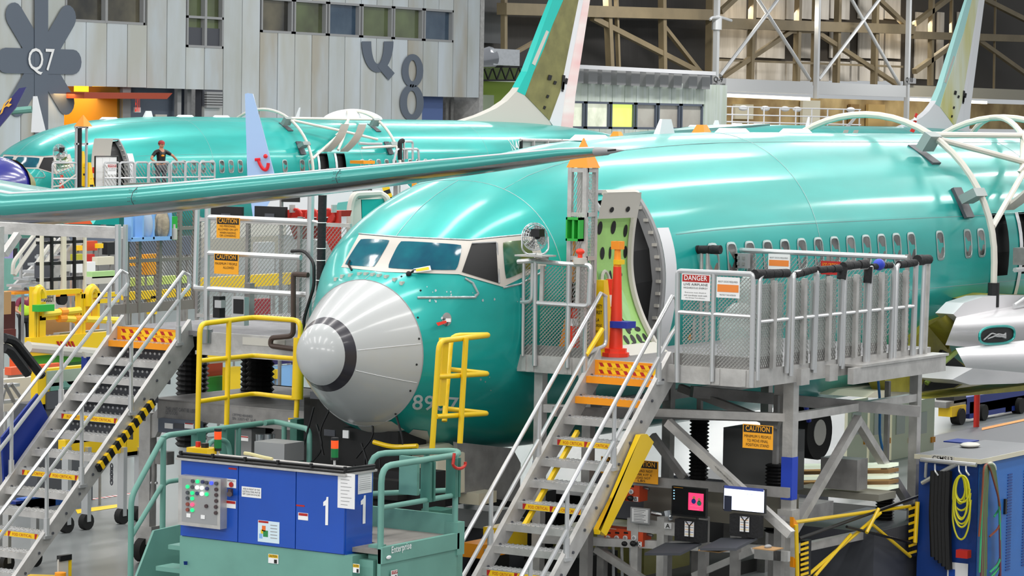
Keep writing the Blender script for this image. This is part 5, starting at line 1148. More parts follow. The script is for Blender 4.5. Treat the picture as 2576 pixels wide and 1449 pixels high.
pz([(2395,955),(2450,925),(2576,938),(2700,930),(2700,950),(2560,965),(2440,968)],YF-.6,.6,whm,'flap_panel',wr); pz([(2200,985),(2390,962),(2560,975),(2650,965),(2500,990),(2330,1004),(2180,1000)],YF+.5,.8,'cream','belly_panel',wr); 
MB().prism([P(2330,1003,y=YF-.3),P(2660,958,y=YF-.3),P(2660,975,y=YF-.3),P(2500,990,y=YF-.3)],(0,.5,0)).obj('olive_strip','yolive',wr)
# ---- teal dock with rails and yellow guards
dk_ = thing('maintenance_dock','teal steel nose dock lettered Enterprise with round teal railings and yellow guards','dock',(-.5,0,GZ))
ZD=.78; XD=-2.0
cy0,cy1 = P(455,1152,x=-1.95).y,P(868,1195,x=-1.95).y; cz1=P(868,1197,x=-1.95).z; cz0=P(865,1397,x=-1.95).z
xr0=P(958,1390,y=-2.6).x; xr1=P(1150,1330,y=-2.6).x; zd=P(1050,1360,y=-2.6).z
MB().box((xr0,-2.6,GZ+.25),(xr1,-2.56,zd-.02)).box((xr0-.0,-2.62,zd-.18),(xr1+.02,-2.56,zd+.0)).obj('side_plate','tealp',dk_)
MB().box((xr0,-2.56,zd-.08),(xr1+.05,cy1,zd-.03)).box((-1.35,cy1,zd-.08),(xr1+.05,cy0+.1,zd-.03)).obj('deck',mat('dock_deck','8b8680',.7,var=.2),dk_)
MB().box((xr1,-2.56,zd-.05),(xr1+.05,-.8,zd+.2)).box((xr1-.02,-2.62,zd-.25),(xr1+.12,-2.45,zd+.12)).obj('end_plate','tealp',dk_)
MB().box((-1.93,cy0+.02,GZ),(-1.35,cy1-.1,cz0)).obj('base_cabinet','tealp',dk_)
MB().box((-1.35,cy1-.1,GZ),(xr0,-2.5,cz0-.05)).obj('base_side','tealp',dk_)
for x in (-1.7,-.2): MB().box((x,-2.5,GZ),(x+.14,-2.36,zd)).obj('leg','tealp',dk_)
MB().box((-1.4,cy1,GZ+.3),(-.9,cy0,zd-.08)).box((0,-1.5,GZ+.2),(.1,1.5,zd-.1)).obj('under_frame','tealk',dk_)
text('Enterprise',plane_fn(P(985,1398,y=-2.63),P(1035,1385,y=-2.63)-P(985,1398,y=-2.63),(0,0,.1)),'wtx',dk_,bold=True)
MB().ball(P(978,1402,y=-2.63),.03,8,(1.6,.3,.7)).obj('emblem','wtx',dk_)
zt_r = 1.66
def dr(pts,r=.036,m='tealp',n='rail',f=.12): return MB().tube(pts,r,10,fillet=f).obj(n,m,dk_,smooth='e')
yq=-2.55
a_=P(957,1449,y=yq); b1=P(965,1170,y=yq); c1=P(1090,1128,y=yq)
R0 = P(960,1200,x=xr0).y
# right railing: outer run along x at y=-2.55, returns inwards
zR = P(970,1172,y=yq).z; xA=P(958,1300,y=yq).x; xB=P(1150,1120,y=yq).x
dr([(xA,yq,zd-.4),(xA,yq,zR),(xB+.05,yq,zR),(xB+.35,yq+.25,zR),(xA+.9,-1.75,zR),(xA+.9,-1.75,zd)],f=.18)
zM = P(975,1275,y=yq).z
dr([(xA,yq,zM),(xB+.05,yq,zM),(xB+.35,yq+.25,zM),(xA+.9,-1.75,zM)],.03,f=.18)
dr([(xB-.02,yq,zd-.3),(xB-.02,yq,zR)],.034,n='post'); dr([(xB+.12,yq+.5,zd),(xB+.12,yq+.5,zR)],.034,n='post')
for x in (xB-.55,xB-.05): MB().box((x-.05,yq-.05,zM-.02),(x-.01,yq+.08,zR-.03)).box((x+.03,yq-.05,zM-.02),(x+.06,yq+.08,zR-.03)).obj('guide_channel','tealk',dk_)
MB().box((xB-.35,yq+.3,zM),(xB-.3,yq+.55,zR-.02)).obj('plate','tealp',dk_)
MB().tube([P(1143,1140,y=yq-.1)]+[P(1155+16*math.cos(a),1165+14*math.sin(a),y=yq-.1) for a in [PI-.2-k*(PI*1.0)/8 for k in range(9)][::1] if True],.018,8).obj('red_hook','red',dk_)
# left railing around the far side
def lr(px,py): return P(px,py,z=1.66)
pA=lr(412,1096); pB=lr(652,1064); pC=lr(660,1064); pD=lr(752,1066); pE=lr(779,1080)
s1=P(330,1250,y=pA.y)
dr([(s1.x,pA.y,GZ+.1),s1,pA,V((pB.x-.02,pA.y,1.66))]); dr([V((pB.x+.05,pA.y,1.66)),V((pD.x-.0,pA.y-.0,1.66)),V((pE.x,pE.y,1.66)),V((pE.x,pE.y,zd))])
m1=P(338,1350,y=pA.y); m2=P(412,1213,y=pA.y); dr([(s1.x,pA.y,m1.z),(m2.x,pA.y,m2.z),(m2.x+.4,pA.y,m2.z)],.03)
for px in (410,): q=lr(px,1096); dr([(q.x,pA.y,zd-.6),(q.x,pA.y,1.66)],.036,n='post')
for px in (600,715): q=P(px,1075,y=pA.y); dr([(q.x,pA.y,zd),(q.x,pA.y,1.64)],.034,n='post')
dr([P(522,1165,y=pA.y-.1),P(524,1115,y=pA.y-.1),P(545,1105,y=pA.y-.1),P(575,1110,y=pA.y-.1),P(580,1160,y=pA.y-.1)],.032)
for px in (497,570,745): q=P(px,1080,y=pA.y); MB().box((q.x-.05,pA.y-.05,zd+.1),(q.x+.1,pA.y+.06,1.66)).obj('guide_channel','tealk',dk_)
# stair by the cabinet
yS=.95
pz([(336,1470),(388,1335),(455,1320),(455,1470)],P(388,1335,x=-1.6).y,.03,'tealp','stair_side',dk_)
for (a,c,d_) in ((423,1370,455),(392,1424,458)):
    q=P(a,c,x=-1.9); e_=P(d_,c,x=-1.9); MB().box((-1.9,e_.y-.1,q.z-.05),(-1.6,q.y,q.z)).obj('tread','tealp',dk_)
# yellow guards in the channels
def yg(pts,r=.034,f=.12,n='guard_rail'): return MB().tube(pts,r,10,fillet=f).obj(n,'yel',dk_,smooth='e')
zg=2.98
def gp(px,py,z): return P(px,py,z=z)
ya=-1.85
yq2=P(1105,858,D=34.1).y; 
A1=P(1105,858,D=34.1); A2=P(1170,848,D=34.7); A3=P(1235,838,D=35.2); A4=P(1135,829,D=35.0)
zg=A1.z
def col(px0,py0,px1,py1,D0,D1=None): return [P(px0,py0,D=D0),P(px1,py1,D=D1 or D0)]
yg([P(1087,1130,D=34.1),A1,V((A3.x,A3.y,zg)),V((A4.x,A4.y,zg)),P(1118,1060,D=34.6)])
yg([P(1157,1115,D=34.5),P(1172,850,D=34.55)],n='guard_post')
for zz_ in (958,1058):
    yg([P(1097,zz_-10,D=34.1),V((A3.x,A3.y,P(1228,zz_-18,D=35.2).z)),P(1120,zz_-30,D=34.9)],.03)
MB().beam(P(1117,850,D=34.3),P(1107,1020,D=34.3),.07,.11).obj('guard_channel','yel',dk_)
B1=P(503,815,D=36.6); B2=P(640,798,D=37.6); B3=P(757,806,D=37.2)
yg([P(497,1080,D=36.6),B1,B2,B3,P(745,1050,D=37.2)])
yg([P(570,1070,D=37.1),P(576,806,D=37.1)],n='guard_post')
for p_,q_,s_ in ((908,894,902),(1010,990,1002)): yg([P(500,p_,D=36.6),P(640,q_,D=37.6),P(742,s_,D=37.2)],.03)
MB().cyl(P(753,850,D=37.2),P(748,1004,D=37.2),.075,12).obj('guard_sleeve','yel',dk_,smooth='e')
# ---- blue control cabinet
cb = thing('control_cabinet','blue three-door control cabinet numbered 1 with indicator panel and black rods on top','cabinet',(-1.65,(cy0+cy1)/2,cz0))
X0=-1.95
yd1=P(600,1180,x=X0).y; yd2=P(745,1200,x=X0).y
MB().box((X0+.03,cy1,cz0),(X0+.52,cy0,cz1)).obj('body','blue',cb)
for a,c in ((cy0,yd1),(yd1,yd2),(yd2,cy1)): MB().box((X0,c+.006,cz0+.01),(X0+.03,a-.006,cz1-.01)).obj('door','blue',cb)
MB().box((X0-.05,cy1-.03,cz1),(X0+.56,cy0+.04,cz1+.025)).obj('top','alu',cb)
b=MB()
for k,(dx_,dz2) in enumerate(((0,.04),(.07,.05),(.03,.075))): b.tube([(X0-.02+dx_,cy0+.03,cz1+dz2),(X0-.02+dx_,cy1,cz1+dz2),(X0+.5,cy1-.03,cz1+dz2)],.016,8)
b.obj('black_rod','blk',cb)
for k in range(6): MB().cyl((X0,cy0-(cy0-cy1)*k/5,cz1+.03),(X0,cy0-(cy0-cy1)*k/5,cz1+.1),.02,8).obj('rod_clip','blk',cb)
def C_(px,py,dx_=0): return P(px,py,x=X0-dx_)
def cq(px0,py0,px1,py1,dx_,m,name,par=cb,th=.004):
    a=C_(px0,py0,dx_); c=C_(px1,py0,dx_); e=C_(px0,py1,dx_); return MB().box((X0-dx_,c.y,e.z),(X0-dx_+th,a.y,a.z)).obj(name,m,par)
ip=cq(449,1195,555,1320,.12,'alu','panel_box',th=.12); cq(458,1203,547,1312,.122,'grey','panel_face',ip)
cols={'g':mat('lamp_green','18c06a',.3,emit=1.2),'w':mat('lamp_white','f4f6f0',.3,emit=1.5),'r':mat('lamp_red','ff4060',.3,emit=1.3),'d':'dgrey','b':mat('lamp_blue','3a4af0',.3,emit=1),'n':mat('lamp_navy','3b3f6a',.4),'k':mat('knob_brown','4a3a3c',.4),'t':mat('lamp_offred','8c4a40',.4)}
lamps=[(486,1210,'d'),(498,1211,'g'),(511,1212,'n'),(521,1214,'d'),(533,1215,'b'),(545,1216,'d'),(473,1224,'g'),(485,1225,'d'),(497,1226,'w'),(509,1227,'w'),(522,1229,'n'),(473,1239,'d'),(485,1240,'g'),(497,1241,'n'),(509,1242,'w'),(521,1243,'g'),(473,1253,'d'),(485,1254,'g'),(473,1268,'t'),(485,1269,'r'),(473,1282,'t'),(485,1283,'g'),(545,1231,'k'),(545,1245,'k'),(545,1260,'k'),(544,1275,'k'),(544,1290,'k'),(520,1273,'k')]
for (x,y,c) in lamps:
    q=C_(x,y,.124); MB().cyl(q,q-V((.02,0,0)),.021,10).obj('indicator',cols[c],ip,smooth='e')
for x,y in ((474,1296),(510,1300)): cq(x-5,y-5,x+5,y+5,.13,'wtx','meter',ip)
for (x0,y0,x1,y1,hd,lines) in ((571,1204,594,1226,None,[('EMERGENCY',.5,.3,.2,.85)]),(568,1258,593,1277,'redtx',[]),(608,1223,657,1249,None,[('AREA IN FRONT OF THIS',.5,.3,.17,.86),('ELECTRICAL PANEL MUST BE',.5,.55,.17,.9),('KEPT CLEAR FOR 42 INCHES',.5,.8,.17,.88)]),(750,1289,775,1307,'redtx',[])):
    l=cq(x0,y0,x1,y1,.006,'wtx','label'); o=C_(x0,y0,.009); u=V((0,C_(x1,y0,.009).y-o.y,0)); v=V((0,0,C_(x0,y1,.009).z-o.z))
    if hd: MB().quad(o+u*.05+v*.05,o+u*.95+v*.05,o+u*.95+v*.4,o+u*.05+v*.4).obj('header',hd,l); 
    for (s_,a,b_,h_,w_) in lines: text(s_,plane_fn(o+V((-.002,0,0))+u*(a-w_/2)+v*b_,u*w_,-v*h_),'btx',l)
q=C_(582,1219,.012); MB().cyl(q,q-V((.01,0,0)),.03,8).obj('stop_mark','redtx',cb)
MB().box(C_(573,1230,.04),C_(586,1247,0)).cyl(C_(577,1243,.04),C_(577,1243,.09),.03,12).obj('emergency_switch',cols['k'],cb)
for (x0,y0,x1,y1,m_) in ((575,1176,595,1180,'redtx'),(745,1269,766,1273,'redtx')): cq(x0,y0,x1,y1,.004,m_,'door_label')
po=cq(649,1308,703,1362,.006,mat('poster_pale','d5e8f2',.6),'poster'); 
for (x0,y0,x1,y1,m_) in ((650,1309,675,1314,'redtx'),(659,1322,668,1336,mat('po_orange','e8702a',.6)),(662,1334,674,1350,mat('po_green','2a8a4a',.6)),(656,1332,662,1342,mat('po_yellow','e8c52a',.6)),(652,1342,660,1354,'lblue')): cq(x0,y0,x1,y1,.008,m_,'print',po,.002)
for k in range(5): cq(680,1320+k*8,697,1322+k*8,.008,'grey','print',po,.002)
pp=cq(850,1189,893,1277,.006,'paper','paper_sheet')
for k in range(9): cq(857,1196+k*9,884-(k%3)*5,1197.5+k*9,.008,'grey','print',pp,.002)
def one(o,u,v,n,par):
    # numeral 1 as printed: stem, flag
    pts=[(.42,0),(.8,0),(.8,1),(.55,1),(.5,.9),(.1,.82),(.1,.68),(.42,.7)]
    MB().prism([o+u*a+v*c for a,c in pts],n).obj('numeral','wtx',par)
o=C_(811,1321,.004); one(o,C_(829,1321,.004)-o,V((0,0,C_(811,1250,.004).z-o.z)),(-.003,0,0),cb)
yE=cy1-.001
def E_(px,py): return P(px,py,y=yE-.004)
o=E_(905,1319); one(o,V((E_(922,1319).x-o.x,0,0)),V((0,0,E_(905,1248).z-o.z)),(0,-.003,0),cb)
q0,q1=E_(901,1192),E_(935,1238); pp=MB().box((q0.x,yE-.006,q1.z),(q1.x,yE-.002,q0.z)).obj('paper_sheet','paper',cb)
for k in range(7): z=q0.z-.05-k*.022; MB().box((q0.x+.02,yE-.008,z),(q1.x-.03,yE-.006,z+.004)).obj('print','grey',pp)
# caution decals on the dock
def decal(px0,py0,px1,py1,plane,lab,head='ycri',word='CAUTION'):
    f=(lambda a,c: P(a,c,x=plane[1])) if plane[0]=='x' else (lambda a,c: P(a,c,y=plane[1]))
    o=f(px0,py0); u=f(px1,py0)-o; u.z=0; v=V((0,0,f(px0,py1).z-o.z))
    s_=sign('caution_decal',lab,o,u,v,head=1,hm=head,htxt=word,htm='btx' if head=='ycri' else 'wtx',hh=.38,cat='decal')
    MB().box(*( (o+u*.6+v*.55, o+u*.85+v*.95+V((-.004,-.004,0))) )).obj('pictogram','btx',s_)
decal(675,1393,700,1416,('x',-1.94),'small CAUTION decal low on the teal base under the blue cabinet')
decal(888,1418,904,1440,('x',-1.94),'small CAUTION decal at the lower right corner of the teal base')
decal(985,1436,1000,1460,('y',-2.63),'white EMERGENCY decal below the word Enterprise','redtx','STOP')
pz([(462,1412),(480,1412),(482,1421),(463,1421)],P(470,1415,x=-1.94).y,.002,'navy','blue_smudge',dk_)
# remote pendant & signal lights on the dock
yb_=thing('control_pendant','yellow control pendant with red button lying behind the cabinet rods','controller',C_(510,1130,-.3))
q=C_(512,1132,-.25); MB().box(q-V((.12,.15,.04)),q+V((.1,.15,.03))).obj('case','yel',yb_); MB().cyl(q+V((0,.08,.03)),q+V((0,.08,.09)),.03,10).obj('red_button','red',yb_); MB().cyl(q+V((0,-.02,.03)),q+V((0,-.02,.08)),.045,10).obj('knob','blk',yb_)
def siglight(px,py,dx_,lab,h=1.0):
    q=C_(px,py,dx_); t=thing('signal_light',lab,'signal light',(q.x,q.y,cz1))
    MB().cyl((q.x,q.y,cz1+.02),(q.x,q.y,q.z-.12),.014,8).obj('stem','alup',t)
    for k,(m_,a,c) in enumerate((('black',.09,.12),(mat('lamp_orange','e8501a',.3,emit=.3),.0,.09),(mat('lamp_dgreen','12713a',.3),-.1,0),('blk',-.13,-.1))): MB().cyl((q.x,q.y,q.z+a),(q.x,q.y,q.z+c),.042,14).obj('segment',m_,t,smooth='e')
siglight(548,1105,-.3,'orange and green signal light near the yellow pendant'); siglight(842,1128,-.45,'orange and green signal light at the right end of the cabinet')
MB().tube([C_(615,1140,-.3),C_(630,1142,-.3),C_(660,1150,-.3),C_(685,1155,-.3)],.02,8,fillet=.1).obj('cable',mat('cable_cream','d9cf9a',.6),None,'short cream coloured cable lying on the cabinet top','cable')
# machinery mass under the nose ------------------------------------------------
mc = thing('lift_machinery','dark machinery and hydraulic boxes under the nose behind the control cabinet','machine',(1.5,-.2,GZ))
for (a,c,e,f,X,th,m_) in ((765,1000,880,1180,2.2,.8,'dark'),(860,1075,1000,1240,1.6,.6,'dark'),(930,1180,1060,1330,1.2,.5,'dark'),(780,985,870,1010,1.8,.6,'dgrey'),(815,1080,842,1098,1.55,.02,'dgrey'),(862,1082,876,1103,1.5,.02,'paper'),(1060,1280,1110,1330,.9,.3,'tealk'),(640,1110,715,1165,.9,.4,'grey'),(790,1190,1000,1260,1.0,.6,'rubber')): pxbox(a,c,e,f,X,th,m_,'block',mc)
b=MB()
for k in range(14):
    x0,y0=R.uniform(780,1000),R.uniform(1020,1200); b.tube([P(x0,y0,x=1.4),P(x0+R.uniform(-40,40),y0+60,x=1.4),P(x0+R.uniform(-60,60),y0+120,x=1.4)],.014,5,fillet=.15)
b.obj('hose','blk',mc,kind='stuff')
# nose gear bay doors and tug under the belly
gd = thing('nose_gear','nose landing gear doors and wheel of the near airplane','landing gear',(3.2,-.1,GZ))
pxx([(948,1130),(960,1112),(1060,1125),(1100,1150),(1100,1250),(1060,1252),(950,1236)],1.9,.6,'cream','gear_door_forward',gd)
pz([(1150,1112),(1290,1128),(1310,1165),(1308,1245),(1290,1262),(1160,1240)],-.75,.06,'aluD','gear_door',gd)
MB().cyl((3.9,-.32,GZ+.36),(3.9,-.08,GZ+.36),.36,24).cyl((3.9,.08,GZ+.36),(3.9,.32,GZ+.36),.36,24).obj('tyre','rubber',gd,smooth='e'); MB().cyl((3.9,0,GZ+.36),(3.6,0,1.6),.07,12).obj('strut','white',gd)
MB().tube([P(940,1112,x=1.4),P(985,1125,x=1.4),P(1050,1122,x=1.4)],.03,8,fillet=.3).obj('yellow_sling','yel',gd)
for (a,c,e,f,X,th,m_,nm,lb,ct) in ((1155,1237,1205,1266,2.6,.4,'cream','tool_case','cream tool case under the belly beside the grey gear door','case'),(1215,1325,1272,1375,2.6,.5,'yel','yellow_box','bright yellow box on the floor seen left of the near stairs','box'),(1160,1365,1215,1400,2.0,.5,'org','jack_base','orange yellow jack base on the floor left of the near stairs','jack'),(1030,1330,1062,1352,.6,.3,'yel','yellow_box','small yellow box at the back edge of the teal dock deck','box'),(1120,1275,1240,1320,3.4,.5,'grey','test_unit','grey test unit with small label plate under the belly','machine')):
    q=P(a,f,x=X); MB().box((X,P(e,c,x=X).y,P(a,f,x=X).z),(X+th,q.y,P(a,c,x=X).z)).obj(nm,m_,None,lb,ct)

# small things on the crowns
def crowncap(px,py,D,lab,m_='conec'):
    q=P(px,py,D=D); t=thing('beacon_cap',lab,'cap',q); MB().hexa([q+V((-.16,-.16,0)),q+V((.16,-.16,0)),q+V((.16,.16,0)),q+V((-.16,.16,0))],[q+V((-.07,-.07,.2)),q+V((.07,-.07,.2)),q+V((.07,.07,.2)),q+V((-.07,.07,.2))]).obj('cap',m_,t); MB().box(q+V((-.2,-.2,-.3)),q+V((.2,.2,0))).obj('base','offw',t)
crowncap(1765,341,55,'orange cap rising behind the crown of the near airplane, right'); crowncap(1552,352,70,'tiny orange cap above the long teal wing tip')
w6=thing('winglet','winglet with red and white stripes behind the hoop gantry at right','winglet',P(2300,330,D=75))
for k in range(5): a=k/5; dz_([(2289+a*14,330-a*45),(2299+a*8,334-a*45),(2305+a*5,322-a*45),(2295+a*11,320-a*45)],75,.08,'red' if k%2==0 else 'wtx','stripe',w6)
w7=thing('winglet','slim grey winglet seen over the crown right of the mezzanine railing','winglet',P(2150,320,D=100)); dz_([(2128,318),(2138,318),(2164,286),(2160,282)],100,.1,'grey','blade',w7)
w8=thing('winglet','small white winglet rising over the far airplane behind the hoops','winglet',P(745,300,D=118)); dz_([(740,302),(752,302),(756,270),(752,271)],118,.1,'white','blade',w8)
w9=thing('winglet','small white winglet rising over the crown near the lime windows','winglet',P(2030,318,D=100)); dz_([(2026,318),(2036,318),(2037,294),(2033,294)],100,.1,'white','blade',w9)
# dark mass added to darken the belly and cover bright floor
mb_=thing('dark_belly_mass','dark slab with grey and brown boxes added to darken the floor under the belly','machine',(6,-1,GZ))
MB().box((2.9,-2.2,GZ),(13.5,3.6,GZ+.18)).obj('bed',mat('bed_dark','2b2a28',.7,var=.3),mb_)
for (x0,x1,y0,y1,z1,m_) in ((3.2,4.8,-.2,.9,.3,'dgrey'),(5.2,6.4,-1.8,-.4,.15,'olive'),(6.8,8.4,-1.2,.8,.35,'dark'),(8.8,10.4,-1.9,-.6,.1,'aluD'),(5.0,6.2,.2,1.4,.5,'dark'),(10.8,12.4,-.8,1.0,.2,'dgrey'),(3.3,4.2,-2.0,-1.2,.1,'rubber')): MB().box((x0,y0,GZ+.18),(x1,y1,z1)).obj('unit',m_,mb_)
# ================================================================ RIGHT LOWER BAY
XR = 3.35
def rb(a,c,e,f,X,th,m,name,par=None,**k): return pxbox(a,c,e,f,X,th,m,name,par,**k)
def onx(a,c,X=XR): return P(a,c,x=X)
def fsign(a,c,e,f,X): o=P(a,c,x=X); return o,V((0,P(e,c,x=X).y-o.y,0)),V((0,0,P(a,f,x=X).z-o.z))
caution('CAUTION sign on the stand frame, minimum 5 people to move it',*fsign(1869,1066,1945,1126,XF+.02),[('MINIMUM 5 PEOPLE',.5,.55,.12,.88),('TO MOVE FINAL',.5,.73,.12,.7),('POSITION STAND',.5,.91,.12,.76)])
caution('CAUTION sign half hidden behind the yellow guard strip',*fsign(1582,1155,1656,1212,XR-.1),[('LOAD NOT',.55,.52,.11,.55),('OVER 4 FT X',.5,.68,.1,.6),('LOAD NOT',.5,.82,.1,.5),('LBS',.45,.95,.1,.25)])
caution('CAUTION sign seen between the treads of the near stairs',*fsign(1512,1148,1578,1190,XR-.1),[])
bs2=thing('test_bench','grey framed test bench under the stand carrying monitors and orange gauge boxes','bench',(XR,-3,GZ))
for (a,c,e,f,w_) in ((1492,1385,1985,1405,.0),):
    pass
def bb(p,q,w=.09,h=.09,m='aluD',n='bench_bar'): return MB().beam(p,q,w,h).obj(n,m,bs2)
bb(onx(1580,1318),onx(1705,1332),.05,.16,'alu'); bb(onx(1560,1205),onx(1985,1240),.06,.12); bb(onx(1900,1392),onx(1985,1400),.06,.12,'alu')
for px in (1515,1600,1665,1770,1850,1960): q=onx(px,1300); MB().box((XR-.03,q.y-.05,GZ),(XR+.07,q.y+.05,q.z)).obj('leg','alu' if px in (1600,1665) else 'aluD',bs2)
rb(1490,1180,1620,1310,XR+.8,.1,'dgrey','back_panel',bs2); rb(1820,1075,1975,1240,XR+1.6,.5,mat('concrete_grey','5d5f60',.7),'grey_block',bs2)
rb(1770,1235,1960,1330,XR+.7,.5,mat('olive_tank','6a675c',.5),'tank',bs2); rb(1620,1220,1700,1330,XR+.6,.5,mat('taupe','77736b',.6),'tank',bs2)
MB().cyl(onx(1640,1290,XR+.2),onx(1690,1300,XR+.2),.03,8).cyl(onx(1675,1285,XR+.2),onx(1680,1310,XR+.2),.06,10).obj('valve','steel',bs2)
tx=rb(1671,1315,1688,1331,XR-.05,.01,'wtx','letter_plate',bs2); o=onx(1674,1328,XR-.06); text('A',plane_fn(o,(0,onx(1685,1328,XR-.06).y-o.y,0),(0,0,.055)),'btx',tx,bold=True)
ns=rb(1586,1275,1633,1320,XR-.1,.02,'grey','notice_board',bs2); rb(1590,1279,1629,1316,XR-.11,.01,'paper','notice_sheet',ns)
for k in range(8): rb(1594,1283+k*4,1624-(k%3)*4,1284+k*4,XR-.112,.002,'grey','print',ns)
for k in range(4): MB().tube([onx(1520+k*22,1375,XR+.1),onx(1521+k*22,1449,XR+.1)],.02,6).obj('pipe','alup',bs2)
def manifold(a,c,e,f,let,lab):
    t=thing('gauge_manifold',lab,'gauge box',onx((a+e)/2,f,XR)); X=XR-.02
    h=f-c
    rb(a,c,e,f,X,.2,'manred','box',t)
    n=4
    for k in range(n):
        x=a+(e-a)*(.17+.2*k)+4; q=onx(x,c+h*.55,X-.005); MB().cyl(q,q-V((.02,0,0)),.03,14).obj('gauge','wtx',t,smooth='e'); MB().cyl(q-V((.02,0,0)),q-V((.022,0,0)),.022,12).obj('gauge_dial','grey',t)
        rb(x-5,c+h*.25,x+5,c+h*.36,X-.005,.005,'blk','label_strip',t)
        q=onx(x,c+h*.82,X); MB().ball(q-V((.03,0,0)),.045,10,(.8,1,.8)).obj('knob','blk',t,smooth=True)
    p_=rb(e-15,f-14,e-3,f-1,X-.01,.005,'wtx','letter_plate',t); o=onx(e-12,f-3,X-.015); text(let,plane_fn(o,(0,onx(e-6,f-3,X-.015).y-o.y,0),(0,0,.05)),'btx',p_,bold=True)
    rb(a+8,c+2,a+42,c+7,X-.006,.004,'offw','header_plate',t)
    MB().cyl(onx(e+2,c+h*.3,X+.1),onx(e+25,c+h*.45,X+.1),.02,8).obj('fitting','steel',t)
manifold(1508,1205,1608,1263,'B','orange gauge manifold lettered B behind the stair treads'); manifold(1508,1325,1617,1376,'C','orange gauge manifold lettered C below the yellow guard strip')
def monitor(a,c,e,f,lab,kind):
    t=thing('computer_monitor',lab,'monitor',onx((a+e)/2,f+70,XR-.7)); X=XR-.68
    rb(a,c,e,f,X,.05,'blk','bezel',t)
    scr=mat('screen_dark','08080c',.2,emit=.05) if kind else mat('screen_white','dfe6ff',.3,emit=1.0)
    s_=rb(a+2,c+2,e-2,f-(5 if kind else 3),X-.004,.004,scr,'screen',t)
    if kind:
        rb(a+4,c+3,a+28,c+6,X-.007,.002,'ytx','task_bar',s_)
        for k in range(4): rb(a+4,c+10+k*7,a+7,c+13+k*7,X-.007,.002,mat('icon','9ad0e8',.4,emit=.6),'icon',s_)
        p_=rb(a+42,c+17,a+79,c+64,X-.007,.002,mat('pink','e8325f',.4,emit=.9),'picture',s_)
        for (x,y,r,m_) in ((56,30,4,'skin'),(69,35,4,'skin'),(55,39,6,'navy'),(69,44,6,mat('jumper','1f7a5c',.5))): q=P(a+x,c+y,x=X-.009); MB().cyl(q,q-V((.002,0,0)),r/190,12).obj('figure',m_,p_)
        for k in range(3): rb(a+46,c+50+k*4,a+74-k*3,c+52.5+k*4,X-.009,.002,'wtx','caption',p_)
    else:
        rb(a+2,c+6,e-2,c+8,X-.007,.002,mat('bar_navy','2c3a78',.4,emit=.5),'tool_bar',s_); rb(a+2,c+24,a+20,f-6,X-.007,.002,mat('side_dark','1c2236',.4,emit=.1),'side_bar',s_); rb(a+58,c+21,a+74,c+23,X-.007,.002,'blk','line',s_)
    m_=(a+e)/2; w_=35 if kind else 36
    rb(m_-w_,f,m_+w_,f+62,X+.02,.12,'black','back_panel',t)
    g_=rb(m_-10,f+6,m_+12,f+46,X,.01,'wtx','label_card',t)
    for k,mm in enumerate(('tape_blue_','ytx','btx','ytx','tape_blue_','ycri')): rb(m_-9,f+8+k*6,m_+11,f+11+k*6,X-.003,.002,M['navy'] if mm=='tape_blue_' else mm,'card_stripe',g_)
    MB().tube([onx(m_-8,f+6,X-.01),onx(m_+1,f+18,X-.01),onx(m_+12,f+6,X-.01)],.008,5).tube([onx(m_+1,f+18,X-.01),onx(m_+1,f+46,X-.01)],.01,5).obj('cable','blk',g_)
    MB().prism([onx(m_-58,f+66,X+.1),onx(m_+32,f+66,X+.1),V(onx(m_+32,f+76,X+.1))-V((.5,0,0.02)),V(onx(m_-58,f+76,X+.1))-V((.5,0,0.02))],(0,0,.03)).obj('keyboard_tray','dgrey',t)
monitor(1690,1222,1775,1305,'dark screened monitor with a pink picture on the test bench',1)
monitor(1820,1222,1923,1293,'bright white screened monitor on the test bench',0)
for k,(a,c) in enumerate(((1795,1383),(1932,1378))):
    q=onx(a,c,XR-.85); w_='beside the dark monitor' if k==0 else 'beside the bright white monitor'
    MB().box(q-V((.12,.14,.012)),q+V((.12,.14,0))).obj('mouse_pad','tan',None,'tan mouse pad '+w_,'mouse pad')
    MB().ball(q+V((0,0,.015)),.05,10,(1.2,.8,.5)).obj('computer_mouse','grey',None,'grey computer mouse on the pad '+w_,'mouse',smooth=True)
MB().cyl(P(1690,1100,x=4.6),P(1690,1100,x=4.6)+V((0,0,.0001)),.001,3)
for px,x_,lb in ((1757,4.6,'black ribbed bellows column left of the grey concrete block'),(1950,4.4,'black ribbed bellows column below the corner of the stand'),(2228,7.2,'black ribbed bellows column seen through the right brace')):
    t=thing('bellows_column',lb,'lift column',(x_,P(px,1200,x=x_).y,GZ)); y=P(px,1200,x=x_).y; b=MB(); n=20; r=.13
    z0,z1=(.95,1.9) if px<1900 else (.5,1.35) if px<2000 else (.35,1.15)
    for i in range(n): b.cyl((x_,y,z0+(z1-z0)*i/n),(x_,y,z0+(z1-z0)*(i+.5)/n),r*.75,12,r).cyl((x_,y,z0+(z1-z0)*(i+.5)/n),(x_,y,z0+(z1-z0)*(i+1)/n),r,12,r*.75)
    b.obj('bellows','dark',t); MB().box((x_-.05,y-.05,GZ),(x_+.05,y+.05,z0)).box((x_-.03,y-.03,z1),(x_+.03,y+.03,2.2)).obj('mast','aluD',t)
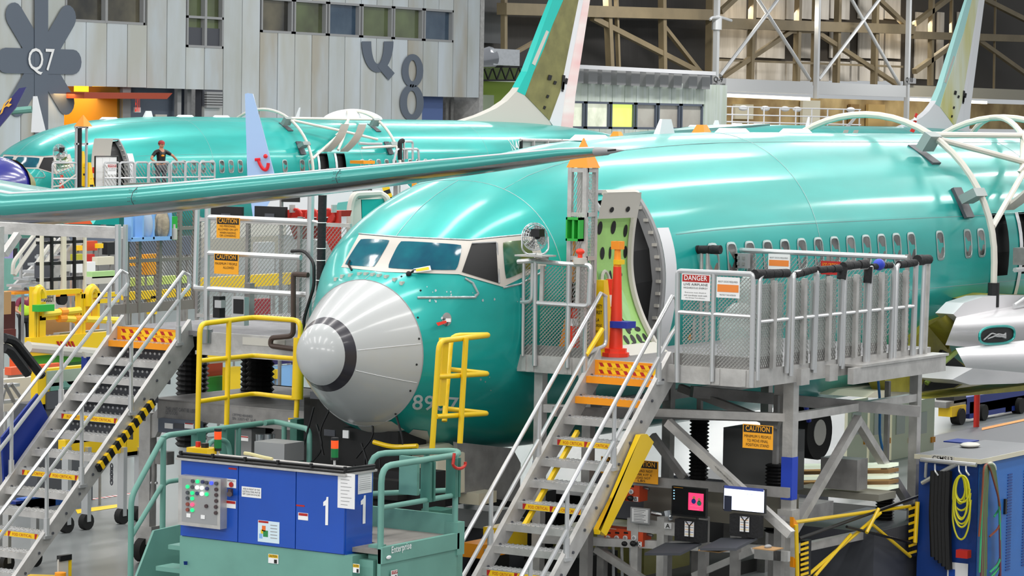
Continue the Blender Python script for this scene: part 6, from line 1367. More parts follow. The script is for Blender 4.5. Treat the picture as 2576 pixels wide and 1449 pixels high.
# white skirting panels, gear wheel and table with painted reflections under the belly
wp=thing('panel_screen','cream panelled screen with orange tabs standing under the belly','screen',P(2240,1160,y=2))
q0=P(2130,1160,y=2.2); q1=P(2352,1020,y=2.2)
for k in range(4):
    a=2130+k*56; p0=P(a,1168-k*2,y=2.2); p1=P(a+54,1000,y=2.2); MB().box((p0.x,2.2,p0.z),(p1.x,2.26,p1.z)).obj('panel',mat('screen_cream','e3dfc4',.5),wp)
    MB().box((p0.x+.15,2.18,p0.z+.5),(p0.x+.5,2.2,p0.z+.9)).obj('label_plate','offw',wp); MB().box((p1.x-.15,2.17,p0.z+.3),(p1.x,2.2,p0.z+.4)).obj('tab','org',wp)
gw=thing('main_gear','black main landing gear tyre with grey hub under the belly','landing gear',P(2060,1150,y=-.6))
c=P(2062,1088,y=-.6); 
MB().cyl(c,c+V((0,.45,0)),.42,28,.4).obj('tyre','rubber',gw,smooth='e'); MB().cyl(c-V((0,.01,0)),c+V((0,.05,0)),.2,20).obj('hub','offw',gw,smooth='e'); MB().tube([c+V((0,.3,.1)),c+V((.2,.4,1.2))],.07,8).tube([c+V((-.2,.3,.2)),c+V((.5,.3,1.0))],.04,8).obj('strut','dgrey',gw)
MB().tube([P(2025,1010,y=-.7),P(2035,1060,y=-.7)],.04,8).obj('blue_strut',mat('strut_blue','2b3fa8',.4),gw)
fl=thing('reflective_table','low grey table with greenish painted reflections under the belly','table',P(2110,1200,x=7))
for k in range(5): MB().prism([P(1995,1172+k*14,x=6.6),P(2235,1168+k*14,x=6.6),P(2235,1177+k*14,x=6.6),P(1995,1180+k*14,x=6.6)],(.3,0,0)).obj('strip',mat('reflection_pale','d8e2cc',.3,emit=.5) if k%2==0 else 'tan',fl)  # reflections painted in as glowing pale strips between tan ones
rb(2065,1150,2155,1235,5.9,.3,'aluD','grey_block',fl); rb(1995,1225,2210,1262,6,.5,mat('table_grey','8d8b80',.5),'table_edge',fl)
MB().box((6.0,P(2200,1300,x=6).y,GZ),(8.2,P(1990,1300,x=6).y,P(2000,1262,x=6).z-.3)).obj('dark_pedestal','dgrey',fl)
bh=thing('air_hose','blue air hose hanging from the platform down to the floor','hose',P(2210,945,y=-4))
MB().tube([P(2208,945,y=-4),P(2214,1010,y=-4),P(2212,1110,y=-4),P(2240,1180,y=-4.1),P(2262,1230,y=-4.1)],.018,6,fillet=.2).obj('hose',mat('hose_blue','1f6fb0',.5),bh)
# folding yellow and black barrier
fbr=thing('folding_barrier','yellow and black folding barrier across the lower end of the stand','barrier',(L2.x,YS-.2,GZ))
FB=lambda a,c,o=0: P(a,c,y=YS-.15-o)
for k,(p,q,m_,r) in enumerate((((1992,1315),(2300,1272),'yel',.024),((2010,1355),(2320,1245),'blk',.022),((2030,1449),(2215,1290),'yel',.022),((2050,1449),(2140,1345),'yel',.022),((2195,1320),(2290,1400),'yel',.022),((2130,1325),(2290,1365),'blk',.018),((2003,1320),(2006,1449),'yel',.026),((2308,1262),(2302,1365),'yel',.03),((2210,1280),(2180,1340),'yel',.024))):
    MB().tube([FB(*p,k*.012),FB(*q,k*.012)],r,8).obj('barrier_arm',m_,fbr)
hbq=MB()
for (a,c,e,f) in ((2014,1360,2032,1449),(2286,1270,2304,1400)):
    MB().box((FB(a,f).x,YS-.2,FB(a,f).z),(FB(e,c).x,YS-.14,FB(a,c).z)).obj('striped_post','blk',fbr)
    for k in range(7): y0=c+(f-c)*(k+.1)/7; MB().prism([FB(a-.5,y0+6,.06),FB(e+.5,y0,.06),FB(e+.5,y0+6,.06),FB(a-.5,y0+12,.06)],(0,-.01,0)).obj('stripe','ycri',fbr)
for (a,c) in ((1987,1300),(1987,1400),(2316,1225),(2316,1345)): MB().prism([FB(a,c),FB(a+12,c+18),FB(a+10,c+28),FB(a,c+26)],(0,-.05,0)).obj('bracket','org',fbr)
# ---- CSMS13 blue cabinet
cs=thing('service_cabinet','tall blue louvred service cabinet lettered CSMS13 with grey worktop','cabinet',(7.9,-5.2,GZ))
zc1=1.3; cA=P(2465,1155,z=zc1); cB=P(2320,1132,z=zc1); cC=P(2590,1122,z=zc1)
cx0=cA.x; cyn=cA.y; cyf=cB.y-.12; cx1=cC.x+.3
cdk=mat('cabinet_navy','153f8c',.4,var=.15,vscale=2); cbl=mat('cabinet_mid','2a6fc0',.4,var=.1,vscale=2)
MB().box((cx0+.04,cyn+.04,GZ+.1),(cx1-.04,cyf-.04,zc1-.06)).obj('body',cdk,cs); MB().box((cx0+.06,cyn+.03,GZ+.12),(cx1-.05,cyn+.04,zc1-.08)).obj('door',cbl,cs)
MB().box((cx0-.02,cyn-.02,zc1-.05),(cx1,cyf,zc1)).obj('worktop',mat('worktop','77787c',.5),cs); MB().box((cx0-.025,cyn-.03,zc1-.06),(cx1,cyn-.02,zc1-.0)).box((cx0-.03,cyn-.02,zc1-.06),(cx0-.02,cyf,zc1)).obj('worktop_edge','cream',cs)
for col_ in (.55,.85):
    for k in range(34):
        z=zc1-.3-k*.038; x=cx0+(cx1-cx0)*col_*.8; MB().box((x,cyn+.018,z),(x+.14,cyn+.032,z+.012)).obj('louvre',cdk,cs)
MB().box((cx1-.1,cyn+.0,.55),(cx1-.04,cyn+.03,.65)).box((cx0+.85,cyn+.0,.5),(cx0+.9,cyn+.03,.7)).obj('latch','blk',cs)
nm=P(2344,1150,x=cx0-.0); o,u,v=fsign(2344,1143,2400,1159,cx0-.04)
MB().prism([o,o+u,o+u+v,o+v],(-.01,0,0)).obj('name_plate','offw',cs); text('CSMS13',plane_fn(o+u*.05+v*.85+V((-.012,0,0)),u*.9,-v*.7),'btx',cs,bold=True)
CQ=lambda a,c,o_=0: P(a,c,x=cx0-o_)
MB().tube([CQ(2316,1156,.15),CQ(2456,1170,.15)],.03,8).tube([CQ(2320,1215,.05),CQ(2405,1168,.15)],.03,8).tube([CQ(2330,1165,.15),CQ(2328,1200,.05)],.02,8).obj('hose_rack','alup',cs)
for a in (2352,2412,2430): MB().tube([CQ(a,1168,.15),CQ(a,1185,.22),CQ(a+8,1196,.2)],.012,6,fillet=.05).obj('hook','alup',cs)
def coils(nm,lab,m_,loops,ctr):
    t=thing(nm,lab,'cable',ctr); 
    for pts in loops: MB().tube(pts,.013,5,fillet=.12).obj('strand',m_,t)
    return t
yl_=mat('cable_yellow','d2cc24',.5)
lp=[]
for k in range(9):
    w_=R.uniform(12,27); h=R.uniform(55,165); x0=2418+R.uniform(-4,4)
    lp.append([CQ(x0+w_*math.cos(a)*(1 if math.sin(a)<0 else .9),1196+h*.5-h*.5*math.cos(a-PI/2)*1.0 if False else 1196+h*.5-h*.5*math.sin(a),.2+.01*k) for a in [2*PI*i/16 for i in range(17)]])
coils('extension_cable','coiled yellow cable hanging from a hook on the blue CSMS13 cabinet',yl_,lp,CQ(2418,1196,.2)); q=CQ(2424,1393,.2); MB().box(q-V((.06,.08,.05)),q+V((.06,.08,.05))).obj('plug_box','red',None,'red plug box at the lower end of the yellow cable','plug')
DQ=lambda a,c,o_=0: P(a,c,y=cyn-o_)
hose_a=[]
hc=[mat('hose_green','3fae74',.5),mat('hose_rust','8a4a34',.5),mat('hose_sage','6f9a6a',.5),mat('hose_wine','7a4450',.5)]
tt=thing('twin_hose','bundle of green and rust hoses looped over a white hook on the cabinet side','hose',DQ(2500,1180))
for k in range(14):
    w_=8+k*1.3; bt=[1300,1432,1449,1470,1500,1490,1520,1480,1450,1500,1510,1520,1440,1350][k]; x0=2487-k*.9
    MB().tube([DQ(x0-w_*.5,bt,.05+.008*k),DQ(x0-4,1250,.06+.008*k),DQ(x0,1175,.07+.008*k),DQ(x0+8,1165,.08+.006*k),DQ(x0+16,1178,.07+.005*k),DQ(x0+26+k,1260,.05+.004*k),DQ(x0+30+k*.9,bt-25,.04+.004*k),DQ(x0+14,bt,.04)],.014,5,fillet=.15).obj('strand',hc[k%4],tt)
MB().tube([DQ(2492+9*math.cos(a),1182-14*math.sin(a),.04) for a in [PI*i/10 for i in range(11)]],.035,8).obj('hook','offw',tt)
o,u,v=fsign(2384,1413,2436,1470,cx0+.02); sg=sign('label_plate','white service label low on the front of the CSMS13 cabinet',o+V((-.01,0,0)),u,v,cat='label'); MB().prism([o+u*.1+v*.3+V((-.02,0,0)),o+u*.4+v*.3+V((-.02,0,0)),o+u*.4+v*.9+V((-.02,0,0)),o+u*.1+v*.9+V((-.02,0,0))],(-.002,0,0)).obj('blue_block','blue',sg)
zt_=zc1; q=P(2440,1125,z=zc1); MB().ball(q+V((0,0,.03)),.16,12,(1.1,.8,.22)).obj('white_dish','offw',None,'flat white rounded pad lying on the cabinet worktop','pad',smooth=True)
q=P(2418,1111,z=zc1); c1_=MB().box(q-V((.22,.16,0)),q+V((.22,.16,.015))); c1_.obj('tablet','navy',None,'dark blue edged clipboard on the cabinet worktop','clipboard')
# dark jackets/hoses on hooks at left of cabinet
b=MB()
for k in range(5): b.tube([CQ(2350+k*9,1185,.12),CQ(2346+k*9,1290,.1),CQ(2350+k*9,1400+k*8,.08)],.05,6,fillet=.1)
b.obj('black_hose_bundle','dark',None,'thick black hoses hanging from the rack at the left of the CSMS13 cabinet','hose')
# far floor behind: cart, red post, dark mat
MB().quad(P(2330,1100,z=GZ+.012),P(2500,1065,z=GZ+.012),P(2700,1040,z=GZ+.012),P(2700,1140,z=GZ+.012),P(2330,1140,z=GZ+.012)).obj('floor_mat','dgrey',None,'dark floor area beyond the cabinet at the right edge','mat')
MB().quad(P(2470,1076,z=GZ+.02),P(2640,1040,z=GZ+.02),P(2640,1045,z=GZ+.02),P(2470,1082,z=GZ+.02)).obj('floor_line','org',None,'orange floor line beyond the blue cabinet','floor marking')
q=P(2456,1075,z=GZ); MB().cyl(q,(q.x,q.y,P(2456,990,D=project.__call__ and (q-CAM).dot(V((sT,cT,0)))).z),.06,10).obj('red_post','red',None,'plain red post standing on the far floor at the right','post')
ct=thing('blue_dolly','blue framed dolly with yellow black bumper under the right wing','cart',P(2480,1050,z=GZ)); yD=P(2480,1055,z=GZ).y
for (a,c,e,f,m_) in ((2430,1000,2600,1012,'navy'),(2440,1012,2455,1035,'navy'),(2530,1012,2545,1035,'navy'),(2380,1012,2432,1018,'aluD'),(2400,995,2430,1010,'blk'),(2440,1018,2600,1024,'navy')): bx(a,c,e,f,yD,.4,m_,'frame_bar',ct)
bx(2395,1024,2430,1043,yD-.05,.3,'ycri','bumper',ct)
for a in (2410,2467,2560): q=P(a,1050,y=yD); MB().cyl((q.x,yD-.1,GZ+.17),(q.x,yD+.1,GZ+.17),.17,14).obj('wheel','rubber',ct,smooth='e')
# ================================================================ FAR AIRPLANE'S STAND AND PEOPLE
YB=BO[1]-2.1; YBf=BO[1]-3.6
fp=thing('access_platform','far work platform with grey railings beside the white lined door','platform',P(330,440,y=YBf))
Fb=lambda a,c: P(a,c,y=YBf)
zt_b=Fb(400,408).z; zd_b=zt_b-1.1
xa,xb_=Fb(262,408).x,Fb(540,408).x
MB().box((xa-3.5,YBf,zd_b-.25),(xb_,YB+.1,zd_b)).obj('deck','deck',fp)
for x in (xa-3.3,xa,xb_-.3,(xa+xb_)/2): MB().box((x,YBf,GZ),(x+.12,YBf+.12,zd_b)).obj('leg','aluD',fp)
for a,c in ((132,192),(262,300),(302,337),(340,372),(375,425),(430,465),(467,500),(503,540)):
    zz0=zt_b if a<540 else zt_b; MB().tube([V((Fb(a,420).x,YBf,zd_b)),V((Fb(a,420).x,YBf,zt_b)),V((Fb(c,420).x,YBf,zt_b)),V((Fb(c,420).x,YBf,zd_b))],.035,6,fillet=.1).obj('rail','alup',fp,smooth='e')
    MB().tube([V((Fb(a,420).x,YBf,zt_b-.5)),V((Fb(c,420).x,YBf,zt_b-.5))],.03,6).obj('mid_rail','alup',fp)
    o=Fb(a,420); emesh((o.x,YBf+.05,zd_b),(Fb(c,420).x-o.x,0,0),(0,0,1.05),.16,.08,.018).obj('mesh_panel','meshm',fp,kind='stuff')
q=Fb(880,440)
MB().tube([Fb(130,470),Fb(150,468),Fb(190,440)],.03,6).obj('pipe','offw',fp)
tq=thing('peaked_tower','thin frame with orange peaked cap beside the white lined door','tower',Fb(205,460))
for a in (193,219): MB().box((Fb(a,400).x-.03,YBf,zd_b),(Fb(a,400).x+.03,YBf+.06,Fb(a,320).z)).obj('post','alup',tq)
for y in (320,362): MB().box((Fb(190,y).x,YBf,Fb(190,y).z-.03),(Fb(223,y).x,YBf+.06,Fb(190,y).z+.03)).obj('crossbar','alup',tq)
MB().cyl((Fb(202,400).x,YBf+.03,zd_b),(Fb(202,400).x,YBf+.03,Fb(202,322).z),.07,8).obj('dark_core','blk',tq)
q=Fb(209,318); MB().hexa([q+V((-.2,-.2,0)),q+V((.22,-.2,0)),q+V((.22,.2,0)),q+V((-.2,.2,0))],[q+V((-.01,-.01,.36)),q+V((.01,-.01,.36)),q+V((.01,.01,.36)),q+V((-.01,.01,.36))]).obj('cap','conec',tq)
# B's white lined door
bd=MB().grid(lambda u,v: V((BO[0]+3.55+.93*u,BO[1]-1.90-doff(2.66+1.98*v),2.66+1.98*v)),8,16).obj('door','offw',B,'open white lined door of the far airplane with red strap',smooth=True)
bd.matrix_parent_inverse=Matrix.Translation(-V(BO))
q=lambda u,z,o_: V((BO[0]+3.55+.93*u,BO[1]-1.90-doff(z)-o_,z))
for o_ in (MB().tube([q(.5+.35*math.cos(a),3.35+.38*math.sin(a),.02) for a in [PI*i/12 for i in range(13)]],.02,5).obj('handle_arc','redtx',bd), MB().tube([q(.3,3.95,.05),q(.65,4.0,.05)],.05,6).obj('strap','red',bd), MB().box(q(.42,3.55,.08),q(.62,3.8,.0)).obj('handle_recess','wtx',bd)): o_.matrix_parent_inverse=Matrix.Identity(4)
# small things on the far platform
def pcone(a,c,Y,z,lab,m_='yel',h=.95,w_=.17):
    q=P(a,c,y=Y); t=thing('safety_cone',lab,'cone',(q.x,Y,z)); x,y=q.x,Y
    MB().hexa([(x-w_,y-w_,z),(x+w_,y-w_,z),(x+w_,y+w_,z),(x-w_,y+w_,z)],[(x-.05,y-.05,z+h),(x+.05,y-.05,z+h),(x+.05,y+.05,z+h),(x-.05,y+.05,z+h)]).obj('body',m_,t)
    for k in range(3): MB().box((x-w_*.5+.03*k,y-w_*.75+.03*k,z+h*(.3+.17*k)),(x+w_*.5-.03*k,y-w_*.75+.03*k-.01,z+h*(.36+.17*k))).obj('print','btx',t)
pcone(206,430,YBf+.5,zd_b+.35,'yellow safety cone left of its twin on the far platform',h=1.1); pcone(223,445,YBf+.3,zd_b,'yellow safety cone right of its twin on the far platform',h=1.1)
q=P(236,450,y=YBf+.6); delin('belt_post','slim red cone post with orange head on the far platform',q.x,q.y,zd_b,1.2,('cone','conec')); q=P(155,450,y=YBf+.6); delin('traffic_cone','red cone behind the far platform railing below the cockpit window',q.x,q.y,zd_b,.9,('cone','conec'))
sign('danger_sign','small DANGER sign on the far platform railing',Fb(268,413)+V((0,-.05,0)),Fb(290,413)-Fb(268,413),V((0,0,Fb(268,439).z-Fb(268,413).z)),head=1,htxt='DANGER',lines=[('LIVE AIRPLANE',.5,.5,.1,.84),('HAZARDOUS ENERGY',.5,.66,.08,.84)])
fan('pedestal_fan','small wire fan on the far platform beside the cockpit windows',P(151,381,y=YBf+.3),.24,(-.3,-.9,.1),P(151,400,y=YBf+.3))
bf=thing('white_partition','black framed white partition panels on the far platform','partition',Fb(297,430)); 
for k in range(3): MB().box((Fb(270+k*18,440).x,YBf+.5,zd_b),(Fb(287+k*18,440).x,YBf+.53,Fb(290,396).z)).obj('panel','wtx',bf)
MB().tube([V((Fb(268,400).x,YBf+.48,zd_b)),V((Fb(268,400).x,YBf+.48,Fb(290,394).z)),V((Fb(325,400).x,YBf+.48,Fb(290,394).z)),V((Fb(325,400).x,YBf+.48,zd_b))],.03,6).obj('frame','blk',bf)
# people: one continuous skinned body each, clothes as separate skinned layers
def skin(name,verts,edges,rad,m_,par,root=0,lv=2):
    me=bpy.data.meshes.new(name); me.from_pydata([tuple(v) for v in verts],edges,[]); o=bpy.data.objects.new(name,me); COL.objects.link(o)
    o.modifiers.new('s','SKIN'); sv=me.skin_vertices[0].data
    for i,r in enumerate(rad): sv[i].radius=(r,r) if not isinstance(r,tuple) else r
    for i in range(len(verts)): sv[i].use_root=(i==root)
    sb=o.modifiers.new('b','SUBSURF'); sb.levels=sb.render_levels=lv
    dg=bpy.context.evaluated_depsgraph_get(); m2=bpy.data.meshes.new_from_object(o.evaluated_get(dg)); o.modifiers.clear(); o.data=m2; bpy.data.meshes.remove(me)
    m2.materials.clear(); m2.materials.append(M[m_] if isinstance(m_,str) else m_); m2.polygons.foreach_set('use_smooth',[True]*len(m2.polygons))
    return fin(o,par)
def person(label,foot,yaw,arms,shirt,pants,hair,capm=None,extra=None,mask=None,h=1.76):
    t=thing('person',label,'person',foot); f=V(foot); s_=h/1.76; cy_,sy_=math.cos(yaw),math.sin(yaw)
    def W_(x,y,z): return f+V((x*cy_-y*sy_,x*sy_+y*cy_,z))*s_      # x forward, y left
    hl,hr,el,er=arms
    vs=[W_(0,0,.98),W_(0,0,1.15),W_(0,0,1.34),W_(0,0,1.46),W_(.02,0,1.53),W_(.03,0,1.64),
        W_(0,.19,1.42),el and W_(*el),hl and W_(*hl),W_(0,-.19,1.42),W_(*er),W_(*hr),
        W_(0,.1,.92),W_(.02,.11,.5),W_(-.02,.12,.1),W_(.12,.13,.04),W_(0,-.1,.92),W_(.02,-.11,.5),W_(-.02,-.12,.1),W_(.12,-.13,.04)]
    ed=[(0,1),(1,2),(2,3),(3,4),(4,5),(3,6),(6,7),(7,8),(3,9),(9,10),(10,11),(0,12),(12,13),(13,14),(14,15),(0,16),(16,17),(17,18),(18,19)]
    rd=[.14,.13,.15,.09,.055,.085,.06,.045,.032,.06,.045,.032,.09,.06,.045,.04,.09,.06,.045,.04]
    skin('body',vs,ed,[r*s_ for r in rd],'skin',t)
    sl=[vs[i] for i in (0,1,2,3,6,9)]+[vs[6].lerp(vs[7],.75),vs[9].lerp(vs[10],.75)]
    skin('shirt',sl,[(0,1),(1,2),(2,3),(3,4),(3,5),(4,6),(5,7)],[x*s_ for x in (.155,.145,.17,.10,.075,.075,.06,.06)],shirt,t)
    pl=[vs[0],vs[12],vs[13],vs[14],vs[16],vs[17],vs[18]]
    skin('trousers',pl,[(0,1),(1,2),(2,3),(0,4),(4,5),(5,6)],[x*s_ for x in (.15,.105,.08,.07,.105,.08,.07)],pants,t)
    for k in (15,19): MB().ball(vs[k],.075*s_,8,(1.2,.8,.6)).obj('shoe','rubber',t,smooth=True)
    hd=W_(.03,0,1.66)
    MB().ball(hd+V((0,0,.045*s_))-V((cy_,sy_,0))*.015,.112*s_,12,(1,1,.95)).obj('hair',hair,t,smooth=True)
    face=MB().ball(hd+V((cy_,sy_,0))*.03*s_-V((0,0,.01)),.095*s_,12,(.85,.85,1.15)).ball(hd+V((cy_,sy_,0))*.118*s_,.02,6).ball(W_(.04,.092,1.65),.022,6).ball(W_(.04,-.092,1.65),.022,6); face.obj('face','skin',t,smooth=True)
    MB().ball(W_(.105,.032,1.67),.012,6).ball(W_(.105,-.032,1.67),.012,6).obj('eyes','dark',t)
    MB().box(W_(.1,-.025,1.585),W_(.115,.025,1.593)).obj('mouth',mat('lips','8c4a40',.5),t)
    if mask: MB().ball(hd+V((cy_,sy_,0))*.065*s_-V((0,0,.06)),.065,10,(1,1,.8)).obj('face_mask',mask,t,smooth=True)
    if capm:
        MB().ball(hd+V((0,0,.06)),.112*s_,12,(1,1,.75)).obj('cap',capm,t,smooth=True); MB().ball(W_(.14,0,1.70),.08,8,(1.1,1,.15)).obj('cap_brim','red',t,smooth=True)
    for hi,ei in ((8,7),(11,10)):
        d=(vs[hi]-vs[ei]).normalized(); sd=d.cross(V((0,0,1))).normalized(); b=MB(); b.ball(vs[hi]+d*.045,.042,8,(1,1,.7))
        for k in range(4): o_=vs[hi]+d*.08+sd*(-.027+.018*k); b.tube([o_,o_+d*.035-V((0,0,.01)),o_+d*(.05+.008*(k in (1,2)))-V((0,0,.03))],.0085,6)
        b.tube([vs[hi]+d*.03-sd*.035,vs[hi]+d*.06-sd*.06-V((0,0,.01))],.01,6); b.obj('hand','skin',t,smooth=True)
    if extra: extra(t,W_,s_)
    return t
pf=P(405,408,y=YB-.9); 
def shirtlogo(t,W_,s_): MB().ball(W_(.165,.0,1.3),.07,8,(.6,1,.5)).obj('shirt_print','org',t)
person('man in red cap and black shirt leaning on the far platform rail',(pf.x,YB-.9,zd_b),-2.1,((-.1,.62,1.12),(.32,-.3,1.08),(-.02,.42,1.3),(.1,-.38,1.2)),'blk','dgrey',mat('hair_dark','241c18',.7),mat('cap_red','9c2f35',.6),shirtlogo)
# ================================================================ LEFT CLUTTER
YL=14.
def lb(a,c,e,f,Y,th,m,name,par=None,**k): return bx(a,c,e,f,Y,min(th,.14),m,name,par,**k)
pt=thing('portal_frame','grey steel portal beam on a post at the left edge, above the steel stairs','frame',P(5,1200,y=6.2))
Yp=6.2; q=P(3,600,y=Yp); MB().box((q.x-.14,Yp,GZ),(q.x+.06,Yp+.2,P(3,570,y=Yp).z)).obj('post','alu',pt)
Xp=q.x+.0
o1=P(-60,572,x=Xp+1.5); 
MB().beam(P(-80,570,y=Yp+3),P(318,586,y=Yp+1.0),.25,.17).obj('beam','alu',pt); MB().beam(P(10,640,y=Yp+2),P(45,590,y=Yp+2),.1,.1).obj('brace','alu',pt)
MB().beam(P(-80,560,y=Yp+3.2),P(318,574,y=Yp+1.3),.3,.03).obj('cap_plate','offw',pt)
MB().prism([P(172,563,y=Yp+2.5),P(233,564,y=Yp+2.5),P(222,546,y=Yp+2.5),P(182,545,y=Yp+2.5)],(0,.4,0)).obj('orange_hood',mat('cap_red_orange','f4602a',.5),None,'orange red plastic hood lying on the portal beam','hood')
MB().prism([P(235,564,y=Yp+3),P(300,566,y=Yp+3),P(300,540,y=Yp+3),P(250,540,y=Yp+3)],(0,.3,0)).obj('teal_cover','teal',None,'teal curved panel resting beyond the orange hood','panel')
rg=thing('distant_stairs','aluminium stairs with white handrails behind the yellow cage at left','stairs',P(100,735,y=20)); Y2=20.
for p,q_,w_ in (((28,738),(170,595),.22),((98,742),(205,595),.22)): MB().beam(P(*p,y=Y2 if p[0]<50 else Y2-1),P(*q_,y=Y2 if p[0]<50 else Y2-1),.06,w_).obj('stringer','alu',rg)
for k in range(8): 
    t_=k/8; a=28+142*t_+8; c=735-143*t_; MB().box((P(a,c,y=Y2-1).x,Y2-1,P(a,c,y=Y2-1).z-.05),(P(a+55,c,y=Y2-1).x,Y2-.6,P(a,c,y=Y2-1).z)).obj('tread','alup' if k else 'org',rg)
for pts in (((32,690),(33,660),(88,588)),((36,692),(55,660),(108,585)),((91,692),(92,662),(137,600)),((95,690),(150,612))): MB().tube([P(a,c,y=Y2-1.1) for a,c in pts],.045,6,fillet=.1).obj('handrail','offw',rg)
for a in (52,95,110): MB().tube([P(a,700,y=Y2-1),P(a+1,640,y=Y2-1)],.04,6).obj('post','alup',rg)
rk=thing('wire_rack','tall open rack with cream posts and black shelves on a yellow base','rack',P(160,750,y=17)); Y3=17.
for a in (105,157,162,213): MB().tube([P(a,590,y=Y3),P(a,738,y=Y3)],.045,6).obj('post','cream',rk)
for a in (187,130): MB().tube([P(a,595,y=Y3),P(a,728,y=Y3)],.04,6).obj('post','blk',rk)
for c in (592,608,660,700): lb(104,c,215,c+3,Y3,.9,'blk','shelf',rk)
lb(104,735,215,742,Y3,.9,'org','base',rk)
for a in (110,160,208): q=P(a,752,y=Y3); MB().cyl((q.x,Y3,q.z),(q.x,Y3+.1,q.z),.12,12).obj('wheel','rubber',rk,smooth='e')
clut=[(-10,640,75,745,34,.8,'tealp','teal_machine','teal machine cabinet at the left edge behind the stairs','machine'),
(30,585,88,640,35,.6,'tealk','dark_teal_panel','dark teal machine top behind the white handrails','machine'),
(24,625,33,650,20.5,.2,mat('lilac','9a93c4',.6),'binder','lilac binder left of the white handrails','binder'),(35,625,44,650,20.5,.2,'black','binder','black binder right of the lilac one','binder'),
(215,607,245,630,19,.4,'manred','gauge_box','dark red gauge box on the distant bench','gauge box'),(248,613,260,624,18.8,.1,'ycri','yellow_notice','small yellow notice right of the dark red gauge box','notice'),(194,618,208,630,18.8,.1,'ycri','yellow_notice','small yellow notice left of the dark red gauge box','notice'),
(270,610,292,640,19,.2,'blk','display_screen','black framed display screen beside the platform post','screen'),
(165,660,190,682,18,.3,'offw','paper_stack','white sheet stack on the left of the rack shelf','stack'),(188,661,240,684,17.9,.3,'wtx','white_tray','wide white tray on the distant bench','tray'),
(190,640,215,662,18.5,.3,mat('olive_box','b5b030',.6),'olive_box','olive yellow box standing on the distant bench','box'),(218,640,238,660,18.6,.3,'red','red_box','red box standing right of the olive box','box'),
(245,647,287,665,18,.5,'cream','cream_crate','cream crate on the bench near the platform post','crate'),(232,684,295,697,16,.5,mat('pale_green','a9d18c',.5),'green_bench','pale green bench top near the mesh fence','bench'),(230,697,290,712,16,.4,'offw','white_stand','white stand under the pale green bench','frame'),
(130,702,146,726,17.6,.3,'offw','white_box','white box on the bottom shelf of the rack','box'),(100,662,130,700,18.3,.2,'dgrey','grey_backboard','dark grey board behind the rack','panel'),
(175,585,300,606,24,.3,'bgrey','wall_unit','slate blue wall unit under the portal beam','unit'),(60,600,205,700,26,.3,'dgrey','partition','dark grey partition far behind the rack','partition'),(200,600,310,730,25,.3,mat('warm_grey','8b8a86',.6),'partition','warm grey partition behind the distant bench','partition')]
for (a,c,e,f,Y,th,m_,nm_,lab,cat) in clut: lb(a,c,e,f,Y,th,m_,nm_,None,label=lab,cat=cat)
for k in range(4): q=P(221+k*6,617,y=18.9); 
# yellow cage lift
yc=thing('yellow_cage','yellow tubular lift cage with padded corners and green skirt','lift cage',P(180,900,y=12)); Y4=12.
YY=lambda a,c: P(a,c,y=Y4)
for (a,c,e,f) in ((87,722,92,865),(92,730,97,860),(203,735,208,868),(210,738,215,868),(246,730,251,800),(225,738,229,800)): lb(a,c,e,f,Y4,.12,'yel','post',yc)
for (a,c,e,f) in ((90,733,205,738),(205,740,300,745),(100,795,205,799),(205,800,240,804),(215,755,300,760),(100,760,115,850)): lb(a,c,e,f,Y4,.1,'yel','rail',yc)
lb(78,850,300,877,Y4-.05,.3,'yel','toe_board',yc)
for k in range(5): MB().prism([YY(136+k*9,858),YY(140+k*9,858),YY(146+k*9,872),YY(142+k*9,872)],(0,-.07,0)).obj('stripe','redtx',yc)
MB().tube([YY(70,873),YY(300,893)],.1,10).obj('white_buffer','offw',yc); lb(77,880,300,900,Y4+.1,.3,mat('skirt_green','58b62e',.5),'skirt',yc)
for pts in (((92,775),(92,735),(98,724),(106,735),(107,750)),((222,770),(222,735),(232,722),(240,732))): MB().tube([YY(*p) for p in pts],.075,8,fillet=.15).obj('padding','yel',yc,smooth='e')
for p,q_ in (((105,790),(200,780)),((150,800),(195,803)),((215,803),(300,806))): MB().tube([YY(*p),YY(*q_)],.06,8).obj('padding',mat('pad_lemon','f4d83a',.5),yc,smooth='e')
for p in ((155,800),(195,803),(158,784)): q=YY(*p); MB().cyl(q-V((.08,0,0)),q+V((.08,0,0)),.07,10).obj('pad_ring','org',yc)
clut2=[(100,737,140,777,13,.05,'offw','rubber_bin_sign','white board lettered RUBBER inside the yellow cage','sign'),(97,768,137,782,11.8,.3,'gren','green_tray','bright green tray hooked on the yellow cage','tray'),
(105,800,175,838,12.6,.5,'tan','cardboard_carton','cardboard carton with dark print inside the yellow cage','carton'),(215,750,250,840,13.2,.5,mat('amber','e08a1a',.5),'amber_cabinet','amber cabinet behind the right part of the yellow cage','cabinet'),(150,838,270,856,12.3,.5,'grey','metal_tray','grey metal tray inside the yellow cage','tray'),
(40,893,170,930,12.4,.6,mat('machine_orange','f0561c',.5),'orange_machine','orange machine body below the green skirt','machine'),(120,905,230,935,12.9,.4,mat('dark_green','1f5f24',.5),'green_machine','dark green machine part below the green skirt','machine'),(20,930,110,960,11.6,.6,'offw','white_chest','white chest with red lid behind the left handrail','chest'),(10,955,110,1025,10.4,.5,'offw','storage_box','large off-white storage box behind the left handrail','box'),(8,830,40,860,17.5,.6,mat('rust_cart','5c2018',.6),'rust_cart','dark rust red cart beside the person in the vest','cart'),(8,760,38,830,17.8,.6,mat('rust_dark','4a1812',.6),'cart_box','dark red boxes stacked on the rust cart','box'),(12,860,40,885,17.2,.4,'cream','blue_white_carton','cream carton on the cart shelf','carton'),(5,735,28,790,11.8,.3,'tan','cardboard_sheet','cardboard box held by the person in the vest','box')]
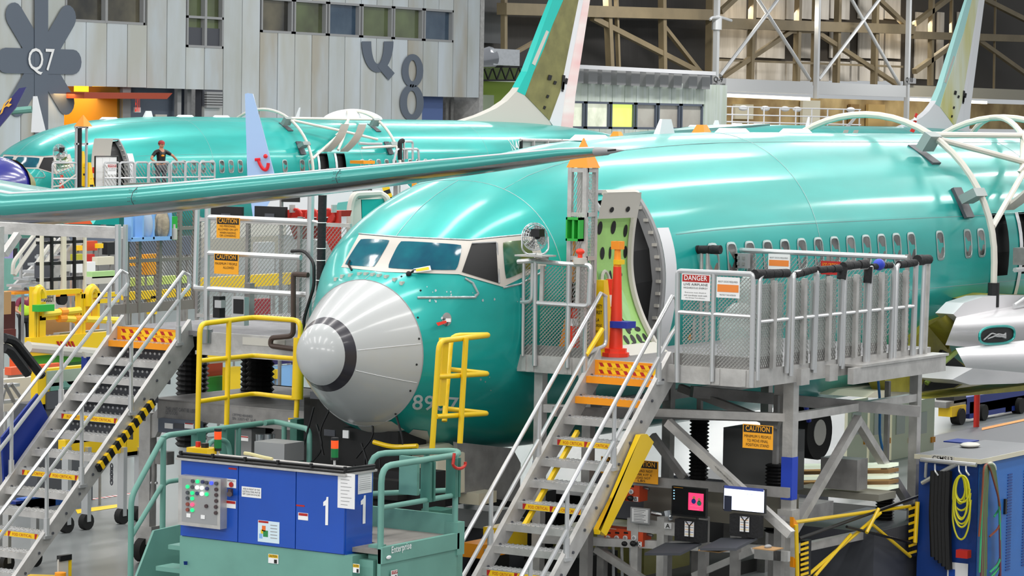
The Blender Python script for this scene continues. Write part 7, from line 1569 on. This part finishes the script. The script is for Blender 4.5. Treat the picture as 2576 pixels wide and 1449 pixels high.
for (a,c,e,f,Y,th,m_,nm_,lab,cat) in clut2:
    o_=lb(a,c,e,f,Y,th,m_,nm_,None,label=lab,cat=cat)
    if cat=='chest': lb(a+8,c-5,e+50,c+2,Y-.1,th,mat('lid_red','e8623a',.5),'lid',o_)
o_=P(104,760,y=12.97); rt=text('RUBBER',plane_fn(o_,P(136,760,y=12.97)-o_,(0,0,.16)),'btx',None,bold=True); rt.parent=[o for o in bpy.data.objects if o.name.startswith('rubber_bin_sign')][0]
MB().box((P(95,1018,y=9.5).x,9.5,GZ),(P(235,1018,y=9.5).x,10,P(100,1018,y=9.5).z)).obj('machine_plinth','dgrey',None,'dark grey plinth under the yellow edged machine','plinth')
ym_=thing('yellow_machine','yellow edged machine with sage and charcoal panels behind the left stairs','machine',P(160,1020,y=9.5)); Y5=9.5
for (a,c,e,f,dy_,m_,n_) in ((95,930,235,1018,0,'yel','frame'),(120,934,232,962,-.03,mat('sage_panel','9fb0a0',.5),'sage_panel'),(118,986,232,1018,-.03,'dgrey','charcoal_panel'),(128,964,225,974,-.03,'tealp','shelf_rail')): lb(a,c,e,f,Y5+dy_,.5 if dy_==0 else .1,m_,n_,ym_)
MB().prism([P(155,975,y=Y5-.05),P(165,958,y=Y5-.05),P(182,975,y=Y5-.05)],(0,.02,0)).obj('gusset','tealp',ym_)
MB().prism([P(212,885,y=9),P(260,902,y=9),P(250,940,y=9),P(228,935,y=9)],(0,.05,0)).obj('white_bracket','offw',None,'white triangular bracket above the yellow edged machine','bracket'); lb(217,898,227,937,9,.1,'navy','blue_bracket',None,label='dark blue bracket above the yellow edged machine',cat='bracket')
cart=thing('yellow_cart','yellow sided cart on casters under the left stairs','cart',P(290,1160,y=7.5)); Y6=7.4
for (a,c,e,f,m_,n_) in ((318,1060,360,1142,'yel','side_panel'),(165,1108,318,1138,'yel','side_panel'),(180,1092,270,1105,'navy','blue_rail'),(318,1138,360,1146,'grey','sill')): lb(a,c,e,f,Y6,.5,m_,n_,cart)
for a in (168,218,308,350): q=P(a,1150,y=Y6); MB().cyl((q.x,Y6-.05,GZ+.12),(q.x,Y6+.05,GZ+.12),.12,14).obj('wheel','rubber',cart,smooth='e'); MB().box((q.x-.04,Y6-.06,GZ+.12),(q.x+.04,Y6+.06,q.z+.15)).obj('caster_fork','alup',cart)
cart=thing('blue_dolly','blue framed low dolly on casters below the left stairs','cart',P(80,1300,y=5.8)); Y7=5.6
for (a,c,e,f,m_) in ((40,1262,140,1272,'navy'),(60,1255,200,1262,mat('dolly_blue','2f68c4',.5)),(20,1272,120,1280,'dgrey')): lb(a,c,e,f,Y7,.7,m_,'frame_bar',cart)
for a in (18,88): q=P(a,1300,y=Y7); MB().cyl((q.x,Y7-.04,GZ+.11),(q.x,Y7+.04,GZ+.11),.11,16).obj('wheel','rubber',cart,smooth='e'); MB().box((q.x-.03,Y7-.05,GZ+.11),(q.x+.03,Y7+.05,P(a,1275,y=Y7).z)).obj('caster_fork','alup',cart)
MB().tube([P(10,850,y=8),P(35,856,y=8),P(105,945,y=8)],.07,8,fillet=.1).tube([P(10,875,y=8),P(25,880,y=8),P(70,940,y=8)],.07,8,fillet=.1).obj('padded_rail','black',None,'pair of black padded handrails slanting down at the left edge','handrail',smooth='e')
ld=thing('step_ladder','small grey step ladder behind the upper end of the blue panel','ladder',P(35,1050,y=8.6)); 
for p,q_ in (((12,965),(35,1010)),((28,965),(52,1000)),((12,980),(-8,1060))): MB().tube([P(*p,y=8.6),P(*q_,y=8.6)],.03,6).obj('side_rail','aluD',ld)
for c in (968,1008): lb(10,c,50,c+4,8.6,.3,'alup','step',ld)
# blue wall bins with rags, green bottle holder on the left platform
yb2=yf-.12
bn=thing('wall_bin','pale blue two-compartment bin holding clear wrap and beige rags on the mesh fence','bin',P(375,600,y=yb2))
lb(331,525,432,604,yb2,.04,'lblue','back',bn); lb(331,598,432,604,yb2-.22,.22,'lblue','base',bn)
for a in (331,359,386,429): lb(a,525,a+3,602,yb2-.22,.22,'lblue','divider',bn)
MB().ball(P(373,565,y=yb2-.12),.16,12,(.75,.6,1.25)).obj('clear_wrap','plastic_sheet' in M and M['plastic_sheet'] or pb,None,'clear plastic wrap stuffed in the pale blue bin','plastic wrap',smooth=True)
b=MB(); q=P(408,565,y=yb2-.12); b.grid(lambda u,v: q+V(((.13+.02*math.sin(9*u*6.28+4*v))*math.sin(PI*v)*math.cos(2*PI*u),(.1)*math.sin(PI*v)*math.sin(2*PI*u),(.21+.015*math.sin(20*u+6*v))*math.cos(PI*v))),36,18); b.obj('rags',mat('rag_beige','b9ab94',.85,0,1,14,.3,9),None,'crumpled beige rags stuffed in the pale blue bin','rags',smooth=True)
lb(431,545,446,603,yb2-.1,.14,'gren','bottle_holder',None,label='green holder right of the pale blue bin',cat='holder'); q=P(438,585,y=yb2-.16); MB().cyl(q-V((0,0,.1)),q+V((0,0,.06)),.045,12).cyl(q+V((0,0,.06)),q+V((0,0,.12)),.018,8).obj('spray_bottle','offw',None,'clear spray bottle in the green holder','bottle',smooth='e')
# monitors, red jack, signs beyond the left gate
for a,lab in ((553,'left of two black monitors above the CAUTION gate'),(663,'right of two black monitors above the CAUTION gate')):
    t=thing('computer_monitor',lab,'monitor',L(a+20,548,1.3)); q=L(a-23,545,1.3); e_=L(a+55,521,1.3); MB().box((q.x,e_.y,q.z-.0),(q.x+.05,q.y,e_.z)).obj('back','blk',t); MB().box((q.x-.01,(q.y+e_.y)/2-.08,q.z+.0),(q.x,(q.y+e_.y)/2+.08,q.z+.05)).obj('mount','dgrey',t)
rj=thing('red_fixture','red steel fixture with two round holes and triangular end beyond the gate','fixture',L(790,640,1.6))
RX=1.5; pxx([(718,528),(852,530),(848,545),(722,548)],lx+RX,.3,'red','top_flange',rj); pxx([(852,530),(852,645),(838,640),(812,590),(826,545)],lx+RX-.05,.06,'red','end_plate',rj); pxx([(722,548),(830,548),(815,600),(740,602)],lx+RX+.3,.03,mat('red_dark','7c1710',.5),'back_plate',rj)
for a in (745,785,825): 
    q=L(a,545,RX-.02); MB().tube([q+V((0,.1*math.cos(x),.1*math.sin(x))) for x in [PI*2*i/14 for i in range(14)]],.02,6,closed=True).obj('ring','red',rj)
for a in (735,840): MB().box(L(a-4,535,RX-.1),L(a+4,515,RX)).obj('lug','alu',rj)
def farsign(a,c,e,f,D,lab,base,lines,head=None,**k):
    o=P(a,c,D=D); u=V((cT,-sT,0))*((e-a)/FPX*D); v=V((0,0,-(f-c)/FPX*D)); return sign('critical_area_sign',lab,o,u,v,base=base,lines=lines,**k)
farsign(708,483,755,508,44,'black notice under the long teal edge, THIS AREA REQUIRES ALL PERSONNEL','btx',[('THIS AREA REQUIRES ALL',.5,.25,.13,.9),('PERSONNEL TO PERFORM',.5,.45,.13,.86)],lm='wtx')
farsign(892,460,936,474,44,'red CRITICAL AREA sign between the long teal edge and the roof','redtx',[('CRITICAL',.5,.5,.35,.7),('AREA',.5,.92,.35,.4)],lm='ytx')
farsign(892,475,936,486,44,'black notice directly under the red CRITICAL AREA sign','btx',[('THIS AREA REQUIRES ALL',.5,.45,.28,.9)],lm='wtx')
zs=thing('striped_arm','yellow and black striped folding arm beyond the cockpit roof','arm',P(980,500,D=46))
MB().beam(P(968,463,D=46),P(985,518,D=46),.1,.1).obj('arm','blk',zs); 
for t_ in (.1,.45,.8): MB().beam(P(968,463,D=46).lerp(P(985,518,D=46),t_),P(968,463,D=46).lerp(P(985,518,D=46),t_+.17),.11,.11).obj('stripe','ycri',zs)
for (a,c,e,f,m_) in ((1036,452,1048,485,'org'),(1000,458,1005,515,'alup'),(960,455,1045,460,'alup'),(1046,462,1100,465,'ycri'),(1046,452,1110,455,'ycri')):
    MB().prism([P(a,c,D=47),P(e,c,D=47),P(e,f,D=47),P(a,f,D=47)],V((sT,cT,0))*.1).obj('frame_bar',m_,zs)
# background blocks seen through the lift, between bellows and through the mesh
blk=[(500,870,760,885,12,'yel','yellow_rail','long yellow rail seen behind the bellows'),(500,885,760,893,12.3,mat('pale_grey','b9b9b9',.5),'grey_rail','pale grey rail seen behind the bellows'),(680,880,745,905,12.6,mat('brick_orange','b5532a',.6),'orange_bin','brick orange bin behind the right bellows'),(505,910,560,950,12.6,'manred','orange_bin','orange bin between the yellow posts left of the bellows'),(505,952,600,985,12.4,mat('bin_green','1f7a2c',.5),'green_bin','dark green bin low behind the bellows'),(575,925,605,985,12.1,'yel','yellow_stand','yellow stand between the bellows columns'),(676,925,745,975,12.1,'lblue','blue_locker','pale blue locker right of the bellows'),(696,930,706,952,12,'yel','yellow_strip','yellow strip on the pale blue locker'),(690,905,745,912,12.2,mat('plum','3a2a6a',.6),'plum_strip','plum coloured strip above the pale blue locker'),
(330,648,362,668,13,mat('amber2','f2a51c',.5),'amber_part','amber part seen through the mesh, left'),(372,640,400,690,13,mat('amber3','e39a1a',.5),'amber_part','amber drum seen through the mesh, right'),(320,735,480,745,13,'yel','yellow_rail','yellow rail seen through the mesh fence'),(330,700,470,712,13.5,mat('lime_pale','c5dc7a',.5),'lime_bench','pale lime bench edge seen through the mesh fence'),(380,745,395,790,13,'yel','yellow_post','yellow post seen through the mesh fence'),(320,600,480,640,24,'bgrey','grey_unit','slate unit far behind the mesh fence'),
(500,560,720,590,16,'offw','white_unit','long white unit behind the CAUTION gate mesh'),(520,600,700,640,18,mat('beige_grey','a8a498',.6),'grey_unit','beige grey unit behind the CAUTION gate mesh'),(620,755,680,790,13,mat('maroon','8c2430',.6),'maroon_box','maroon box low behind the gate mesh'),(500,700,740,715,14,'yel','yellow_rail','yellow rail low behind the CAUTION gate mesh'),(560,640,600,700,15,'alup','silver_frame','silver frame behind the CAUTION gate mesh'),(650,610,690,700,15,'alup','silver_frame','second silver frame behind the CAUTION gate mesh'),(860,600,900,700,20,'grey','grey_unit','grey unit left of the cockpit windows')]
for (a,c,e,f,Y,m_,nm_,lab) in blk: lb(a,c,e,f,Y,.3,m_,nm_,None,label=lab,cat=nm_.split('_')[1])
# the person in the vest at far left
pf=P(61,880,z=GZ)
def vest(t,W_,s_):
    skin('hi_vis_vest',[W_(0,0,.95),W_(0,0,1.15),W_(0,0,1.33),W_(0,.1,1.42),W_(0,-.1,1.42)],[(0,1),(1,2),(2,3),(2,4)],[.165,.16,.175,.09,.09],mat('vest_lime','c8f03a',.5),t)
person('person in lime vest, maroon shirt and blue face mask holding a box',(pf.x,pf.y,GZ),-2.0,((.42,.25,1.28),(.35,-.3,1.1),(.2,.3,1.3),(.12,-.32,1.15)),mat('maroon_shirt','7c1f3f',.6),'blk',mat('hair_dark','241c18',.7),None,vest,mat('mask_blue','8fc3e0',.6),1.56)
# floor markings and small device
fm=thing('floor_tape','red and white striped floor tape beyond the left stairs','floor marking',P(280,1250,z=GZ))
A_,B__=P(200,1262,z=GZ+.004),P(362,1238,z=GZ+.004)
for k in range(24): p=A_.lerp(B__,k/24); q=A_.lerp(B__,(k+1)/24); n=V((0,.1,0)); MB().quad(p,q,q+n,p+n).obj('stripe','redtx' if k%2 else 'wtx',fm)
MB().quad(P(190,1282,z=GZ+.004),P(298,1268,z=GZ+.004),P(298,1276,z=GZ+.004),P(195,1292,z=GZ+.004)).obj('floor_tape','ycri',None,'plain yellow floor tape near the red and white tape','floor marking')
MB().quad(P(-60,1440,z=GZ+.004),P(140,1446,z=GZ+.004),P(140,1460,z=GZ+.004),P(-60,1460,z=GZ+.004)).obj('floor_tape','ycri',None,'yellow floor line at the bottom left corner','floor marking')
yd=thing('floor_device','white and yellow upright board with black clamp at the bottom left','device',P(165,1460,y=3)); q=P(147,1450,y=3.2); 
MB().box((q.x,3.2,GZ),(P(172,1410,y=3.2).x,3.22,P(147,1408,y=3.2).z)).obj('board','offw',yd); lb(173,1405,180,1455,3.2,.05,'yel','strip',yd); lb(152,1399,181,1408,3.18,.06,'blk','clamp',yd); q=P(152,1440,y=3.1); MB().cyl(q-V((0,0,.5)),q,.07,12).obj('yellow_lamp','org',yd,smooth='e')

# groups of look-alike kinds
GR={'access_platform':'work platforms beside the airplanes','platform_stairs':'aluminium platform stairs','airplane':'teal coated airplanes in the hall','caution_sign':'CAUTION signs on the stands','notice_sign':'white notices on the platforms','caution_decal':'small decals on the teal dock','safety_cone':'yellow safety cones','traffic_cone':'red traffic cones','belt_post':'belt head cone posts','pedestal_fan':'wire fans on the platforms','winglet':'winglets of the airplanes','hoop_gantry':'hoop gantries over the fuselages','step_box':'step boxes at the overwing exits','steel_frame':'steel framing of the hall','column':'silver columns of the far bay','bellows_column':'bellows columns under the stand','gauge_manifold':'orange gauge manifolds','computer_monitor':'monitors at the stands','mouse_pad':'mouse pads on the bench','computer_mouse':'mice on the bench','danger_sign':'DANGER signs on the railings','signal_light':'signal lights on the cabinet','critical_area_sign':'critical area signs','partition':'distant partitions','strip_light':'strip lights of the far bay','yellow_rail':'yellow rails in the background','binder':'binders at the left','yellow_notice':'yellow notices on the distant bench','aircraft_wing':'wings of the airplanes','wall_number':'painted wall numbers','beacon_cap':'orange caps over the crowns','floor_tape':'floor tapes at the left','silver_frame':'silver frames behind the gate','grey_unit':'grey units in the background','blue_dolly':'blue dollies','orange_bin':'orange bins behind the bellows','amber_part':'amber parts seen through the mesh'}
import collections
cnt=collections.Counter(o.name.split('.')[0] for o in COL.objects if o.parent is None and 'category' in o)
for o in COL.objects:
    n=o.name.split('.')[0]
    if o.parent is None and 'category' in o and cnt[n]>1 and n in GR and 'group' not in o: o['group']=GR[n]

# stands for the background items so that nothing hovers
def legs(o):
    xs=[v.co.x for v in o.data.vertices]; ys=[v.co.y for v in o.data.vertices]; z0=min(v.co.z for v in o.data.vertices)
    if z0-GZ < .05: return
    x0,x1,y0,y1=min(xs),max(xs),min(ys),max(ys); w=.03 if x1-x0<1 else .05
    for x in ((x0+w,x1-w) if x1-x0 > .3 else ((x0+x1)/2,)):
        MB().box((x-w/2,(y0+y1)/2-w/2,GZ),(x+w/2,(y0+y1)/2+w/2,z0)).obj('stand_leg','aluD',o)
NM=set(n for t_ in (clut,clut2) for n in [q_[7] for q_ in t_]) | set(q_[6] for q_ in blk)
NM -= {'green_tray','teal_machine','dark_teal_panel','binder','cardboard_sheet','cart_box'}
for o in list(COL.objects):
    if o.parent is None and o.type=='MESH' and o.name.split('.')[0] in NM: legs(o)
for o in list(COL.objects):
    if o.name.startswith('critical_area_sign') and o.location.y > 0:
        MB().box((o.location.x+.05,o.location.y+.03,GZ),(o.location.x+.09,o.location.y+.07,o.location.z)).obj('sign_post','aluD',o)
q=P(1000,460,D=47.05); MB().box((q.x,q.y,GZ),(q.x+.08,q.y+.08,q.z)).obj('post','aluD',zs)

for o in list(COL.objects):
    if o.parent is None and o.name.split('.')[0] in ('white_bracket','blue_bracket'): legs(o)
